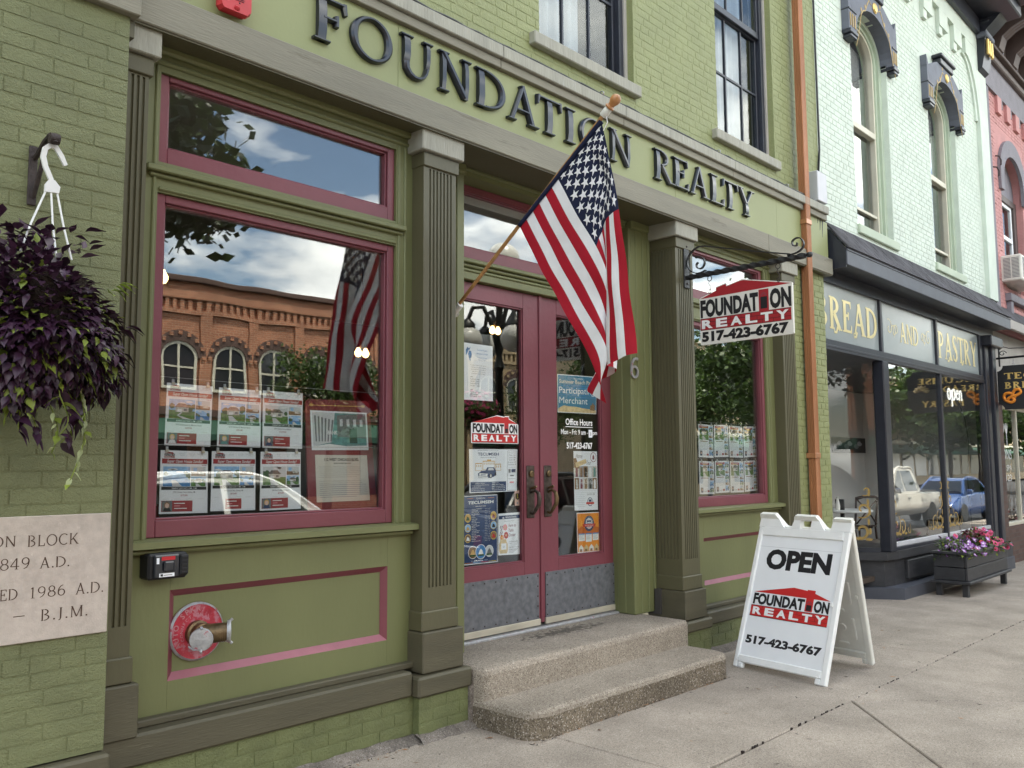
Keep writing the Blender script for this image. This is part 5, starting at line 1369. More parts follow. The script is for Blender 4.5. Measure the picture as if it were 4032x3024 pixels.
mb = MB(); mb.rect(5.778, 5.828, 1.832, 1.898, fw, .0006, 'paper'); text(mb, '3', fw, 5.793, 5.811, 1.850, 1.876, .0012, 'ink_mid'); part('pasted_slip', mb, t, fixn=False)
t, fr = sheet('poster', 'tall home tour poster with rows of front doors, on the right door', 'poster', (5.587, 1.718), (5.903, 1.716), (5.904, 1.223), (5.593, 1.228))
mb = MB(); line(mb, 'Home', fr, .08, .88, .075, LO, 'ink_mid', w=.46, shear=.5); line(mb, 'Tour', fr, .53, .77, .070, LO, 'ink_mid', w=.32, shear=.5); mb.disc(.83, .90, .13, .085, fr, LO, 'ink_plum', 20); mb.disc(.83, .90, .115, .075, fr, LO*1.5, 'paper', 20); mb.poly([(.79, .86), (.87, .86), (.87, .91), (.83, .95), (.79, .91)], fr, LO*2, 'ink_plum')
mb.poly([(.06, .80), (.50, .87), (.54, .80), (.10, .72)], fr, LO*1.5, 'ink_sand'); mb.poly([(.0, .72), (.25, .70), (.10, .88), (0, .88)], fr, LO*1.1, 'ink_brown'); line(mb, 'WELCOME', fr, .30, .79, .022, LO*2, 'ink_brown', w=.3, align='c')
cols = ['ink_plum', 'ink_white', 'ink_lightgrey', 'ink_brown', 'ink_teal', 'ink_house', 'ink_black', 'ink_sky']
for r in range(2):
    for k in range(5):
        a0, b0 = .02+k*.19, .555-r*.20
        mb.rect(a0, a0+.185, b0, b0+.19, fr, LO, ('ink_house', 'ink_grey', 'ink_brown', 'ink_lightgrey')[(k+r*2) % 4]); mb.rect(a0+.05, a0+.14, b0+.01, b0+.14, fr, LO*1.5, cols[(k*3+r*5) % 8]); mb.disc(a0+.095, b0+.14, .045, .03, fr, LO*1.7, cols[(k*3+r*5) % 8], 10)
line(mb, 'Through the Doors', fr, .62, .625, .024, LO*2.5, 'ink_white', w=.50, align='c'); line(mb, 'of TECUMSEH', fr, .62, .585, .024, LO*2.5, 'ink_white', w=.36, align='c', bold=.01); line(mb, 'Enter Our Past', fr, .52, .44, .062, LO*2.5, 'ink_white', w=.84, shear=.4, align='c')
for k in range(9): mb.rect(.06, .92 if k < 2 else .46, .325-k*.033, .331-k*.033, fr, LO, 'ink_lightgrey')
line(mb, 'July 20 & 21, 2024', fr, .70, .255, .032, LO, 'ink_mid', w=.50, shear=.4, align='c'); mb.disc(.66, .14, .12, .075, fr, LO, 'ink_navy', 18); mb.disc(.66, .14, .10, .062, fr, LO*1.5, 'paper', 18); mb.rect(.49, .83, .10, .135, fr, LO*2, 'ink_red'); mb.rect(.60, .72, .14, .18, fr, LO*2, 'ink_navy')
part('print', mb, t, fixn=False)
t, fr = sheet('poster', 'orange bicentennial poster with fireworks, lowest on the right door', 'poster', (5.618, 1.209), (5.920, 1.204), (5.921, .876), (5.623, .880))
mb = MB(); mb.rect(.02, .98, .02, .98, fr, LO, 'ink_orange'); mb.rect(.02, .98, .38, .58, fr, LO*1.2, 'ink_deep_orange'); mb.poly([(.02, .58), (.2, .66), (.4, .60), (.6, .68), (.98, .60), (.98, .50), (.02, .5)], fr, LO*1.3, 'ink_deep_orange')
for (a, b) in ((.14, .72), (.88, .86), (.86, .68)):
    for k in range(12): mb.poly([(a, b), (a+.08*cos(k*.524), b+.055*sin(k*.524)), (a+.08*cos(k*.524+.1), b+.055*sin(k*.524+.1))], fr, LO*(1.5+.02*k), 'ink_yellow')
line(mb, '200 YEARS OF', fr, .5, .935, .030, LO*2, 'ink_brown', w=.42, align='c'); mb.disc(.53, .72, .22, .20, fr, LO*2, 'ink_navy', 24); mb.disc(.53, .72, .155, .14, fr, LO*2.4, 'ink_lightgrey', 24); mb.rect(.43, .63, .72, .80, fr, LO*2.8, 'ink_navy'); mb.rect(.45, .61, .735, .755, fr, LO*3, 'ink_white'); mb.poly([(.27, .64), (.80, .64), (.83, .71), (.24, .71)], fr, LO*3.2, 'ink_red'); line(mb, 'Bicentennial Celebration', fr, .53, .662, .026, LO*3.6, 'ink_white', w=.46, align='c'); line(mb, '1824 / 2024', fr, .53, .60, .024, LO*3, 'ink_red', w=.2, align='c')
for k in range(8):
    a = radians(155-k*18.5); line(mb, 'TECUMSEH'[k], fr, .53+.185*cos(a), .705+.168*sin(a), .028, LO*3, 'ink_white', align='c')
for k in range(3):
    a = .06+k*.31; mb.rect(a, a+.27, .29 if k != 1 else .26, .47, fr, LO*2, 'ink_white'); mb.rect(a, a+.27, .45, .48, fr, LO*2.4, 'ink_blue')
    for j in range(5): mb.rect(a+.02, a+.23-.03*(j % 3), .43-j*.026, .437-j*.026, fr, LO*2.4, 'ink_grey')
for k in range(4): mb.poly([(.06+k*.23, .03), (.26+k*.23, .03), (.26+k*.23, .12), (.16+k*.23, .20), (.06+k*.23, .12)], fr, LO*2, 'ink_sand' if k % 2 else 'ink_white'); mb.rect(.10+k*.23, .20+k*.23, .03, .09, fr, LO*2.4, 'ink_brown')
part('print', mb, t, fixn=False)

# ---------------------------------------------------------------- pendant lamps seen through the glass
for (x, y, z, lab) in ((2.49, 2.5, 2.84, 'glowing round bulb lamp behind the left edge of the big window'), (5.218, 4.0, 2.728, 'glowing bulb lamp seen through the right end of the big window'), (7.116, 4.0, 3.161, 'twin glowing bulb lamp behind the left door glass')):
    t = thing('pendant_lamp', lab, 'lamp', (x, y, 3.72), 'pendant bulbs inside the office')
    mb = MB(); mb.tube([(x, y, 3.72), (x, y, z+.09)], .006, 'brass_dark', 6); mb.lathe([(.02, 0), (.026, .02), (.026, .06), (.01, .08)], (x, y, z+.05), (0, 0, 1), 'brass_dark', 12); part('cord', mb, t)
    for dx in ((-.045, .045) if x > 3 else (0,)):
        mb = MB(); mb.lathe([(.002, -.045), (.024, -.036), (.036, -.014), (.036, .006), (.024, .028), (.014, .05)], (x+dx, y, z), (0, 0, 1), 'bulb_glow', 14); part('bulb', mb, t, smooth=True)
# ---------------------------------------------------------------- fittings on the wall
t = thing('house_number', 'brushed metal house number 6 screwed to the green door casing', 'house number', (6.08, 1.31, 2.42))
mb = MB(); pts = []; cx, cz = 6.085, 2.392
fr6 = fy(1.322)
oo = [(cx-.012+.052*cos(radians(a)), cz+.048*sin(radians(a))) for a in range(0, 360, 15)]
mb.strip([((cx+.036*cos(radians(a)), cz+.036*sin(radians(a))), (cx+.056*cos(radians(a)), cz+.056*sin(radians(a)))) for a in range(0, 361, 15)], fr6, 0, .012, 'worn_silver')
mb.strip(stroke([(cx-.046, cz), (cx-.044, cz+.045), (cx-.028, cz+.085), (cx, cz+.112), (cx+.030, cz+.118), (cx+.048, cz+.108)], .020), fr6, 0, .0128, 'worn_silver'); part('numeral', mb, t, smooth=40)
t = thing('key_box', 'small black wall box with a red stripe under the big window sill', 'key box', (1.92, 1.16, 1.07))
mb = MB(); mb.cbox(1.815, 2.008, 1.06, 1.16, 1.075, 1.197, 'ink_black', .010); part('body', mb, t)
mb = MB(); mb.cbox(1.838, 1.962, 1.046, 1.062, 1.083, 1.190, 'letter_black', .006); mb.cbox(1.962, 2.004, 1.040, 1.062, 1.090, 1.186, 'ink_black', .006)
for k in range(5): mb.cbox(1.968, 1.998, 1.036, 1.041, 1.098+k*.018, 1.106+k*.018, 'ink_black', .001)
mb.cbox(1.880, 1.930, 1.030, 1.048, 1.112, 1.160, 'letter_black', .006); part('lid', mb, t)
mb = MB(); mb.rect(1.872, 1.938, 1.165, 1.182, fy(1.046), .0008, 'reflector_red'); part('stripe', mb, t)
mb = MB(); mb.rect(1.862, 1.936, 1.088, 1.105, fy(1.046), .0008, 'paper'); mb.rect(1.868, 1.880, 1.091, 1.102, fy(1.046), .0014, 'ink_black'); mb.rect(1.884, 1.925, 1.094, 1.098, fy(1.046), .0014, 'ink_grey'); mb.rect(1.848, 1.861, 1.150, 1.178, fy(1.046), .0008, 'paper'); part('tag', mb, t, fixn=False)
t = thing('sprinkler_connection', 'worn red disc with twin capped brass fire hose inlets on the green panel', 'fire fitting', (2.12, 1.19, .79))
fd = fy(1.15); cx, cz, rr = 2.122, .790, .142
mb = MB(); mb.lathe([(rr, 0), (rr, .012), (rr-.010, .022), (rr-.018, .018), (.06, .022)], (cx, 1.19, cz), (0, -1, 0), 'fdc_red', 40); part('disc', mb, t, smooth=40)
mb = MB()
mb.lathe([(rr+.0005, .004), (rr+.0005, .013), (rr-.009, .0228), (rr-.0095, .0222), (rr-.001, .012)], (cx, 1.19, cz), (0, -1, 0), 'worn_silver', 40, cap=False); part('rim', mb, t, smooth=40)
mb = MB()
def arc_text(s, r, a_mid, h, step, mat):
    n = len(s)
    for i, c in enumerate(s):
        if c == ' ': continue
        a = radians(a_mid-(i-(n-1)/2)*step)
        o = Vector((cx+r*cos(a), 1.1695, cz+r*sin(a))); U = Vector((sin(a), 0, -cos(a))); V = Vector((cos(a), 0, sin(a)))
        f2 = frame(o, U, V, (0, -1, 0)); vs, fs, x0, x1, y0, y1 = text2d(c, .02, 0, 2); k = h/.68; w = (x1-x0)*k
        mb.add([f2(-w/2+(x-x0)*k, y*k, .0005) for x, y in vs], fs, mat)
arc_text('AUTO SPKR', .101, 150, .026, 15.5, 'fdc_text'); arc_text('CONNECTION', .074, 140, .016, 14, 'fdc_text'); part('lettering', mb, t, fixn=False)
mb = MB(); mb.lathe([(.062, .0), (.062, .03), (.052, .036), (.052, .075), (.030, .085)], (cx-.004, 1.172, cz-.006), (0, -1, 0), 'brass_dark', 22)
mb.tube([(cx, 1.12, cz-.005), (cx+.03, 1.085, cz-.004), (cx+.062, 1.06, cz)], [.052, .048, .046], 'brass_dark', 16); mb.tube([(cx+.05, 1.066, cz), (cx+.092, 1.040, cz+.004)], [.046, .044], 'brass_dark', 16); mb.tube([(cx, 1.12, cz-.005), (cx-.02, 1.08, cz-.012), (cx-.035, 1.055, cz-.016)], [.050, .047, .044], 'brass_dark', 16)
for k in range(3): mb.tube([(cx+.064+k*.008, 1.058-k*.005, cz), (cx+.067+k*.008, 1.056-k*.005, cz)], .047, 'brass_dark', 16)
part('inlet', mb, t, smooth=40)
for (x, y, z, ax) in ((cx+.100, 1.037, cz+.004, (.88, -.47, 0)), (cx-.042, 1.046, cz-.018, (-.5, -.86, -.05))):
    mb = MB(); A = Vector(ax).normalized(); mb.lathe([(.053, -.012), (.056, 0), (.053, .006), (.015, .009)], (x, y, z), A, 'worn_silver', 20)
    for k in range(2):
        p = Vector((x, y, z))+Vector((0, 0, .048-.096*k)); mb.tube([p, p+A*.014+Vector((0, 0, .012-.024*k))], .007, 'worn_silver', 6)
    mb.tube([(x-.01, y, z-.045), (x-.03, y+.012, z-.048), (x-.05, y+.03, z-.03)], .004, 'worn_silver', 5); part('cap', mb, t, smooth=40)
t = thing('fire_alarm', 'red horn strobe alarm on the letter board above the big window', 'alarm', (2.14, 1.03, 4.0))
mb = MB(); mb.prism([(2.058, 3.965), (2.075, 3.945), (2.205, 3.945), (2.222, 3.965), (2.222, 4.12), (2.058, 4.12)], lambda a, b: (a, 1.03, b), lambda a, b: (a+.0, .99, b), 'alarm_red')
mb.prism([(2.045, 3.945), (2.06, 3.930), (2.20, 3.930), (2.226, 3.955), (2.226, 4.13), (2.045, 4.13)], lambda a, b: (a, .989, b), lambda a, b: (a*.9+.2136, .955, b*.95+.20), 'alarm_red')
mb.lathe([(.016, 0), (.016, .012), (.008, .016)], (2.135, .962, 3.955), (0, -.6, -.6), 'alarm_red', 12); part('housing', mb, t)
mb = MB()
for k in range(5): mb.cbox(2.12, 2.175, .951, .956, 3.995+k*.010, 3.999+k*.010, 'ink_plum', .001)
mb.lathe([(.006, 0), (.003, .004)], (2.150, .956, 3.985), (0, -1, 0), 'ink_black', 8); part('grille', mb, t)
# engraved stone
t = thing('date_stone', 'pale engraved stone set in the green brick pier', 'stone', (1.1, .92, .9))
mb = MB(); mb.cbox(.20, 1.575, .906, 1.0, .897, 1.405, 'stone', .003); part('slab', mb, t)
mb = MB(); fs_ = fy(.906); en = 'engraved'
from_px = lambda b0, b1: None
for s_, a0, a1, b, h, sp in (('ON', 1.110, 1.202, 1.286, .043, .05), ('BLOCK', 1.243, 1.444, 1.281, .046, .07), ('849', 1.145, 1.258, 1.194, .045, .05), ('A.D.', 1.292, 1.411, 1.190, .044, .08),
                         ('ED', 1.150, 1.217, 1.074, .044, .05), ('1986', 1.262, 1.400, 1.072, .044, .07), ('A.D.', 1.437, 1.554, 1.069, .046, .08), ('-', 1.200, 1.251, .986, .046, .0), ('B.J.M.', 1.305, 1.492, .977, .046, .14)):
    mb = MB(); roman(mb, s_, fs_, a0, a1, b, h, .0006, en, T=.115, t=.065, h=.035, s=.05, sp=sp); part('inscription', mb, t, fixn=False)

# ================================================================ flag on its pole
t = thing('flag', 'american flag hanging from a slanting wooden pole beside the doors', 'flag', (3.95, 1.33, 2.62))
A0 = Vector((3.95, 1.30, 2.628)); A1 = Vector((3.95, -.010, 3.640))
ax = (A1-A0).normalized()
mb = MB(); mb.tube([A0+ax*.02, A1], .0125, 'pole_wood', 12); part('pole', mb, t, smooth=40)
mb = MB(); mb.lathe([(.0125, 0), (.028, .004), (.030, .012), (.020, .022), (.022, .034), (.029, .046), (.032, .062), (.028, .080), (.016, .091), (.003, .095)], A1+ax*.052, ax, 'finial_wood', 18); part('finial', mb, t, smooth=40)
mb = MB(); mb.lathe([(.022, 0), (.024, .003), (.024, .050), (.0215, .055)], A1-ax*.004, ax, 'white_worn', 16); mb.tube([A1+Vector((0, -.02, .0)), A1+Vector((.0, -.03, -.05)), A1+Vector((.0, .0, -.09))], .003, 'white_plastic', 6); mb.cbox(3.942, 3.958, -.048, -.030, 3.642, 3.660, 'white_plastic', .003); part('collar', mb, t, smooth=40)
mb = MB(); mb.cbox(3.918, 3.982, 1.318, 1.331, 2.545, 2.700, 'white_plastic', .005)
mb.lathe([(.020, -.055), (.021, .0), (.0235, .095), (.0175, .096)], A0+Vector((0, -.012, -.006)), ax, 'white_plastic', 16); mb.tube([(3.95, 1.32, 2.61), (3.95, 1.27, 2.625)], .016, 'white_plastic', 8); mb.tube([(3.95, 1.32, 2.565), (3.95, 1.295, 2.60)], .010, 'white_plastic', 6)
mb.lathe([(.017, 0), (.040, .012), (.043, .020), (.036, .021)], A0+ax*.01, (0, -.35, -.9), 'white_plastic', 14); part('bracket', mb, t, smooth=40)
CT = {0: [(3.95, 0.004, 3.609), (3.95, 0.052, 3.574), (3.95, 0.099, 3.538), (3.95, 0.148, 3.501), (3.95, 0.197, 3.464), (3.95, 0.246, 3.427), (3.95, 0.297, 3.389), (3.95, 0.347, 3.351), (3.95, 0.399, 3.312), (3.95, 0.451, 3.273), (3.95, 0.503, 3.234), (3.95, 0.556, 3.193), (3.95, 0.61, 3.153), (3.95, 0.665, 3.112)],
      1: [(3.95, -0.059, 3.33), (3.94, -0.051, 3.311), (3.95, -0.023, 3.293), (3.97, 0.011, 3.268), (3.96, 0.05, 3.213), (3.95, 0.084, 3.165), (3.95, 0.138, 3.123), (3.95, 0.191, 3.08), (3.95, 0.239, 3.036), (3.95, 0.287, 2.99), (3.95, 0.338, 2.945), (3.95, 0.387, 2.899), (3.95, 0.437, 2.852), (3.95, 0.488, 2.805)],
      2: [(3.92, -0.161, 2.881), (3.91, -0.114, 2.869), (3.92, -0.068, 2.86), (3.94, -0.024, 2.851), (3.98, 0.014, 2.846), (3.99, 0.017, 2.825), (3.97, 0.002, 2.789), (3.95, -0.008, 2.739), (3.95, 0.015, 2.676), (3.95, 0.075, 2.648), (3.95, 0.136, 2.619), (3.95, 0.197, 2.59), (3.95, 0.26, 2.568), (3.95, 0.324, 2.553)],
      3: [(3.9, -0.212, 2.54), (3.89, -0.155, 2.533), (3.9, -0.1, 2.524), (3.92, -0.047, 2.514), (3.98, 0.012, 2.512), (4.03, 0.013, 2.493), (4.07, 0.012, 2.468), (4.08, 0.03, 2.441), (4.05, 0.036, 2.4), (4.02, 0.03, 2.359), (3.98, 0.012, 2.309), (3.95, -0.006, 2.245), (3.95, 0.046, 2.21), (3.95, 0.111, 2.212)],
      4: [(3.89, -0.262, 2.207), (3.88, -0.2, 2.199), (3.89, -0.13, 2.184), (3.91, -0.063, 2.171), (3.97, 0.004, 2.167), (4.03, 0.013, 2.164), (4.08, 0.017, 2.155), (4.11, 0.058, 2.141), (4.12, 0.122, 2.121), (4.1, 0.193, 2.089), (4.07, 0.24, 2.049), (4.04, 0.17, 2.013), (4.01, 0.093, 1.979), (3.99, 0.036, 1.951)]}
def cr(p0, p1, p2, p3, t):
    return tuple(0.5*((2*b)+(c-a)*t+(2*a-5*b+4*c-d)*t*t+(3*b-a-3*c+d)*t**3) for a, b, c, d in zip(p0, p1, p2, p3))
def crow(L, s):
    n = len(L)-1; s = max(0.0, min(1.0, s))*n; i = min(int(s), n-1)
    g = lambda k: L[max(0, min(n, k))]
    return cr(g(i-1), g(i), g(i+1), g(i+2), s-i)
_rows = {}
def flagP(u, v):
    """u down the hoist (0-1), v along the fly (0-1)"""
    col = [crow(CT[k], u) for k in range(5)]
    p = Vector(crow(col, v))
    p.x += .006*sin(u*31+v*9)*v+.004*sin(v*23+u*11)*min(1, v*4)
    return p
def flag_mesh(nu, nv, u0, u1, v0, v1):
    vs = []; fs = []
    for i in range(nu+1):
        for j in range(nv+1): vs.append(flagP(u0+(u1-u0)*i/nu, v0+(v1-v0)*j/nv))
    for i in range(nu):
        for j in range(nv): fs.append((i*(nv+1)+j, (i+1)*(nv+1)+j, (i+1)*(nv+1)+j+1, i*(nv+1)+j+1))
    return vs, fs
for k in range(13):
    mb = MB(); v0 = .405 if k < 7 else 0.0
    nv = int(52*(1-v0)); vs, fs = flag_mesh(3, nv, k/13, (k+1)/13, v0, 1.0)
    mb.add(vs, fs, 'flag_red' if k % 2 == 0 else 'flag_white'); part('stripe', mb, t, smooth=True, fixn=False)
mb = MB(); vs, fs = flag_mesh(21, 24, 0, 7/13, 0, .405); mb.add(vs, fs, 'flag_blue'); can = part('canton', mb, t, smooth=True, fixn=False)
mb = MB(); vs, fs = flag_mesh(26, 2, 0, 1, -.0, .022)
vs = [v+Vector((-.0025, -.0015, 0)) for v in vs]; k = 0
for i in range(26):
    for j in range(2):
        q = fs[i*2+j]; u = (i+.5)/26
        mb.add([vs[a] for a in q], [(0, 1, 2, 3)], 'flag_blue' if u < 7/13 else ('flag_red' if int(u*13) % 2 == 0 else 'flag_white'))
mb.tube([flagP(i/26, 0)-ax*0 for i in range(27)], .0165, 'flag_blue', 8)
part('hoist_sleeve', mb, t, smooth=True, fixn=False)
for r in range(9):
    n = 6 if r % 2 == 0 else 5
    for c in range(n):
        mb = MB(); u = (r+1)/10*7/13; v = .405*((c+.5)/6 if n == 6 else (c+1)/6)
        for sgn in (1, -1):
            vs = []
            e = .004
            nn = (flagP(u+e, v)-flagP(u-e, v)).cross(flagP(u, v+e)-flagP(u, v-e)).normalized()
            for q in range(10):
                a = pi/2+q*pi/5; rr = .036 if q % 2 == 0 else .0142
                vs.append(flagP(u-rr*sin(a)/.85, v+rr*cos(a)/1.5)+nn*.0022*sgn)
            vs.append(flagP(u, v)+nn*.0026*sgn)
            mb.add(vs, [(q, (q+1) % 10, 10) for q in range(10)], 'flag_white')
        part('star', mb, can, smooth=False, fixn=False)

# ================================================================ hanging sign and its iron bracket
K = .982
def br(y, z, X=6.51): return (X, -3+(y+3)*K, 1.6+(z-1.6)*K)
t = thing('sign_bracket', 'black wrought iron bracket with scrolls and a twisted bar on the right column', 'bracket', (6.51, 1.05, 3.3))
mb = MB(); mb.cbox(6.468, 6.552, 1.038, 1.050, 3.14, 3.55, 'black_metal', .003)
for z in (3.18, 3.51): mb.lathe([(.011, 0), (.009, .006), (.002, .008)], (6.51, 1.038, z), (0, -1, 0), 'rust_metal', 8)
part('wall_plate', mb, t)
P0 = Vector(br(1.125, 3.262)); P1 = Vector(br(-.0, 3.276)); mb = MB()
n = 90; vs = []; fs = []
for i in range(n+1):
    p = P0.lerp(P1, i/n); a = i/n*2*pi*3.3
    for k in range(4):
        b = a+k*pi/2+pi/4; vs.append(p+Vector((cos(b)*.026, 0, sin(b)*.026)))
for i in range(n):
    for k in range(4): fs.append((i*4+k, i*4+(k+1) % 4, i*4+4+(k+1) % 4, i*4+4+k))
fs += [(0, 1, 2, 3), (n*4, n*4+1, n*4+2, n*4+3)]
mb.add(vs, fs, 'black_metal'); mb.lathe([(.02, -.03), (.012, .0), (.02, .012), (.024, .03), (.018, .046), (.004, .052)], P1, (0, -1, 0), 'black_metal', 12); part('twisted_bar', mb, t, smooth=30)
def flat_bar(pts, w=.012, th=.004):
    """strap iron bent in the bracket's plane: wide across the plane, thin in it"""
    P = [Vector(p) for p in pts]; m = MB(); vs = []
    Q = []
    for i in range(len(P)-1):
        for j in range(5): Q.append(Vector(cr(P[max(i-1, 0)], P[i], P[i+1], P[min(i+2, len(P)-1)], j/5)))
    Q.append(P[-1])
    for i, p in enumerate(Q):
        d = (Q[min(i+1, len(Q)-1)]-Q[max(i-1, 0)]).normalized(); nrm = Vector((1, 0, 0)).cross(d)
        for sx, sn in ((-w, -th), (w, -th), (w, th), (-w, th)): vs.append(p+Vector((sx, 0, 0))+nrm*sn)
    L = len(Q); fs = [(i*4+k, i*4+(k+1) % 4, i*4+4+(k+1) % 4, i*4+4+k) for i in range(L-1) for k in range(4)]
    m.add(vs, fs, 'black_metal'); return m
def sp(cy, cz, r0, r1, a0, a1, n=14):
    return [br(cy+(r0+(r1-r0)*i/n)*cos(radians(a0+(a1-a0)*i/n)), cz+(r0+(r1-r0)*i/n)*sin(radians(a0+(a1-a0)*i/n))) for i in range(n+1)]
lower = sp(.985, 3.365, .018, .072, 60, -300)
big = [br(.92, 3.300), br(1.0, 3.285), br(1.075, 3.32), br(1.105, 3.39), br(1.085, 3.46), br(1.02, 3.513), br(.938, 3.519), br(.77, 3.475), br(.426, 3.382), br(.134, 3.308)]
part('scroll', flat_bar(lower), t, smooth=40); part('scroll', flat_bar(big), t, smooth=40)
part('scroll', flat_bar([br(.16, 3.302), br(.08, 3.31), br(.03, 3.34), br(.018, 3.38), br(.04, 3.42), br(.075, 3.432), br(.112, 3.412), br(.108, 3.375), br(.08, 3.37), br(.072, 3.392)]), t, smooth=40)
t = thing('hanging_sign', 'white realty sign with red house roof and phone number hanging from the iron bracket', 'sign', (6.51, .54, 2.63))
SG = frame(br(.992, 2.646), (0, -K, 0), (0, 0, K), (-1, 0, 0))
SW, SH = .862, .408
ol = [(0, 0), (.012, -.006), (SW-.012, .006), (SW, .012), (SW, SH+.018), (SW-.01, SH+.026), (.43, SH+.112), (.42, SH+.116), (.405, SH+.112), (.27, SH+.082), (.268, SH+.098), (.258, SH+.104), (.168, SH+.084), (.160, SH+.078), (.160, SH+.052), (.008, SH+.006), (0, SH-.002)]
mb = MB(); mb.extr(ol, SG, 0, -.022, 'sign_white'); part('board', mb, t)
mb = MB()
fS = lambda a, b, c=0: SG(a, b, c)
red = [(.008, SH-.004), (SW-.006, SH+.016), (.43, SH+.104), (.405, SH+.104), (.266, SH+.074), (.262, SH+.096), (.168, SH+.076), (.168, SH+.050)]
mb.poly(red, fS, .0008, 'ink_redsign')
mb.poly([(.565, SH), (.565, .222), (.655, .222), (.655, SH)], fS, .0015, 'ink_redsign'); mb.poly([(.580, .245), (.640, .245), (.640, .345), (.580, .345)], fS, .0022, 'ink_black')
for k in range(5):
    a = radians(18+36*k); c = (.610, .352); mb.poly([(c[0]+.026*cos(a+.22), c[1]+.032*sin(a+.22)), (c[0]+.026*cos(a-.22), c[1]+.032*sin(a-.22)), (c[0]+.006*cos(a), c[1]+.007*sin(a))], fS, .0022, 'ink_plum')
text(mb, 'FOUNDAT', fS, .008, .560, .232, .392, .002, 'ink_black', bold=.052); text(mb, 'ON', fS, .664, SW-.010, .232, .402, .002, 'ink_black', bold=.052)
mb.rect(.004, SW-.014, .122, .226, fS, .0008, 'ink_redsign')
for z in (.122, .155, .190, .223): mb.rect(.004, SW-.014, z, z+.0035, fS, .0013, 'ink_black')
for r in range(3):
    for k in range(9):
        a = .004+(k+.5*(r % 2))*.098
        if a < SW-.03: mb.rect(a, a+.003, .124+r*.034, .156+r*.034, fS, .0013, 'ink_black')
for i, c in enumerate('REALTY'): text(mb, c, fS, .018+i*.140, .018+i*.140+.108, .136, .212, .002, 'ink_white', bold=.045)
text(mb, '517-423-6767', fS, .016, .822, .018, .112, .002, 'ink_black', bold=.055); part('lettering', mb, t, fixn=False)
mb = MB()
for yy, tz in ((.886, 3.252), (.246, 3.258)):
    top = Vector(br(yy, tz)); mb.tube([top+Vector((.0, .0, .0))+Vector((0, cos(a*.524)*.020, -.030+sin(a*.524)*.022)) for a in range(13)], .0035, 'rust_metal', 6)
    b0 = top+Vector((0, 0, -.052)); pts = [b0+Vector((0, .010*sin(k*.9), -.011*k)) for k in range(8)]; mb.tube(pts, .0035, 'worn_silver' if yy > .5 else 'rust_metal', 6)
    q = pts[-1]; mb.tube([q+Vector((0, cos(a*.524)*.010, -.014+sin(a*.524)*.018)) for a in range(13)], .0035, 'rust_metal', 6)
part('chain', mb, t, smooth=40)

# ================================================================ folding pavement sign
Lf = Vector((6.42, .655, -.015)); Uf = Vector((-.1748, -.9846, 0)); Vf = Vector((.3413, -.0594, .9381)).normalized(); Nf = Uf.cross(Vf).normalized()
FA = frame(Lf, Uf, Vf, Nf)
AW, AH = .846, 1.280
t = thing('pavement_sign', 'white plastic A-frame OPEN sign standing on the pavement beside the steps', 'sign', (6.73, .2, -.02))
def aframe_panel(T, inner):
    mb = MB(T); w = 'white_plastic' if not inner else 'white_worn'; c = .007; d0, d1 = -.040, 0
    mb.cbox(0, .042, .0, 1.165, d0, d1, w, c); mb.cbox(AW-.050, AW, 0, 1.165, d0, d1, w, c)
    mb.cbox(.042, AW-.050, .045, .105, d0, d1, w, c); mb.cbox(.042, AW-.050, 1.092, 1.168, d0, d1, w, c)
    mb.cbox(.042, .092, .0, .045, d0, d1, w, c); mb.cbox(AW-.095, AW-.050, .0, .045, d0, d1, w, c)
    ext = lambda pts: mb.prism(pts, lambda a, b: (a, b, d0+.002), lambda a, b: (a, b, d1-.001), w)
    ext([(0, 1.164), (.250, 1.166), (.232, 1.176), (.158, 1.272), (.150, 1.280), (.004, 1.280), (0, 1.275)])
    ext([(AW, 1.164), (.672, 1.166), (.676, 1.18), (.686, 1.258), (.694, 1.266), (AW-.004, 1.266), (AW, 1.261)])
    ext([(.300, 1.166), (.392, 1.166), (.392, 1.236), (.400, 1.242), (.420, 1.276), (.345, 1.276), (.335, 1.262), (.315, 1.18)])
    ext([(.492, 1.166), (.622, 1.164), (.604, 1.18), (.548, 1.262), (.535, 1.276), (.470, 1.276), (.484, 1.242), (.492, 1.236)])
    ext([(.4005, 1.242), (.4835, 1.242), (.4695, 1.275), (.4205, 1.275)])
    for a, b in ((.043, 1.144), (.772, 1.130), (.046, .069), (.775, .062)): mb.lathe([(.013, -.002), (.012, .0015), (.009, .0005), (.002, .0005)], (a, b, 0), (0, 0, 1), w, 14)
    for b in (.60,): mb.cbox(.030, .046, b-.025, b+.025, -.01, .005, w, .003); mb.cbox(AW-.066, AW-.045, b-.020, b+.015, -.01, .005, w, .003)
    return mb
part('front_panel', aframe_panel(lambda v: FA(*v), 0), t, 'front panel carrying the OPEN lettering')
mb = MB(lambda v: FA(*v)); mb.box(.036, AW-.046, .100, 1.096, -.030, -.012, 'face_white'); mb.box(.04, AW-.05, 1.000, 1.0035, -.0125, -.0112, 'ink_lightgrey'); face = part('sign_face', mb, t)
mb = MB(); of = -.0112
text(mb, 'OPEN', FA, .124, .724, .815, .985, of, 'ink_black', bold=.050)
logo(mb, FA, .064, .772, .424, .690, of)
text(mb, '517-423-6767', FA, .070, .764, .203, .272, of, 'ink_black', bold=.050); part('lettering', mb, t, fixn=False)
Rb = Vector((7.19, -.197, -.022)); top_r = Lf+Uf*AW+Vf*1.262
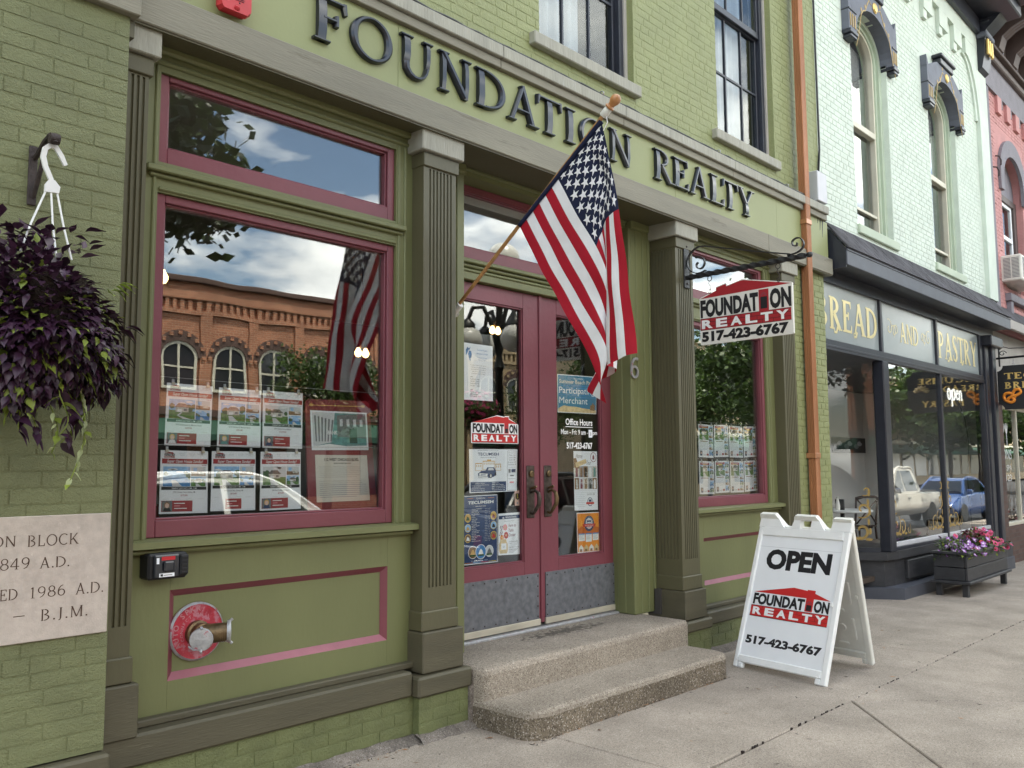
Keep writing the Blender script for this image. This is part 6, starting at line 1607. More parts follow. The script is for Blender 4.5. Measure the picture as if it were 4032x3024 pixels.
# back panel: mirror of the front one about the ridge, its moulded inner side towards the street
ridge = Lf+Vf*AH+Vector((.012, -.002, 0))
Vb = ((Rb-Uf*0)-(ridge+Uf*AW)); Vb = -Vb.normalized(); Nb = Uf.cross(Vb).normalized()
Ob = ridge-Vb*1.268
FB = frame(Ob, Uf, Vb, Nb)
part('back_panel', aframe_panel(lambda v: FB(v[0], v[1], v[2]+.040), 1), t, 'back panel with ribbed inner side')
mb = MB(lambda v: FB(*v)); w = 'white_worn'; mb.box(.036, AW-.046, .100, 1.096, .012, .026, w)
def slot(a0, a1, b0, b1):
    n = 8; r = min(a1-a0, b1-b0)/2; P = []
    if a1-a0 > b1-b0: P = [(a1-r+r*cos(radians(-90+180*i/n)), (b0+b1)/2+r*sin(radians(-90+180*i/n))) for i in range(n+1)]+[(a0+r+r*cos(radians(90+180*i/n)), (b0+b1)/2+r*sin(radians(90+180*i/n))) for i in range(n+1)]
    else: P = [((a0+a1)/2+r*cos(radians(180*i/n)), b1-r+r*sin(radians(180*i/n))) for i in range(n+1)]+[((a0+a1)/2+r*cos(radians(180+180*i/n)), b0+r+r*sin(radians(180+180*i/n))) for i in range(n+1)]
    m = len(P); Q = inset(P, .006); vs = [(a, b, .0262) for a, b in P]+[(a, b, .034) for a, b in Q]
    mb.add(vs, [(i, (i+1) % m, m+(i+1) % m, m+i) for i in range(m)]+[tuple(range(m, 2*m))], w)
for b in (.14, .44, .74, 1.0): slot(.10, .24, b, b+.035); slot(.33, .47, b, b+.035); slot(.56, .66, b, b+.035)
for b in (.20, .52, .80): slot(.28, .31, b, b+.20); slot(.50, .53, b, b+.20); slot(.70, .735, b, b+.20)
for b in (.27, .66): slot(.13, .20, b, b+.07); slot(.36, .43, b, b+.07); slot(.58, .65, b, b+.07)
part('ribbed_lining', mb, t)
mb = MB()
for a in (.05, .13, AW-.13, AW-.05): p = FA(a, 1.275 if a < .4 else 1.262, -.02); mb.tube([p-Uf*.02, p+Uf*.02], .010, 'white_plastic', 8)
part('hinge', mb, t)

# ================================================================ copper downspout, junction box
t = thing('downspout', 'copper coloured ribbed downspout running down the right end of the green building', 'downspout', (8.85, 1.0, -.05))
def spout(x0, x1, y0, y1, z0, z1, mb):
    P = []; n = 4
    def ribs(a0, a1, fix, horiz, sgn):
        out = []
        for i in range(n):
            c = a0+(a1-a0)*(i+.5)/n; w = (a1-a0)/n
            for da, dd in ((-.42, 0), (-.30, .008), (.30, .008), (.42, 0)):
                q = c+w*da; out.append((q, fix+sgn*dd) if horiz else (fix+sgn*dd, q))
        return out
    P += ribs(x0, x1, y0, True, 1); P += ribs(y0, y1, x1, False, -1); P += [(x1, y1), (x0, y1)]; P += ribs(y1, y0, x0, False, 1)
    mb.prism(P, lambda a, b: (a, b, z0), lambda a, b: (a, b, z1), 'copper')
mb = MB(); spout(8.795, 8.905, .965, 1.04, -.03, 10.0, mb); part('pipe', mb, t, smooth=35)
for z in (4.17, 1.66, 6.9):
    mb = MB(); mb.cbox(8.786, 8.914, .957, 1.06, z, z+.055, 'copper', .004); mb.cbox(8.914, 8.935, 1.03, 1.06, z+.005, z+.05, 'copper', .002); part('strap', mb, t)
t = thing('junction_box', 'small grey electrical box at the corner of the green building behind the downspout', 'electrical box', (9.30, 1.06, 4.6))
mb = MB(); mb.cbox(9.18, 9.42, .99, 1.095, 4.52, 4.86, 'box_grey', .006); part('box', mb, t)
mb = MB()
for k in range(3): mb.tube([(9.24+k*.05, 1.05, 4.52), (9.24+k*.05+.01, 1.03, 4.40), (9.22+k*.06, 1.04, 4.25-.08*k), (9.27+k*.04, 1.06, 4.12-.1*k), (9.30, 1.08, 4.2)], .010, 'black_metal', 6)
mb.tube([(9.50, 1.10, 10), (9.485, 1.09, 7.0), (9.49, 1.09, 5.2), (9.40, 1.08, 4.84)], .012, 'black_metal', 6); part('cables', mb, t, smooth=True)

# ================================================================ hanging basket
t = thing('wall_bracket', 'dark iron plant bracket screwed to the green brick pier', 'bracket', (1.20, .92, 2.85))
mb = MB(); mb.cbox(1.183, 1.217, .905, .918, 2.70, 2.955, 'rust_metal', .003); part('back_plate', mb, t)
mb = MB()
mb.tube([(1.205, .905, 2.905), (1.205, .86, 2.915), (1.206, .80, 2.945), (1.206, .73, 2.955), (1.207, .69, 2.94), (1.207, .675, 2.91)], [.012, .012, .012, .012, .011, .010], 'rust_metal', 8); mb.lathe([(.022, -.018), (.024, 0), (.022, .018)], (1.207, .69, 2.93), (1, 0, 0), 'rust_metal', 12)
mb.tube([(1.205, .905, 2.735), (1.205, .84, 2.82), (1.206, .77, 2.925)], .010, 'rust_metal', 8); part('arm', mb, t, smooth=40)
bk = thing('hanging_basket', 'hanging basket overflowing with dark purple foliage and lime vines', 'plant', (1.20, .66, 2.1))
hk = [(1.262, 2.838), (1.245, 2.872), (1.222, 2.905), (1.200, 2.908), (1.182, 2.890), (1.176, 2.855), (1.186, 2.815), (1.203, 2.780), (1.212, 2.760)]
mb = MB(); fh = frame((0, .715, 0), (1, 0, 0), (0, 0, 1), (0, -1, 0))
mb.strip(stroke(hk, [.015, .019, .020, .020, .020, .020, .019, .018, .017]), fh, -.006, .006, 'white_plastic')
mb.extr([(1.200, 2.764), (1.222, 2.766), (1.244, 2.742), (1.240, 2.715), (1.186, 2.712), (1.186, 2.742)], fh, -.0055, .0065, 'white_plastic')
for p, q in (((1.191, 2.714), (1.090, 2.44)), ((1.212, 2.713), (1.225, 2.44)), ((1.235, 2.716), (1.285, 2.44))): mb.tube([(p[0], .715, p[1]), ((p[0]+q[0])/2, .70, (p[1]+q[1])/2), (q[0], .66+.1*(q[0]-1.2), q[1])], .0042, 'white_plastic', 6)
part('hanger', mb, bk, smooth=30)
mb = MB(); mb.lathe([(.085, -.17), (.125, -.05), (.145, .0), (.150, .005), (.140, .008), (.01, -.02)], (1.19, .66, 2.34), (0, 0, 1), 'soil_dark', 20); part('pot', mb, bk)
def leaf_mesh(mat, w=.42, fold=.18, droop=.25, seed=0, lobes=False):
    R = random.Random(seed); mb = MB(); n = 5; vs = []; fs = []
    prof = [.10, .75, 1.0, .72, .30, .0] if not lobes else [.15, .95, .70, .85, .40, 0]
    for i in range(n+1):
        s = i/n; wd = w*.5*prof[i]; z = -droop*s*s; tw = R.uniform(-.03, .03)
        vs += [(-wd, s, z+fold*wd+tw), (0, s, z-.02), (wd, s, z+fold*wd-tw)]
    for i in range(n):
        a = i*3; fs += [(a, a+1, a+4, a+3), (a+1, a+2, a+5, a+4)]
    mb.add(vs, fs, mat); return make_mesh('leaf', mb, smooth=True, fixn=False)
LP = [leaf_mesh('leaf_purple', .52+.07*(k % 3), .25, .15+.12*k, k) for k in range(4)]
LL = [leaf_mesh('leaf_lime', .62, .2, .2+.1*k, k+9) for k in range(2)]
LE = [leaf_mesh('leaf_pale', .42, .2, .3, 17)]
from mathutils import Euler, Quaternion
def leaf_place(R, c, out, size, drop=.6):
    """orientation of a leaf that points outward and hangs"""
    d = (Vector(out).normalized()+Vector((R.gauss(0, .35), R.gauss(0, .35), R.gauss(-drop*.6, .35)))).normalized()
    up = (Vector((0, 0, 1))+Vector(out).normalized()*.6+Vector((R.gauss(0, .25), R.gauss(0, .25), 0))).normalized()
    x = d.cross(up).normalized(); z = x.cross(d).normalized()
    M = Matrix((x, d, z)).transposed().to_4x4()
    return M
R = random.Random(21); items = []
BC = Vector((1.175, .665, 2.13))
def blob_r(d):
    """radius of the foliage mass in direction d"""
    return .265+.05*sin(d.x*5+d.z*3)+.03*sin(d.z*9+d.y*4)
for i in range(4200):
    d = Vector((R.gauss(0, 1), R.gauss(0, 1), R.gauss(0, 1))).normalized()
    rr = blob_r(d)*(R.random()**.22)
    p = BC+Vector((d.x*rr*1.15, d.y*rr*.86, d.z*rr*1.10))
    if p.y > .89: continue
    q = R.random(); kind = 'p' if q > .13 else 'l'
    if kind == 'l' and p.z > 2.35: kind = 'p' if R.random() < .6 else 'l'
    if p.z < 1.90 and R.random() < .08: kind = 'l'
    items.append((p, d, kind, R.uniform(.034, .060) if kind == 'p' else R.uniform(.034, .055)))
for i in range(60):                                                   # crest
    a = R.uniform(0, 2*pi); r = R.uniform(0, .22); p = BC+Vector((r*cos(a), r*sin(a)*.8, .36+R.uniform(-.03, .05)))
    if p.y < .88: items.append((p, Vector((cos(a)*.6, sin(a)*.6, .9)), 'p', R.uniform(.05, .085)))
strands = []
for (x, y, zt, zb, wob, kd) in ((1.33, .62, 1.95, 1.54, .03, 'e'), (1.22, .60, 1.95, 1.66, .04, 'e'), (1.30, .66, 1.95, 1.70, .05, 'p'), (1.16, .62, 1.92, 1.72, .03, 'p'), (1.10, .60, 1.95, 1.74, .03, 'p'), (1.36, .64, 2.05, 1.80, .03, 'p'), (1.02, .60, 1.95, 1.80, .03, 'p'), (1.40, .68, 2.1, 1.88, .03, 'l'), (1.25, .56, 1.9, 1.73, .03, 'p')):
    n = int((zt-zb)/.022); pts = []
    for k in range(n+1):
        s = k/n; p = Vector((x+wob*sin(s*4+x*9)-.03*s, y, zt+(zb-zt)*s)); pts.append(p)
        out = Vector((R.uniform(-1, 1), R.uniform(-1, .3), -.4))
        items.append((p, out, kd if R.random() < .8 else 'l', R.uniform(.03, .05) if kd == 'e' else R.uniform(.055, .09)))
    strands.append(pts)
for (x, z, dx) in ((1.44, 2.33, .05), (1.46, 2.15, .07), (1.45, 2.03, .06), (1.42, 1.95, .05)):
    for k in range(6): items.append((Vector((x+dx*k/5, .68, z+.01*k)), Vector((1, -.3, .1)), 'l' if z > 2.3 else 'p', .07))
fr_ = Vector((-.68, -.72, 0))
items.sort(key=lambda it: (it[0]-CAMP).length-.12*(it[3] > .06))
rest = MB()
for n, (p, d, kind, sz) in enumerate(items):
    me = R.choice({'p': LP, 'l': LL, 'e': LE}[kind]); M = leaf_place(R, p, d, sz)
    if n < 300:
        o = inst(me, 'leaf', bk, p, M.to_euler(), (sz, sz, sz))
    else:
        rest.add([p+(M @ (v.co*sz)) for v in me.vertices], [tuple(f.vertices) for f in me.polygons], {'p': 'leaf_purple', 'l': 'leaf_lime', 'e': 'leaf_pale'}[kind])
part('foliage', rest, bk, kind='stuff', smooth=True, fixn=False)
mb = MB()
for pts in strands: mb.tube(pts, .0028, 'leaf_lime', 5)
part('vine', mb, bk, smooth=True)
# litter on the pavement
R = random.Random(5); lm = leaf_mesh('leaf_dead', .5, .3, .2, 3)
for (x, y, lab) in ((7.55, .12, 'dry brown leaf lying on the pavement right of the A-frame sign'), (7.95, .02, 'pale dry leaf on the pavement right of the A-frame sign, nearer the joint'), (4.30, .35, 'small dark leaf on the pavement in front of the lower step'), (3.75, .72, 'curled leaf against the left side of the lower step')):
    o = bpy.data.objects.new('dead_leaf', lm); COL.objects.link(o); o.location = (x, y, gz(x)+.008); o.rotation_euler = (R.uniform(-.2, .2), R.uniform(-.3, .3), R.uniform(0, 6)); o.scale = (.045,)*3
    tag(o, lab, 'leaf', 'dead leaves on the pavement'); ORG[o.name] = Vector(o.location)
mb = MB(); R = random.Random(9)
for k in range(420):
    q = R.random()
    if q < .45: x = R.uniform(1.6, 3.85); y = .955+.015*R.gauss(0, 1)+(.02 if x > 3.4 else 0)
    elif q < .75: x = R.uniform(3.82, 6.1); y = .475+.012*R.gauss(0, 1)
    else: x = R.uniform(2.5, 9); y = R.uniform(-1.6, .9)
    if q >= .75 and 3.8 < x < 6.15 and y > .45: continue
    s = R.uniform(.003, .010); a = R.uniform(0, 3.1); l = s*R.uniform(1, 3.2)
    mb.add([(x+l*cos(a)*i-s*sin(a)*j*.5, y+l*sin(a)*i+s*cos(a)*j*.5, gz(x)+.001+.003*abs(i)) for i, j in ((-1, 0), (0, -1), (1, 0), (0, 1))], [(0, 1, 2, 3)], R.choice(['soil_dark', 'leaf_dead', 'soil_dark', 'grass_dry']))
tag(part('debris', mb, None, kind='stuff', fixn=False), 'dark crumbs and leaf bits along the foot of the wall and steps', 'debris')
# ================================================================ the bakery in the pale mint building
MT = thing('commercial_building', 'pale mint brick building with dark arched window hoods above a black bakery shopfront', 'building', (13, 1.2, -.1))
VM = brick_variants('mint', 6, 13, 0.5)
MH = [(10.61, 11.83, 4.56, 7.02), (13.49, 14.77, 4.56, 7.02)]
def arch_wall(holes, x0, x1, z0, z1, Y, th, mat, rise=.45, extra=()):
    mb = MB()
    hs = [(a, b, c, d+rise) for a, b, c, d in holes]
    for a, b, c, d in holes_rects(x0, x1, z0, z1, hs+list(extra)): mb.box(a, b, Y, Y+th, c, d, mat)
    for a, b, c, d in holes:
        n = 16; cx, rx = (a+b)/2, (b-a)/2
        for i in range(n):
            t0, t1 = pi-pi*i/n, pi-pi*(i+1)/n
            xa, xb = cx+rx*cos(t0), cx+rx*cos(t1); za, zb = d+.018+(rise-.018)*sin(t0), d+.018+(rise-.018)*sin(t1)
            mb.prism([(xa, za), (xb, zb), (xb, d+rise), (xa, d+rise)], lambda p, q: (p, Y, q), lambda p, q: (p, Y+th, q), mat)
    return mb
mwall = part('upper_wall', arch_wall(MH, 9.482, 16.5, 3.9, 10.4, 1.126, .3, 'mint'), MT)
def mkeep(x, z):
    for a, b, c, d in MH:
        if d-.05 < z < d+.9 and a-.35 < x < b+.35: return False
    return z < 8.9
mbk = brick_list(9.49, 15.95, 4.35, 8.38, [(a, b, c, d) for a, b, c, d in MH], seed=31, keep=mkeep)
lay_bricks([(mwall, 1.12, mbk, VM, 'mint')], limit=300, seed=8)
# raised end strip, corbelled band with hanging teeth
mb = MB()
mb.box(16.02, 16.5, 1.06, 1.13, 4.36, 8.0, 'mint')
ar = [(16.02, 7.2)]+[(16.02-.62*(1-cos(pi/2*i/8))-.0, 7.2+1.25*sin(pi/2*i/8)) for i in range(1, 9)]
mb.prism(ar+[(15.40, 8.72), (16.5, 8.72), (16.5, 7.2)], lambda a, b: (a, 1.062, b), lambda a, b: (a, 1.13, b), 'mint')
mb.prism([(a-.10, b-.02) for a, b in ar[1:]]+[(b_[0], b_[1]) for b_ in ar[1:][::-1]], lambda a, b: (a, 1.09, b), lambda a, b: (a, 1.128, b), 'mint')
mb.box(9.482, 15.40, 1.06, 1.13, 8.72, 10.4, 'mint'); mb.box(15.40, 16.5, 1.06, 1.13, 8.722, 10.4, 'mint')
for k in range(9):
    x = 15.0-k*.72; mb.box(x-.20, x+.20, 1.06, 1.13, 8.44, 8.718, 'mint'); mb.box(x-.20, x-.04, 1.075, 1.13, 8.30, 8.44, 'mint')
part('corbel_band', mb, MT)
def hood_window(x0, x1, Yw=1.12, lit=True):
    zs, zp, rise = 4.56, 7.02, .45; cx, rx = (x0+x1)/2, (x1-x0)/2
    mb = MB()
    # stepped brick-mould casing following the arch, then the sash frame
    for (w0, w1, y0, y1, m) in ((0, .075, 1.20, 1.30, 'mint_trim'), (.075, .125, 1.235, 1.30, 'mint_trim'), (.125, .165, 1.255, 1.33, 'cream')):
        P = [(x0+w0, zs), (x0+w0, zp)]+[(cx-(rx-w0)*cos(pi*i/16), zp+(rise-w0*.8)*sin(pi*i/16)) for i in range(1, 16)]+[(x1-w0, zp), (x1-w0, zs)]
        Q = [(x0+w1, zs), (x0+w1, zp)]+[(cx-(rx-w1)*cos(pi*i/16), zp+(rise-w1*.8)*sin(pi*i/16)) for i in range(1, 16)]+[(x1-w1, zp), (x1-w1, zs)]
        mb.strip([(p, q) for p, q in zip(P, Q)], fy(y1), 0, y1-y0, m)
    mb.cbox(x0+.165, x1-.165, 1.245, 1.32, 5.95, 6.035, 'cream', .006); mb.cbox(x0+.165, x1-.165, 1.27, 1.32, 4.86, 4.90, 'cream', .004)
    w = part('arched_window', mb, MT, smooth=30)
    m = MB(); P = [(x0+.15, 6.0), (x0+.15, zp)]+[(cx-(rx-.15)*cos(pi*i/16), zp+(rise-.12)*sin(pi*i/16)) for i in range(1, 16)]+[(x1-.15, zp), (x1-.15, 6.0)]
    m.extr(P, fy(1.31), 0, -.004, 'glass'); m.box(x0+.15, x1-.15, 1.315, 1.319, 4.56, 5.99, 'glass_door'); part('pane', m, w)
    m = MB(); P2 = [(x0+.17, 6.0), (x0+.17, zp)]+[(cx-(rx-.17)*cos(pi*i/16), zp+(rise-.14)*sin(pi*i/16)) for i in range(1, 16)]+[(x1-.17, zp), (x1-.17, 6.0)]
    m.box(x0+.1, x1-.1, 1.60, 1.62, 4.5, 7.5, 'interior_dark'); m.extr([(x0+.36, 6.05), (x1-.17, 6.05), (x1-.17, 7.2), (x0+.36, 7.3)], fy(1.42), 0, -.01, 'interior_grey'); part('blind', m, w)
    m = MB(); m.cbox(x0-.02, x1+.10, 1.085, 1.32, zs-.12, zs, 'mint_trim', .01); part('window_sill', m, w)
    m = MB(); h = 'hood_grey'; L0, R1 = x0-.235, x1+.185; yf = 1.03
    inner = [(cx-(rx-.0)*cos(pi*i/18), zp+rise*sin(pi*i/18)) for i in range(19)]
    outer = []
    for i in range(19):
        s = i/18; x = L0+(R1-L0)*s
        z = 7.50+(.20)*min(1, (1-abs(2*s-1))/.55)
        outer.append((x, z))
    for i in range(18): m.prism([inner[i], inner[i+1], outer[i+1], outer[i]], lambda a, b: (a, yf, b), lambda a, b: (a, 1.20, b), h)
    for a, b in ((L0, x0), (x1, R1)):
        m.prism([(a, 6.985), (b, 6.985), (b, zp), (b, 7.02), (a, 7.50)] if a == L0 else [(a, 6.985), (b, 6.985), (b, 7.50), (a, 7.02)], lambda p, q: (p, yf+.001, q), lambda p, q: (p, 1.199, q), h)
        m.cbox(a-.004, b+.004, yf-.02, 1.20, 6.93, 6.984, 'black_frame', .008); m.cbox(a+.02, b-.02, yf-.012, 1.20, 6.88, 6.929, 'black_frame', .012)
        m.cbox(a-.003, b+.003, yf-.010, 1.20, 7.235, 7.26, 'black_frame', .005)
        e0, e1 = (a, a+.075) if a == L0 else (b-.075, b)
        m.prism([(e0, 7.49), (e1, 7.49), (e1, 7.54), (e0, 7.66)] if a == L0 else [(e0, 7.49), (e1, 7.49), (e1, 7.66), (e0, 7.54)], lambda p, q: (p, yf+.002, q), lambda p, q: (p, 1.13, q), h)
    m.cbox(cx-.30, cx+.30, yf-.03, 1.13, 7.70, 7.80, 'black_frame', .012); m.cbox(cx-.34, cx+.34, yf-.06, 1.13, 7.80, 7.86, 'black_frame', .014)
    hd = part('window_hood', m, w)
    m = MB(); f = fy(yf); g = 'gold'
    m.lathe([(.06, 0), (.075, .006), (.055, .022), (.02, .03)], (cx+.03, yf, 7.57), (0, -1, 0), g, 12)
    for sg in (-1, 1):
        pts = [(cx+.03+sg*(.12+.07*k), 7.57-.012*k*k+.05*sin(k*1.6)) for k in range(9)]
        m.strip(stroke(pts, [.012, .016, .02, .018, .018, .018, .016, .012, .008]), f, 0, .004, 'gold_dull')
        for k in (1, 3, 5): m.disc(pts[k][0], pts[k][1]+.055, .022, .03, f, .004, 'gold_dull', 8)
    for a, b in ((L0, x0), (x1, R1)):
        for k in range(3): q = a+(b-a)*(.2+.3*k); m.box(q-.014, q+.014, yf-.006, yf+.002, 7.03, 7.20, 'gold_dull')
    part('gilding', m, w, fixn=False)
hood_window(10.61, 11.83); hood_window(13.49, 14.77)
mb = MB(); mb.cbox(9.482, 16.52, .45, 1.13, 9.26, 9.46, 'black_frame', .02); mb.cbox(9.482, 16.52, .30, 1.13, 9.461, 9.62, 'black_frame', .02); mb.cbox(9.482, 16.0, .98, 1.06, 8.98, 9.258, 'black_frame', .01); mb.cbox(9.482, 16.52, .15, 1.13, 9.621, 9.80, 'hood_grey', .02); part('cornice', mb, MT)
mb = MB()
S1 = [(1.06, 8.35), (.99, 8.40), (.95, 8.60), (.93, 8.85), (.90, 9.05), (.78, 9.15), (.62, 9.30), (.50, 9.55), (.46, 9.75), (1.06, 9.75)]
mb.prism(S1, lambda a, b: (16.06, a, b), lambda a, b: (16.46, a, b), 'black_frame'); mb.cbox(16.02, 16.50, .88, 1.06, 8.92, 9.02, 'hood_grey', .02); mb.cbox(16.04, 16.48, .84, 1.06, 9.16, 9.24, 'black_frame', .02)
for k in range(9):
    a, z = .93-.055*k, 9.02+.075*k
    for x in (16.16, 16.35): mb.lathe([(.02, -.085), (.045, -.06), (.045, .06), (.02, .085)], (x, .80-.04*k, 9.26+.045*k), (1, 0, 0), 'gold', 8)
for x in (16.14, 16.26, 16.38): mb.cbox(x-.03, x+.03, .885, .93, 8.62, 8.90, 'gold', .01)
part('console_bracket', mb, MT, smooth=30)
# shingled pent roof
mb = MB(); mb.prism([(1.12, 4.36), (1.12, 3.80), (.86, 3.80), (.86, 4.02)], lambda a, b: (9.55, a, b), lambda a, b: (9.56, a, b), 'black_frame')
mb.cbox(9.56, 16.30, .850, .90, 3.83, 4.008, 'awning_front', .006); mb.box(9.56, 16.30, .90, 1.2, 3.84, 3.86, 'black_frame'); mb.cbox(9.56, 16.30, .842, .87, 3.990, 4.022, 'awning_front', .005)
mb.box(9.56, 16.30, 1.13, 1.2, 3.690, 3.838, 'black_frame'); pr = part('pent_roof', mb, MT)
mb0 = MB(); mb0.box(-.5, .5, -.010, .006, 0, 1, 'shingle'); R = random.Random(12); sm = make_mesh('shingle', mb0)
sl = Vector((0, .26, .34)); 
for r in range(4):
    x = 9.55-.25*(r % 2)*.5
    while x < 16.30:
        w = R.uniform(.29, .33); a, b = max(x, 9.55), min(x+w, 16.30)
        if b-a > .05:
            f0 = r/4; p = Vector(((a+b)/2, .838+.27*f0-.010, 4.012+.345*f0+.008))
            inst(sm, 'shingle', pr, p, (radians(-38)+R.uniform(-.01, .01), 0, R.uniform(-.005, .005)), (b-a-.014, 1, .118))
        x += w
# transom with gilt lettering
TZ0, TZ1 = 3.024, 3.690; mull = [9.50, 11.28, 13.42, 15.52]
mb = MB(); bf = 'black_frame'
mb.cbox(9.482, 15.66, 1.13, 1.22, 2.897, TZ0, bf, .006); mb.cbox(9.482, 15.66, 1.125, 1.15, 2.93, 2.96, bf, .004)
for x in mull[1:3]: mb.cbox(x-.035, x+.035, 1.135, 1.21, TZ0, TZ1, bf, .006)
mb.cbox(15.52, 15.66, 1.135, 1.21, TZ0, TZ1, bf, .006); mb.cbox(9.482, 9.52, 1.135, 1.21, TZ0, TZ1, bf, .006)
tw = part('transom', mb, MT)
lab3 = ('BREAD pane', 'AND pane', 'PASTRY pane')
for k in range(3):
    m = MB(); m.box(mull[k]+(.02 if k == 0 else .03), mull[k+1]-.03 if k < 2 else 15.53, 1.17, 1.176, TZ0-.005, TZ1+.005, 'glass_frost'); part('pane', m, tw)
ft = fy(1.168)
kw = dict(T=.19, t=.085, h=.05, s=.06)
def bo(i): return 1.0
mb = MB(); roman(mb, 'BREAD', ft, 9.40, 11.21, 3.165, .385, .0005, 'gold_pale', sp=.02, **kw)
part('gilt_word', mb, tw, fixn=False); mb = MB(); roman(mb, 'AND', ft, 12.0, 12.72, 3.225, .27, .0005, 'gold_pale', sp=.02, **kw)
part('gilt_word', mb, tw, fixn=False); mb = MB(); roman(mb, 'PASTRY', ft, 13.54, 15.42, 3.15, .40, .0005, 'gold_pale', sp=.02, **kw)
part('gilt_word', mb, tw, fixn=False)
# swashes below letter feet
for x in (9.98, 10.55, 14.05, 14.72): mb = MB(); mb.strip(stroke([(x, 3.20), (x-.03, 3.14), (x-.09, 3.13), (x-.10, 3.17)], [.05, .04, .03, .015]), ft, .001, .0012, 'gold_pale'); part('swash', mb, tw, fixn=False)
def curl(mb, fr, cx, cz, r0, r1, a0, a1, w, mat, sx=1, off=.0006):
    n = 22; mb_pts = [(cx+sx*(r0+(r1-r0)*i/n)*cos(radians(a0+(a1-a0)*i/n)), cz+(r0+(r1-r0)*i/n)*sin(radians(a0+(a1-a0)*i/n))) for i in range(n+1)]
    pr = stroke(mb_pts, [w*(.5+.5*sin(pi*i/n)) for i in range(n+1)]); vs = []
    for l, r in pr: vs += [fr(l[0], l[1], off), fr(r[0], r[1], off)]
    mb.add(vs, [(2*q, 2*q+1, 2*q+3, 2*q+2) for q in range(len(pr)-1)], mat)
for sx, cx in ((1, 11.80), (-1, 12.95)):
    mb = MB()
    for j, (dx, dz, r) in enumerate(((-.18, .02, .12), (-.02, -.02, .10), (.06, .0, .11))): curl(mb, ft, cx+sx*dx, 3.36+dz, .01, r, 90+60*j, 480+60*j, .014, 'gold_pale', sx, .0006+.0004*j)
    part('flourish', mb, tw, fixn=False)
# street window, angled entry window, base
mb = MB()
mb.cbox(11.17, 11.36, 1.10, 1.24, .50, 2.897, bf, .012); mb.cbox(13.45, 13.52, 1.13, 1.20, .54, 2.897, bf, .008); mb.cbox(15.60, 15.68, 1.12, 1.22, .50, 2.897, bf, .008)
mb.cbox(11.36, 15.60, 1.13, 1.20, .50, .548, bf, .006); mb.cbox(11.36, 15.60, 1.14, 1.18, .548, .60, 'box_grey', .004)
sw = part('shop_window', mb, MT)
m = MB(); m.box(11.35, 13.46, 1.165, 1.171, .55, 2.90, 'glass_clear'); part('pane', m, sw)
m = MB(); m.box(13.51, 15.61, 1.165, 1.171, .55, 2.90, 'glass_clear'); part('pane', m, sw)
E0, E1 = Vector((11.19, 1.20, 0)), Vector((10.56, 2.42, 0)); ed = (E0-E1).normalized(); EL = (E0-E1).length
en_ = Vector((ed.y, -ed.x, 0)); en_ = en_ if en_.x < 0 else -en_
FE = frame(E1, ed, (0, 0, 1), en_)
m = MB(); m.extr([(0, .55), (EL-.05, .55), (EL-.05, 2.92), (0, 2.92)], FE, 0, -.006, 'glass_low'); part('pane', m, sw)
m = MB(); m.extr([(-.03, .50), (EL-.04, .50), (EL-.04, .548), (-.03, .548)], FE, .03, -.04, bf); m.extr([(-.05, .50), (0, .50), (0, 2.92), (-.05, 2.92)], FE, .03, -.04, bf); part('angled_frame', m, sw)
fw2 = fy(1.1645); gd = 'gold_dull'
def corner(fr, x0, z0, sx):
    m = MB()
    curl(m, fr, x0+sx*.16, z0+.16, .02, .15, 0, 420, .035, gd, sx); curl(m, fr, x0+sx*.38, z0+.13, .02, .11, 120, 480, .028, gd, sx, .001); curl(m, fr, x0+sx*.13, z0+.42, .02, .11, -60, 300, .028, gd, sx, .0014); curl(m, fr, x0+sx*.58, z0+.10, .01, .08, 90, 420, .02, gd, sx, .0018); curl(m, fr, x0+sx*.09, z0+.66, .01, .07, 0, 300, .02, gd, sx, .0022)
    for k in range(5): m.disc(x0+sx*(.07+.10*k), z0+.05+.015*(k % 2), .045, .018, fr, .0026, gd, 8); m.disc(x0+sx*(.05+.015*(k % 2)), z0+.15+.12*k, .016, .045, fr, .0026, gd, 8)
    part('gilt_scroll', m, sw, fixn=False)
corner(fw2, 11.40, .64, 1); corner(fw2, 13.40, .64, -1); corner(fw2, 13.58, .64, 1); corner(FE, EL-.10, .60, -1)
mb = MB()
P = [(11.40, 1.10), (15.66, 1.10), (15.66, 1.3), (10.75, 2.6), (10.42, 2.48), (11.12, 1.14)]
for z0, z1, d in ((.06, .40, .06), (.40, .50, -.0)):
    Q = inset(P, d); mb.prism(Q, lambda a, b: (a, b, z0), lambda a, b: (a, b, z1), 'planter_black')
mb.cbox(11.75, 12.9, 1.11, 1.18, .12, .36, 'planter_black', .01)
part('stall_riser', mb, MT)
mb = MB(); P = [(11.18, .97), (16.20, .97), (16.20, 1.3), (10.75, 2.6), (10.25, 2.45)]; mb.prism(inset(P, -.0), lambda a, b: (a, b, -.3), lambda a, b: (a, b, .07), 'awning_front'); part('plinth', mb, MT)
mb = MB()
for x0, x1, y in ((15.68, 15.86, 1.10), (15.86, 15.93, 1.13), (15.93, 16.12, 1.06), (16.12, 16.20, 1.12)): mb.cbox(x0, x1, y, 1.3, -.12, 3.69, bf, .012)
mb.cbox(15.64, 16.24, 1.0, 1.3, -.15, .30, bf, .012); mb.cbox(15.62, 16.28, .98, 1.3, 3.52, 3.69, bf, .015); part('pilaster', mb, MT)
mb = MB(); mb.box(9.482, 9.60, 1.2, 4.6, -.1, 3.9, 'interior_grey'); mb.box(9.60, 16.4, 3.40, 3.5, -.1, 3.9, 'interior_grey'); mb.box(16.3, 16.4, 1.3, 3.4, -.1, 3.9, 'interior_grey')
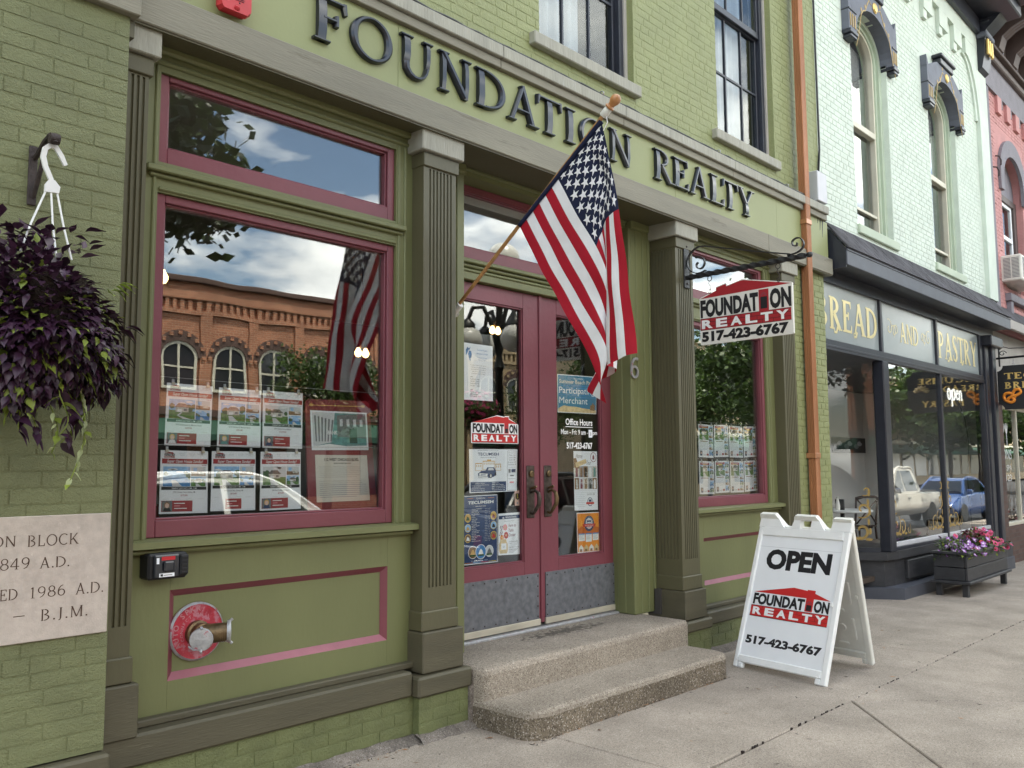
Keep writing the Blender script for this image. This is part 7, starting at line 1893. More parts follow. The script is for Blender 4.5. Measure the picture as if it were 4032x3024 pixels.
mb.box(10.6, 16.3, 1.3, 3.4, .14, .20, 'interior_floor'); mb.box(9.6, 10.7, 1.2, 3.4, -.12, -.06, 'sidewalk'); mb.box(9.6, 16.3, 1.24, 3.4, 2.905, 2.93, 'black_frame'); mb.box(9.6, 16.3, 1.3, 3.4, 3.68, 3.76, 'interior_grey')
mb.box(10.45, 10.60, 2.43, 3.4, -.1, 2.9, 'interior_grey'); mb.cbox(9.62, 10.45, 2.95, 3.05, .0, 2.1, bf, .01)
mb.box(9.482, 30, 1.45, 10, 10.40, 10.5, 'interior_dark'); mb.box(9.482, 30, 9.9, 10, 0, 10.4, 'interior_dark'); mb.box(9.6, 30, 1.65, 1.75, 3.95, 10.3, 'interior_dark')
part('interior_walls', mb, MT)
t = thing('wall_picture', 'dark framed picture of loaves on the grey wall inside the bakery', 'picture', (15.5, 3.39, 1.8))
mb = MB(); mb.cbox(14.85, 16.28, 3.365, 3.399, 1.795, 2.066, 'ink_black', .004); part('frame', mb, t)
mb = MB(); fp = fy(3.364)
for k in range(9): mb.disc(14.98+k*.145, 1.91+.05*(k % 3), .11, .045, fp, .0005+.0003*k, ('ink_mid', 'ink_grey', 'interior_dark')[k % 3], 12)
part('print', mb, t, fixn=False)
t = thing('cafe_table', 'round white cafe table inside the bakery entry window', 'table', (12.25, 2.2, .2))
mb = MB(); mb.lathe([(.40, 0), (.41, .01), (.41, .03), (.39, .035)], (12.35, 2.2, .915), (0, 0, 1), 'white_plastic', 28); part('tabletop', mb, t, smooth=40)
mb = MB(); mb.lathe([(.24, 0), (.22, .02), (.03, .05), (.03, .715)], (12.35, 2.2, .20), (0, 0, 1), 'black_metal', 16); part('pedestal', mb, t, smooth=40)
mb = MB(); mb.lathe([(.03, 0), (.035, .06), (.02, .14), (.012, .17), (.02, .19)], (12.08, 2.15, .95), (0, 0, 1), 'white_worn', 12); mb.cbox(12.16, 12.20, 2.1, 2.22, .95, 1.10, 'black_metal', .004); part('table_caddy', mb, t)
def cafe_chair(x, y, rz, label):
    t = thing('cafe_chair', label, 'chair', (x, y, .20), 'cross-back chairs in the bakery window'); c, s_ = cos(rz), sin(rz)
    T = lambda v: (x+v[0]*c-v[1]*s_, y+v[0]*s_+v[1]*c, .20+v[2])
    m = MB(T); m.lathe([(.20, 0), (.215, .012), (.205, .03)], (0, 0, .43), (0, 0, 1), 'chair_brown', 20); part('seat', m, t, smooth=40)
    for a, b in ((-.16, -.17), (.16, -.17)): m = MB(T); m.tube([(a*1.1, b*1.1, 0), (a, b, .44)], .016, 'chair_brown', 8); part('leg', m, t, smooth=True)
    for a in (-.18, .18): m = MB(T); m.tube([(a, .22, 0), (a, .17, .44), (a*1.02, .21, .72), (a*1.05, .235, .90)], .016, 'chair_brown', 8); part('leg', m, t, smooth=True)
    m = MB(T)
    m.tube([(-.20, .235, .88), (-.10, .275, .91), (0, .285, .915), (.10, .275, .91), (.20, .235, .88)], .024, 'chair_brown', 8); m.tube([(-.18, .20, .50), (0, .24, .70), (.18, .232, .87)], .012, 'chair_brown', 8); m.tube([(.18, .20, .50), (0, .232, .70), (-.18, .232, .87)], .012, 'chair_brown', 8); m.tube([(-.18, .19, .47), (0, .22, .48), (.18, .19, .47)], .012, 'chair_brown', 8); part('crossed_back', m, t, smooth=True)
cafe_chair(13.25, 2.35, radians(150), 'brown cross-back chair beside the round white table in the bakery'); cafe_chair(15.7, 1.9, radians(150), 'brown cross-back chair nearer the right end of the bakery window'); 
t = thing('neon_sign', 'white cursive neon open sign in the bakery window', 'sign', (14.9, 1.30, 2.6))
m = MB(); P0_ = lambda x, z: (x, 1.32, z)
for cx in (14.44, 14.66): m.tube([P0_(cx+.065*cos(radians(a)), 2.67+.085*sin(radians(a))) for a in range(0, 361, 24)], .011, 'neon_white', 6)
m.tube([P0_(14.575, 2.74), P0_(14.58, 2.48)], .011, 'neon_white', 6)
m.tube([P0_(14.78, 2.67), P0_(14.88, 2.70), P0_(14.86, 2.75), P0_(14.81, 2.74), P0_(14.79, 2.66), P0_(14.83, 2.60), P0_(14.90, 2.62)], .011, 'neon_white', 6); m.tube([P0_(14.94, 2.59), P0_(14.95, 2.75), P0_(14.97, 2.72), P0_(15.02, 2.75), P0_(15.05, 2.70), P0_(15.06, 2.59)], .011, 'neon_white', 6); part('tubing', m, t, smooth=True)
m = MB(); m.tube([(14.9, 1.33, 2.6), (15.2, 1.33, 2.3), (15.35, 1.33, 1.9), (15.2, 1.34, 1.4), (15.3, 1.34, .6)], .006, 'black_metal', 5); m.box(14.36, 15.08, 1.335, 1.340, 2.655, 2.665, 'black_metal'); part('lead', m, t)
# projecting bakery sign
t = thing('bakery_sign', 'black notched bakery sign with gold letters and a pretzel on an iron arm', 'sign', (16.3, 1.05, 2.49))
m = MB(); m.tube([(16.3, 1.10, 3.36), (16.3, .5, 3.37), (16.3, -.35, 3.37)], .018, 'black_metal', 8); m.cbox(16.27, 16.33, 1.045, 1.062, 3.22, 3.66, 'black_metal', .004); m.tube([(16.3, 1.06, 3.5), (16.3, .98, 3.55), (16.3, .9, 3.52), (16.3, .4, 3.49), (16.3, -.3, 3.40)], .007, 'black_metal', 6)
m.tube([(16.3, 1.0-.06*cos(a*.5)*(1-a*.05), 3.44+.05*sin(a*.5)*(1-a*.05)) for a in range(16)], .007, 'black_metal', 6); part('arm', m, t, smooth=True)
BS = frame((16.3, 1.10, 2.49), (0, -1, 0), (0, 0, 1), (-1, 0, 0)); BW, BH = 1.34, .74
notch = lambda cx, cz, a0: [(cx+.09*cos(radians(a0-90*i/5)), cz+.09*sin(radians(a0-90*i/5))) for i in range(6)]
ol = notch(0, 0, 90)+notch(BW, 0, 180)+notch(BW, BH, 270)+notch(0, BH, 360)
m = MB(); m.extr(ol, BS, 0, -.03, 'ink_black'); part('board', m, t)
m = MB(); kk = dict(T=.20, t=.11, h=.07, s=.06)
roman(m, 'TECUMSEH', BS, .10, 1.24, .510, .105, .001, 'gold', sp=.04, **kk); roman(m, 'BREAD', BS, .10, .74, .350, .110, .001, 'gold', sp=.04, **kk); roman(m, 'AND', BS, .50, .66, .270, .05, .001, 'gold', sp=.03, **kk); roman(m, 'PASTRY', BS, .40, 1.10, .10, .11, .001, 'gold', sp=.04, **kk); part('lettering', m, t, fixn=False)
m = MB(); pz = [(-.09, -.05), (-.02, .0), (.06, .02), (.115, .06), (.10, .11), (.04, .11), (.0, .05), (-.01, -.02), (.02, -.06), (-.03, -.10), (-.11, -.06), (-.135, .0), (-.11, .05), (-.05, .06), (.0, .03), (.04, -.04)]
cv = [cr((*pz[max(i-1, 0)], 0), (*pz[i], 0), (*pz[i+1], 0), (*pz[min(i+2, len(pz)-1)], 0), j/4) for i in range(len(pz)-1) for j in range(4)]
m.tube([BS(.22+a, .215+b, .006+.004*sin(i*.4)) for i, (a, b, _) in enumerate(cv)], .024, 'ink_orange', 8); part('pretzel', m, t, smooth=True)
m = MB()
for k in range(7): a = radians(20+k*24); m.lathe([(.02, -.03), (.05+.006*(3-abs(3-k)), 0), (.02, .03)], BS(1.10+.10*cos(a), .36+.08*sin(a), .0), BS(1.0-sin(a), cos(a), 0)-BS(1.0, 0, 0), 'ink_sand', 10)
part('croissant', m, t, smooth=True)
m = MB()
for a in (.25, 1.09):
    p = BS(a, BH, -.015); m.tube([p+Vector((0, .018*cos(q*.524), .018+.02*sin(q*.524))) for q in range(13)], .004, 'worn_silver', 6); m.tube([p+Vector((0, 0, .03)), p+Vector((0, 0, .12))], .004, 'worn_silver', 6)
part('chain', m, t)

# ================================================================ planters
def petunia(mat, heart, seed):
    R = random.Random(seed); mb = MB(); n = 20; vs = [(0, 0, -.10)]
    for i in range(n): a = 2*pi*i/n; r = .42+.10*abs(cos(a*2.5)); vs.append((r*cos(a), r*sin(a), .05*sin(a*5+seed)))
    vs2 = [(0, 0, -.22)]+[(.16*cos(2*pi*i/n), .16*sin(2*pi*i/n), -.06) for i in range(n)]
    mb.add(vs, [(0, 1+i, 1+(i+1) % n) for i in range(n)], mat)
    st = [(0, 0, -.075)]
    for i in range(10): a = 2*pi*i/10; r = .44 if i % 2 == 0 else .10; st.append((r*cos(a), r*sin(a), .02 if i % 2 == 0 else -.05))
    mb.add(st, [(0, 1+i, 1+(i+1) % 10) for i in range(10)], heart)
    return make_mesh('flower', mb, smooth=True, fixn=False)
FLW = {'v': [petunia('petal_violet', 'ink_white', k) for k in range(2)], 'p': [petunia('petal_pink', 'petal_red', k) for k in range(2)], 'r': [petunia('petal_red', 'ink_black', 5)]}
BL = [leaf_mesh('leaf_bed', .5, .2, .3, 30+k) for k in range(3)]; ML = [leaf_mesh('leaf_maroon', .6, .2, .3, 40)]; YL = [leaf_mesh('leaf_lime', .6, .2, .3, 41)]
def planting(t, x0, x1, y0, y1, z0, zh, nf, nl, seed, pick, lp, over=.08):
    R = random.Random(seed); rest = MB()
    def pos():
        x = R.uniform(x0-over, x1+over); y = R.uniform(y0-over, y1); h = zh*(.55+.45*sin(x*5+seed))*(1-.6*abs((y-(y0+y1)/2)/(y1-y0+2*over)))
        ov = x < x0 or x > x1 or y < y0
        return Vector((x, y, z0+(R.uniform(-.06, .06) if ov else h*R.random()**.5)))
    for i in range(nl):
        p = pos(); me = R.choice(lp); d = Vector((R.gauss(0, 1), R.gauss(-.4, 1), R.uniform(.0, 1.2))); M = leaf_place(R, p, d, 1, .2); s = R.uniform(.04, .075)
        rest.add([p+(M @ (v.co*s)) for v in me.vertices], [tuple(f.vertices) for f in me.polygons], me.materials[0])
    part('leaves', rest, t, kind='stuff', smooth=True, fixn=False)
    for i in range(nf):
        p = pos()+Vector((0, -.02, .03)); me = R.choice(FLW[pick(R, p)]); s = R.uniform(.055, .08)
        q = Vector((R.gauss(-.35, .35), R.gauss(-.6, .3), R.uniform(.3, .9))).normalized().to_track_quat('Z', 'Y').to_euler()
        inst(me, 'flower', t, p, q, (s, s, s))
def planter(x0, x1, y0, y1, z0, z1, label, stretch=1):
    t = thing('flower_planter', label, 'planter', ((x0+x1)/2, (y0+y1)/2, z0), 'flower planters in front of the shops'); pb = 'planter_black'; h = (z1-.03-z0-.20)/2
    for k in range(2):
        za = z0+.20+k*h+.003; zb = za+h-.008
        m = MB(); m.cbox(x0, x1, y0, y0+.03, za, zb, pb, .005); part('plank', m, t)
        m = MB(); m.cbox(x0, x0+.03, y0+.032, y1, za, zb, pb, .005); part('plank', m, t)
        m = MB(); m.cbox(x1-.03, x1, y0+.032, y1, za, zb, pb, .005); part('plank', m, t)
        m = MB(); m.cbox(x0+.032, x1-.032, y1-.03, y1, za, zb, pb, .005); part('plank', m, t)
    m = MB(); m.cbox(x0-.05, x1+.05, y0-.04, y1+.03, z0+.165, z0+.20, pb, .006); part('base_board', m, t)
    m = MB(); four_ = ((x0-.03, x1+.03, y0-.03, y0+.05), (x0-.03, x1+.03, y1-.05, y1+.02), (x0-.03, x0+.05, y0+.052, y1-.052), (x1-.05, x1+.03, y0+.052, y1-.052))
    for a, b, c, d in four_: m.cbox(a, b, c, d, z1-.03, z1, pb, .004)
    part('rim', m, t)
    for a in (x0+.02, x1-.09):
        for b in (y0+.01, y1-.08): m = MB(); m.cbox(a, a+.07, b, b+.07, z0, z0+.163, pb, .004); part('leg', m, t)
    m = MB(); m.box(x0+.04, x1-.04, y0+.04, y1-.04, z1-.07, z1-.05, 'soil_dark'); part('soil', m, t)
    return t
t = planter(11.92, 13.72, .46, .86, -.08, .48, 'black wooden planter of violet and pink petunias in front of the bakery')
planting(t, 11.95, 13.70, .48, .84, .44, .26, 120, 900, 5, lambda R, p: ('v' if p.x < 12.95 else 'p') if R.random() < .82 else R.choice('vpr'), BL+BL+YL, .06)
planting(t, 12.75, 13.25, .55, .82, .50, .24, 0, 120, 6, lambda R, p: 'p', ML, 0)
t = planter(18.6, 20.2, .55, .95, -.15, .45, 'far black planter with red flowers and dry grass outside the spa')
planting(t, 18.6, 20.1, .57, .93, .40, .25, 40, 350, 9, lambda R, p: R.choice('rrp'), BL+ML, .05)
m = MB(); R = random.Random(3)
for k in range(90):
    b = Vector((R.uniform(18.6, 19.3), R.uniform(.6, .9), .42)); e = b+Vector((R.gauss(0, .22), R.gauss(0, .15), R.uniform(.5, .95))); m.tube([b, b.lerp(e, .5)+Vector((0, 0, .06)), e], [.004, .003, .001], 'grass_dry', 3)
part('dry_grass', m, t, kind='stuff', fixn=False)

# ================================================================ pink building at the right edge
PK = thing('commercial_building', 'rose pink brick building with grey trim and a heavy brown cornice at the right edge', 'building', (20, 1.2, -.2))
VP = brick_variants('salmon', 5, 17, 0.6)
PH = [(17.35, 18.85, 4.75, 6.80)]
pwall = part('upper_wall', arch_wall(PH, 16.502, 30, 3.9, 10.6, 1.126, .3, 'salmon', .55), PK)
pbl = brick_list(16.78, 20.4, 4.35, 8.3, [(a, b, c, d) for a, b, c, d in PH], seed=41, keep=lambda x, z: not (6.75 < z < 7.8 and 17.1 < x < 19.1))
lay_bricks([(pwall, 1.12, pbl, VP, 'salmon')], limit=150, seed=9)
mb = MB(); mb.box(16.502, 16.76, 1.09, 1.13, 4.1, 8.8, 'mauve_grey'); mb.box(16.502, 30, 1.075, 1.13, 8.30, 8.80, 'mauve_grey')
for k in range(12): x = 17.25+k*.62; mb.box(x, x+.26, 1.07, 1.13, 7.98, 8.30, 'salmon'); mb.box(x+.26, x+.36, 1.076, 1.13, 8.12, 8.30, 'mauve_grey')
A = [(17.20, 6.55), (17.20, 6.85)]+[(18.10-.92*cos(pi*i/14), 6.85+.78*sin(pi*i/14)) for i in range(1, 14)]+[(19.0, 6.85), (19.0, 6.55)]
B2 = [(17.42, 6.55), (17.42, 6.80)]+[(18.10-.68*cos(pi*i/14), 6.80+.52*sin(pi*i/14)) for i in range(1, 14)]+[(18.78, 6.80), (18.78, 6.55)]
mb.strip(list(zip(A, B2)), fy(1.13), 0, .06, 'mauve_grey'); part('stone_trim', mb, PK)
mb = MB(); four(mb, 17.36, 18.84, 4.75, 6.62, .10, .18, .12, .08, 1.24, 1.34, 'brown_cornice'); four(mb, 17.50, 18.60, 5.0, 6.5, .07, .07, .07, .06, 1.27, 1.32, 'face_white'); mb.cbox(17.55, 18.55, 1.26, 1.31, 5.78, 5.86, 'face_white', .005)
mb.extr([(17.36, 6.62), (18.84, 6.62), (18.84, 6.8)]+[(18.10+.74*cos(pi*i/14), 6.80+.55*sin(pi*i/14)) for i in range(1, 14)]+[(17.36, 6.8)], fy(1.28), 0, -.03, 'mauve_grey')
pw = part('arched_window', mb, PK)
m = MB(); m.box(17.55, 18.55, 1.29, 1.296, 5.04, 6.46, 'glass_upper'); part('pane', m, pw); m = MB(); m.box(17.4, 18.8, 1.6, 1.62, 4.7, 7.2, 'interior_dark'); part('blind', m, pw)
m = MB(); m.cbox(17.20, 19.05, 1.02, 1.3, 4.48, 4.62, 'mauve_grey', .01); m.cbox(17.25, 17.40, 1.04, 1.13, 4.25, 4.48, 'mauve_grey', .01); part('window_sill', m, pw)
for x, z in ((17.08, 7.0), (16.9, 6.75)): 
    m = MB(); m.tube([(x, 1.12, z+.12), (x, 1.06, z+.10), (x, 1.03, z+.02), (x+.02, 1.04, z-.06), (x+.05, 1.06, z-.05)], .012, 'rust_metal', 6); part('iron_hook', m, PK)
mb = MB(); bc = 'brown_cornice'
mb.cbox(16.52, 30, 1.0, 1.13, 8.80, 8.92, bc, .02); mb.cbox(16.52, 30, 1.04, 1.13, 8.92, 9.70, bc, .01); mb.box(16.52, 30, .15, 1.13, 9.70, 9.86, bc); mb.cbox(16.52, 30, .02, 1.13, 9.86, 10.3, bc, .03); mb.cbox(16.52, 30, .95, 1.13, 9.0, 9.06, bc, .01)
part('cornice', mb, PK)
for k in range(5):
    x = 16.95+k*.95; m = MB(); m.prism([(1.04, 9.02), (.92, 9.05), (.86, 9.25), (.70, 9.36), (.40, 9.48), (.25, 9.60), (.22, 9.70), (1.04, 9.70)], lambda a, b: (x, a, b), lambda a, b: (x+.30, a, b), bc)
    for j in range(3): m.tube([(x+.05+.10*j, .90-.16*i, 9.24+.085*i+.03*sin(i*1.4)) for i in range(5)], .02, 'mauve_grey', 6)
    for j in range(6): m.cbox(x+.40+.10*(j % 3), x+.46+.10*(j % 3), 1.0, 1.04, 9.15+.18*(j//3), 9.24+.18*(j//3), 'mauve_grey', .01)
    part('modillion', m, PK)
mb = MB()
for k in range(14): mb.cbox(16.30+k*1.0+.004, 17.30+k*1.0, 1.14, 1.2, 2.62, 3.86, 'panel_grey', .004)
part('fascia_panel', mb, PK)
mb = MB(); mb.cbox(16.302, 30, .86, .92, 3.86, 4.02, 'panel_grey', .006); mb.prism([(1.12, 4.34), (.86, 4.02), (1.12, 4.02)], lambda a, b: (16.302, a, b), lambda a, b: (30, a, b), 'shingle'); part('pent_roof', mb, PK)
mb = MB(); mb.cbox(16.20, 16.50, 1.10, 1.4, -.2, 2.62, 'brick_dark', .01); mb.cbox(17.95, 18.02, 1.25, 1.32, .4, 2.62, 'cream', .006); mb.cbox(16.5, 24, 1.25, 1.32, 2.55, 2.62, 'cream', .006); mb.cbox(16.5, 24, 1.2, 1.4, -.2, .50, 'brick_dark', .01); mb.cbox(16.5, 24, 1.22, 1.34, .50, .56, 'cream', .006)
sf = part('shopfront', mb, PK)
m = MB(); m.box(16.5, 17.95, 1.285, 1.291, .55, 2.56, 'glass'); part('pane', m, sf); m = MB(); m.box(18.02, 24, 1.285, 1.291, .55, 2.56, 'glass_clear'); part('pane', m, sf)
f = fy(1.284)
m2 = MB(); text(m2, 'ONS', f, 17.09, 17.66, 1.66, 1.84, 0, 'ink_white'); text(m2, '& SPA', f, 17.12, 17.62, 1.46, 1.56, 0, 'ink_white'); text(m2, '2123', f, 17.05, 17.58, 1.27, 1.39, 0, 'ink_white')
for sg in (-1, 1):
    bx = 17.20+.10*(sg+1)
    for k in range(9): a = radians(55+k*9); m2.strip(stroke([(bx, 2.03), (bx+.03*cos(a), 2.12), (bx+.17*cos(a)*1.2, 2.05+.26*sin(a))], [.03, .016, .010]), f, .0002*k, .0002*k+.0004, 'ink_white')
    m2.rect(bx-.02, bx+.02, 1.90, 2.08, f, .0025, 'ink_white')
part('window_lettering', m2, sf, fixn=False)
mb = MB(); mb.box(16.4, 30, 4.4, 4.5, -.2, 3.9, 'brick_dark'); mb.box(16.4, 30, 1.35, 4.4, .1, .15, 'interior_floor'); mb.box(16.4, 30, 1.35, 4.4, 3.87, 3.9, 'interior_dark'); mb.box(29.9, 30, 1.2, 10, -.2, 10.5, 'interior_dark'); part('interior_walls', mb, PK)
t = thing('pendant_lamp', 'small warm lamp against dark brick inside the spa window', 'lamp', (19.6, 3.2, 2.2))
m = MB(); m.tube([(20.2, 3.2, 3.8), (20.2, 3.2, 2.02)], .008, 'brass_dark', 6); part('cord', m, t); m = MB(); m.lathe([(.01, -.07), (.05, -.03), (.05, .02), (.015, .06)], (20.2, 3.2, 1.93), (0, 0, 1), 'bulb_glow', 12); part('bulb', m, t, smooth=True)
t = thing('air_conditioner', 'cream window air conditioner sticking out of the pink building', 'air conditioner', (17.7, 1.0, 4.8))
m = MB(); m.cbox(17.05, 18.35, .80, 1.30, 4.80, 5.27, 'ac_white', .02); part('case', m, t)
m = MB()
for k in range(15): z = 4.86+k*.0245; m.box(17.045, 17.052, .84, .955, z, z+.011, 'ink_mid'); m.box(17.045, 17.052, .975, 1.09, z, z+.011, 'ink_mid')
for k in range(15): z = 4.86+k*.0245; m.box(17.12, 18.28, .795, .802, z, z+.011, 'ink_mid')
part('louvre', m, t)
# ================================================================ the other side of the street (seen in the glass)
def opp_building(name, label, x0, x1, h, mat, win, loc, trim, ground='awning_green', Y=-22.0):
    t = thing(name, label, 'building', loc)
    mb = MB(); mb.box(x0, x1, Y-9, Y, -.3, h, mat); part('wall', mb, t)
    mb = MB()
    mb.cbox(x0-.1, x1+.1, Y-.3, Y+.22, h-.02, h+.16, trim, .02); mb.box(x0, x1, Y, Y+.14, h-.55, h-.30, mat); mb.box(x0, x1, Y, Y+.10, h-1.05, h-.90, mat)
    for k in range(int((x1-x0)/.28)): mb.box(x0+k*.28, x0+k*.28+.14, Y, Y+.10, h-.90, h-.56, mat)
    n = len(win)
    for k in range(n+1):
        x = x0+.2 if k == 0 else (x1-.2 if k == n else (win[k-1]+win[k])/2)
        mb.box(x-.18, x+.18, Y, Y+.09, 3.4, h-1.05, mat)
    mb.box(x0, x1, Y, Y+.10, 3.3, 3.55, trim)
    part('cornice', mb, t)
    for cx in win:
        m = MB(); w = .62; z0, zs = 4.15, 5.25
        P = [(cx-w-.22, zs)]+[(cx-(w+.22)*cos(pi*i/10), zs+(w+.20)*sin(pi*i/10)) for i in range(11)]
        m.strip([((cx-(w+.24)*cos(pi*i/12), zs+(w+.24)*sin(pi*i/12)), (cx-w*cos(pi*i/12), zs+w*.8*sin(pi*i/12))) for i in range(13)], fy(Y), -.1, .10, 'brick_dark')
        for k in range(9): a = pi*k/8; m.box(cx-(w+.16)*cos(a)-.06, cx-(w+.16)*cos(a)+.06, Y+.08, Y+.14, zs+(w+.14)*sin(a)-.06, zs+(w+.14)*sin(a)+.06, mat)
        wn = part('window', m, t)
        m = MB(); Q = [(cx-w, z0), (cx+w, z0), (cx+w, zs)]+[(cx+w*cos(pi*i/10), zs+w*.8*sin(pi*i/10)) for i in range(1, 10)]+[(cx-w, zs)]
        q2 = inset(Q, .09); m.strip([(a, b) for a, b in zip(Q+Q[:1], q2+q2[:1])], fy(Y), 0, -.06, 'cream'); m.box(cx-.035, cx+.035, Y, Y+.055, z0+.08, zs+.4, 'cream'); m.box(cx-w+.08, cx+w-.08, Y, Y+.05, zs-.35, zs-.29, 'cream'); part('frame', m, wn)
        m = MB(); m.extr(q2, fy(Y), -.004, -.02, 'pane_dark'); part('pane', m, wn)
    m = MB()
    for k in range(int((x1-x0)/3.2)):
        a = x0+.4+k*3.2; m.cbox(a, a+2.6, Y, Y+.04, .5, 2.7, 'pane_dark', .01)
    part('shop_glass', m, t)
    m = MB(); m.prism([(Y, 3.2), (Y+1.3, 2.65), (Y+1.3, 2.45), (Y, 2.45)], lambda a, b: (x0+.6, a, b), lambda a, b: (x1-2.5, a, b), ground); part('awning', m, t)
    return t
opp_building('brick_building', 'red brick building with arched windows mirrored in the big shop window', 7.2, 26.5, 7.75, 'brick_red', [9.6, 11.35, 13.1, 14.85, 16.6, 18.5, 20.3, 22.1, 24.0], (17, -22, 0), 'brick_dark')
opp_building('tan_building', 'tan brick building with small arched windows mirrored in the door glass', 26.8, 33, 7.4, 'brick_tan', [28.1, 30.0, 31.8], (30, -22, 0), 'ink_roof', 'awning_green')
opp_building('tan_building', 'plain tan building with a green awning mirrored in the bakery window', 42.3, 150, 8.8, 'tan_wall', [44.5+3.1*k for k in range(34)], (55, -22, 0), 'cream')
opp_building('brick_building', 'darker brick building at the left end of the row across the street', -26, 7.0, 8.3, 'brick_red', [-20, -15, -10, -6, -3, 0, 3, 5.4], (-9, -22, 0), 'brick_dark')

def tree(label, x, y, h, r, zc, n, seed, mat='leaf_tree', sy=1.0, limb=()):
    R = random.Random(seed); t = thing('street_tree', label, 'tree', (x, y, gz(x)), 'street trees mirrored in the glass')
    m = MB(); m.tube([(x, y, gz(x)-.16), (x+.05, y, zc*.5), (x+R.uniform(-.15, .15), y+.05, zc), (x, y, h-.4*r)], [.17, .13, .10, .03], 'trunk', 9)
    tips = []
    for k in range(11):
        a = 2*pi*k/11+R.uniform(-.3, .3); z0 = zc-.35*r+R.uniform(0, .7*r); e = Vector((x+cos(a)*r*R.uniform(.5, .85), y+sy*sin(a)*r*R.uniform(.5, .85), z0+r*R.uniform(.1, .6)))
        m.tube([(x, y, z0-.2), Vector((x, y, z0)).lerp(e, .5)+Vector((0, 0, .1*r)), e], [.06, .04, .012], 'trunk', 6); tips.append(e)
    for e in limb: m.tube([(x, y, zc), Vector((x, y, zc)).lerp(Vector(e), .5)+Vector((0, 0, .25)), e], [.05, .03, .008], 'trunk', 6); tips.append(Vector(e))
    part('trunk', m, t, smooth=True); m = MB(); cl = []
    for k in range(46):
        d = Vector((R.gauss(0, 1), R.gauss(0, 1), R.gauss(0, .9))).normalized(); rr = r*R.uniform(.45, 1.0)
        cl.append((Vector((x+d.x*rr, y+d.y*rr*sy, zc+.25*r+d.z*rr*.85)), R.uniform(.22, .42)*r))
    for e in tips: cl.append((e, .3*r))
    for e in limb: cl += [(Vector(e)+Vector((0, 0, .1)), .42)]*4
    vs = []; fs = []
    for k in range(n):
        c, s = R.choice(cl); p = c+Vector((R.gauss(0, .5), R.gauss(0, .5), R.gauss(0, .42)))*s
        a = Vector((R.gauss(0, 1), R.gauss(0, 1), R.gauss(0, .6))).normalized(); b = a.cross(Vector((R.gauss(0, 1), R.gauss(0, 1), R.gauss(0, 1)))).normalized(); l = R.uniform(.05, .10)*(1 if r < 2.5 else (1.8 if r < 4 else 4.2))
        q = p-CAMP; dz = q.dot(f_)
        if 0 < dz < 9 and abs(q.dot(r2)/dz) < .62 and abs(q.dot(u2)/dz) < .462: continue
        i = len(vs); vs += [p-a*l, p+b*l*.55, p+a*l, p-b*l*.55]; fs.append((i, i+1, i+2, i+3))
    m.add(vs, fs, mat); part('crown', m, t, kind='stuff', fixn=False); return t
tree('leafy street tree whose dark twigs are mirrored at the top left of the big window', 2.3, -4.35, 6.6, 2.0, 4.7, 9000, 1, 'leaf_tree_dark', limb=((3.35, -1.7, 3.85), (3.75, -1.95, 4.0), (3.1, -1.4, 3.9), (3.45, -2.0, 4.75), (3.1, -1.9, 4.6)))
tree('bright leafy street tree mirrored in the right shop window', 18.0, -3.0, 6.2, 2.1, 3.4, 11000, 2)
tree('street tree mirrored left of the white pickup in the bakery window', 30.5, -2.7, 6.6, 1.9, 4.2, 6000, 3)
tree('street tree at the far right of the row, mirrored in the bakery window', 38.5, -2.7, 6.6, 2.0, 4.2, 5000, 4)
tree('small tree in front of the red brick building across the street', 17.3, -19.6, 5.7, 1.75, 3.7, 6500, 5)
tree('small tree in front of the tan brick building across the street', 29.3, -19.6, 5.4, 1.7, 3.5, 5000, 6)
tree('tree across the street further along by the green awning', 47, -19.6, 7, 2.2, 4.4, 5000, 7)
tree('big leafy tree across the street beside the tan brick building', 37.0, -20.5, 10, 3.2, 5.2, 9000, 9)
tree('second big tree across the street, nearer the plain tan building', 42.0, -19.5, 9, 2.9, 4.8, 8000, 10)
tree('tree across the street left of the red brick building', 5.0, -19.6, 6, 1.8, 3.9, 4000, 8)
R0 = random.Random(44)
for k in range(9):
    tree('distant tree closing the end of the street, %s of the row' % ('first', 'second', 'third', 'fourth', 'fifth', 'sixth', 'seventh', 'eighth', 'last')[k], 66+R0.uniform(0, 30), -23+k*3.2, 11+R0.uniform(-1, 2), 4.2, 5.4, 6500, 50+k)
# lamp post with globes
t = thing('street_lamp', 'black ornate street lamp with white globes mirrored in the door glass', 'lamp', (8.95, -2.55, 0))
X, Yl = 8.95, -2.55
m = MB(); m.lathe([(.20, 0), (.20, .25), (.13, .35), (.12, .7), (.075, .85), (.06, 3.0), (.09, 3.05), (.05, 3.2), (.05, 4.25), (.09, 4.30), (.11, 4.38)], (X, Yl, gz(X)), (0, 0, 1), 'lamp_black', 14); part('post', m, t, smooth=40)
for k in range(4):
    a = radians(20+90*k); d = Vector((cos(a), sin(a), 0)); p = Vector((X, Yl, 0))
    m = MB(); m.tube([p+Vector((0, 0, 3.1)), p+d*.10+Vector((0, 0, 3.6)), p+d*.25+Vector((0, 0, 3.88)), p+d*.42+Vector((0, 0, 3.86)), p+d*.50+Vector((0, 0, 3.66))], [.035, .035, .032, .03, .03], 'lamp_black', 8); m.lathe([(.05, .12), (.10, .06), (.11, .0)], p+d*.50+Vector((0, 0, 3.56)), (0, 0, 1), 'lamp_black', 12); part('arm', m, t, smooth=40)
    m = MB(); m.lathe([(.20*sin(pi*i/12)+.001, -.20*cos(pi*i/12)) for i in range(13)], p+d*.50+Vector((0, 0, 3.38)), (0, 0, 1), 'globe', 18); part('globe', m, t, smooth=True)
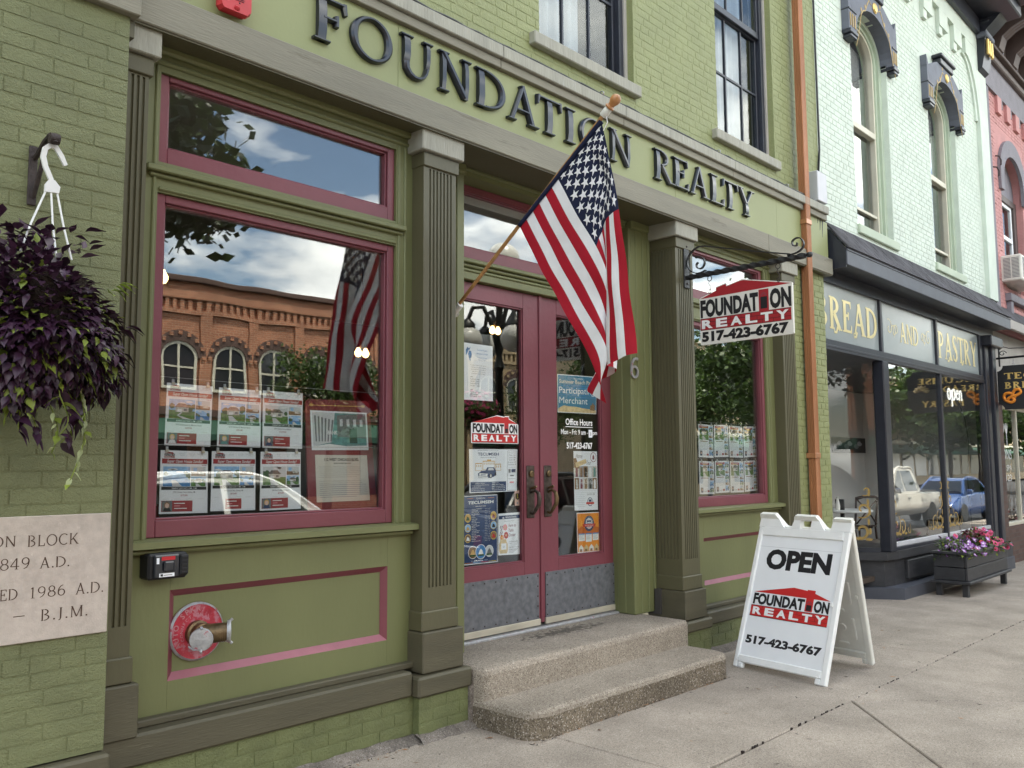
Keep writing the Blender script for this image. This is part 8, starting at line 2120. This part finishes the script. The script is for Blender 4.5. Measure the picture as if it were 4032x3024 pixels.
m = MB(); m.lathe([(.24*sin(pi*i/12)+.001, -.24*cos(pi*i/12)) for i in range(13)], (X, Yl, 4.60), (0, 0, 1), 'globe', 20); part('globe', m, t, smooth=True)
t = thing('hanging_basket', 'pink flower basket hung on the lamp post, mirrored in the left door', 'plant', (8.45, -2.5, 2.4)); R = random.Random(4)
m = MB(); m.tube([(8.92, -2.55, 2.95), (8.5, -2.5, 2.98), (8.45, -2.5, 2.6)], .012, 'lamp_black', 6); m.lathe([(.08, -.2), (.2, 0), (.2, .05)], (8.45, -2.5, 2.3), (0, 0, 1), 'soil_dark', 12); part('pot', m, t)
m = MB()
for k in range(900):
    d = Vector((R.gauss(0, 1), R.gauss(0, 1), R.gauss(0, 1))).normalized(); p = Vector((8.45, -2.5, 2.35))+d*.34*R.random()**.3; b = d.cross(Vector((R.gauss(0, 1), R.gauss(0, 1), 1))).normalized(); c = d.cross(b); s = .035
    m.add([p-b*s, p-c*s*.7, p+b*s, p+c*s*.7], [(0, 1, 2, 3)], 'petal_pink' if R.random() < .45 else 'leaf_bed')
part('flowers', m, t, kind='stuff', fixn=False)
# parked vehicles
def wheel(t, x, y, z, r, T, w=.22):
    m = MB(T); m.lathe([(r*.62, -w/2), (r*.93, -w/2), (r, -w*.35), (r, w*.35), (r*.93, w/2), (r*.62, w/2)], (x, y, z), (0, 1, 0), 'tyre', 24); wh = part('tyre', m, t, smooth=40)
    m = MB(T); m.lathe([(.02, -.02), (r*.2, 0), (r*.58, -.03), (r*.64, -.04), (r*.64, .04), (r*.58, .03), (r*.2, .02), (.02, .03)], (x, y, z), (0, 1, 0), 'chrome', 18)
    for k in range(6): a = k*pi/3; m.tube([(x, y, z), (x+r*.6*cos(a), y, z+r*.6*sin(a))], .03, 'chrome', 6)
    part('rim', m, t, smooth=40)
def car(label, cx, cy, color, kind, flip=1, group='cars parked along the kerb'):
    L0 = gz(cx)-.14; T = lambda v: (cx+v[0]*flip, cy+v[1], L0+v[2])
    t = thing('parked_car', label, 'car' if kind != 'pickup' else 'truck', (cx, cy, L0), group)
    if kind == 'pickup':
        st = [(-2.85, .50, .98, .92), (-2.75, .48, 1.08, .97), (-1.2, .46, 1.10, .98), (-.2, .44, 1.12, .99), (1.2, .44, 1.12, .99), (1.35, .44, 1.10, .98), (2.4, .48, 1.05, .96), (2.75, .52, .95, .90)]
        base = [(-.95, 1.10), (1.55, 1.10)]; roof = [(-.80, 1.80), (-.2, 1.84), (.55, 1.82)]; front = 1.45; hwB, hwR = .93, .74; wx = (-1.85, 1.85); wr = .40; splits = [-.86, .28, 1.40]
    else:
        k = 1.08 if kind == 'suv' else 1.0
        st = [(-2.3, .42, .72, .70), (-2.18, .30, .90*k, .82), (-1.5, .24, .97*k, .88), (-.6, .22, .98*k, .90), (.6, .22, .96*k, .90), (1.4, .22, .92*k, .88), (2.0, .26, .80*k, .84), (2.28, .38, .62*k, .70)]
        base = [(-1.9, .96*k), (1.25, .93*k)]; roof = [(-1.15, 1.48*k), (-.3, 1.52*k), (.40, 1.47*k)]; hwB, hwR = .82, .60; wx = (-1.40, 1.42); wr = .33; splits = [-1.7, -.25, 1.1]
    m = MB(T); vs = []; fs = []; nr = 0
    for x, zl, zb, w in st:
        r = [(x, -w*.88, zl), (x, -w, zl+.14), (x, -w*1.0, (zl+zb)/2), (x, -w*.97, zb-.04), (x, -w*.88, zb), (x, 0, zb+.03), (x, w*.88, zb), (x, w*.97, zb-.04), (x, w, (zl+zb)/2), (x, w, zl+.14), (x, w*.88, zl)]
        nr = len(r); vs += r
    for i in range(len(st)-1):
        for j in range(nr-1): fs.append((i*nr+j, i*nr+j+1, (i+1)*nr+j+1, (i+1)*nr+j))
        fs.append((i*nr+nr-1, i*nr, (i+1)*nr, (i+1)*nr+nr-1))
    fs += [tuple(range(nr)), tuple(range(len(st)*nr-1, (len(st)-1)*nr-1, -1))]
    m.add(vs, fs, color); part('body', m, t, smooth=45)
    m = MB(T); prof = [base[0]]+roof+[base[1]]; n = len(prof); vs = []
    for sg in (-1, 1):
        for i, (x, z) in enumerate(prof): vs.append((x, sg*(hwB if i in (0, n-1) else hwR), z))
    fs = [(i, i+1, n+i+1, n+i) for i in range(n-1)]+[tuple(range(n)), tuple(range(2*n-1, n-1, -1))]
    m.add(vs, fs, color)
    for sg in (-1, 1):
        pt = [(base[0][0]+.05, sg*(hwB-.03), base[0][1]+.02), (roof[0][0]-.02, sg*(hwR-.01), roof[0][1]-.02), (roof[1][0], sg*(hwR-.01), roof[1][1]+.02), (roof[2][0], sg*(hwR-.01), roof[2][1]-.01), (base[1][0]-.05, sg*(hwB-.03), base[1][1]+.03)]
        m.tube([cr(pt[max(i-1, 0)], pt[i], pt[i+1], pt[min(i+2, 4)], j/5) for i in range(4) for j in range(6)], .036, color, 6)  # roof-edge tube thickened to stand in for the sun's glint along the roof
    part('cabin', m, t, smooth=30)
    m = MB(T)
    def side(s, x, z):
        zb = base[0][1]; zt = roof[1][1]; q = min(1, max(0, (z-zb)/(zt-zb))); return (x, s*(hwB+(hwR-hwB)*q+.006), z)
    zt = roof[1][1]-.07; zb = base[0][1]+.05
    for s in (-1, 1):
        xs0 = [base[0][0]+.22, splits[1]-.04]; xs1 = [splits[1]+.04, base[1][0]-.28]
        m.add([side(s, xs0[0], zb), side(s, xs0[1], zb), side(s, xs0[1], zt), side(s, max(roof[0][0]+.05, xs0[0]+.12), zt)], [(0, 1, 2, 3)], 'car_glass'); m.add([side(s, xs1[0], zb), side(s, xs1[1], zb), side(s, roof[2][0]-.02, zt), side(s, xs1[0], zt)], [(0, 1, 2, 3)], 'car_glass')
    for (b, r, sg) in ((base[1], roof[2], 1), (base[0], roof[0], -1)):
        p0 = Vector((b[0], 0, b[1])).lerp(Vector((r[0], 0, r[1])), .1); p1 = Vector((b[0], 0, b[1])).lerp(Vector((r[0], 0, r[1])), .9); o = Vector((sg*.010, 0, .006))
        m.add([p0+o+Vector((0, -hwB*.92, 0)), p0+o+Vector((0, hwB*.92, 0)), p1+o+Vector((0, hwR*.92, 0)), p1+o+Vector((0, -hwR*.92, 0))], [(0, 1, 2, 3)], 'car_glass')
    part('window', m, t, fixn=False)
    for s in (-1, 1):
        for x in wx: wheel(t, x, s*(st[3][3]-.12), wr, wr, T)
        m = MB(T); m.lathe([(.03, 0), (.12, .03), (.11, .06), (.02, .08)], (st[-1][0]-.12, s*st[-1][3]*.72, st[-1][2]-.06), (1, s*.2, 0), 'chrome', 12); part('headlight', m, t, smooth=True)
        m = MB(T); m.cbox(st[0][0]-.01, st[0][0]+.08, s*st[0][3]*.8-.10, s*st[0][3]*.8+.10, st[0][2]-.20, st[0][2]-.02, 'tail_red', .02); part('tail_light', m, t)
        m = MB(T); m.cbox(.85 if kind != 'pickup' else 1.05, 1.0 if kind != 'pickup' else 1.25, s*(hwB+.10)-.09, s*(hwB+.10)+.09, base[0][1]+.02, base[0][1]+.17, color if kind != 'pickup' else 'chrome', .03); part('mirror', m, t)
        for x in (splits[1]-.22, splits[1]+.75): m = MB(T); m.cbox(x, x+.17, s*(st[3][3])-.02, s*(st[3][3])+.02, base[0][1]-.17, base[0][1]-.13, 'chrome', .008); part('handle', m, t)
    m = MB(T); m.cbox(st[-1][0]-.10, st[-1][0]+.05, -.6, .6, st[-1][1]-.05, st[-1][1]+.12, 'chrome', .03); m.cbox(st[0][0]-.06, st[0][0]+.10, -.65, .65, st[0][1]-.05, st[0][1]+.12, 'chrome', .03); part('bumper', m, t)
    if kind == 'pickup':
        m = MB(T); m.box(-2.72, -1.0, -.82, .82, 1.06, 1.132, 'ink_black'); part('bed', m, t)
    return t
car('silver sedan whose bright roof line is mirrored low in the big window', 5.25, -4.5, 'silver_car', 'suv')
car('dark car added out of view by the camera to block light from the street', -.6, -4.75, 'dark_car', 'suv')  # unseen car added to keep bounced street light off the left wall
car('dark car mirrored behind the notices of the doors', 12.2, -4.55, 'dark_car', 'suv')
car('white pickup truck mirrored in the bakery window', 27.4, -5.05, 'pearl_car', 'pickup', -1)
car('blue car behind the white pickup in the bakery window mirror', 34.4, -5.1, 'blue_car', 'sedan', -1)
car('grey pickup parked across the street, mirrored in the bakery window', 52, -16.5, 'silver_car', 'pickup', -1)
car('white car parked across the street in front of the tan building', 31, -17.2, 'pearl_car', 'sedan')
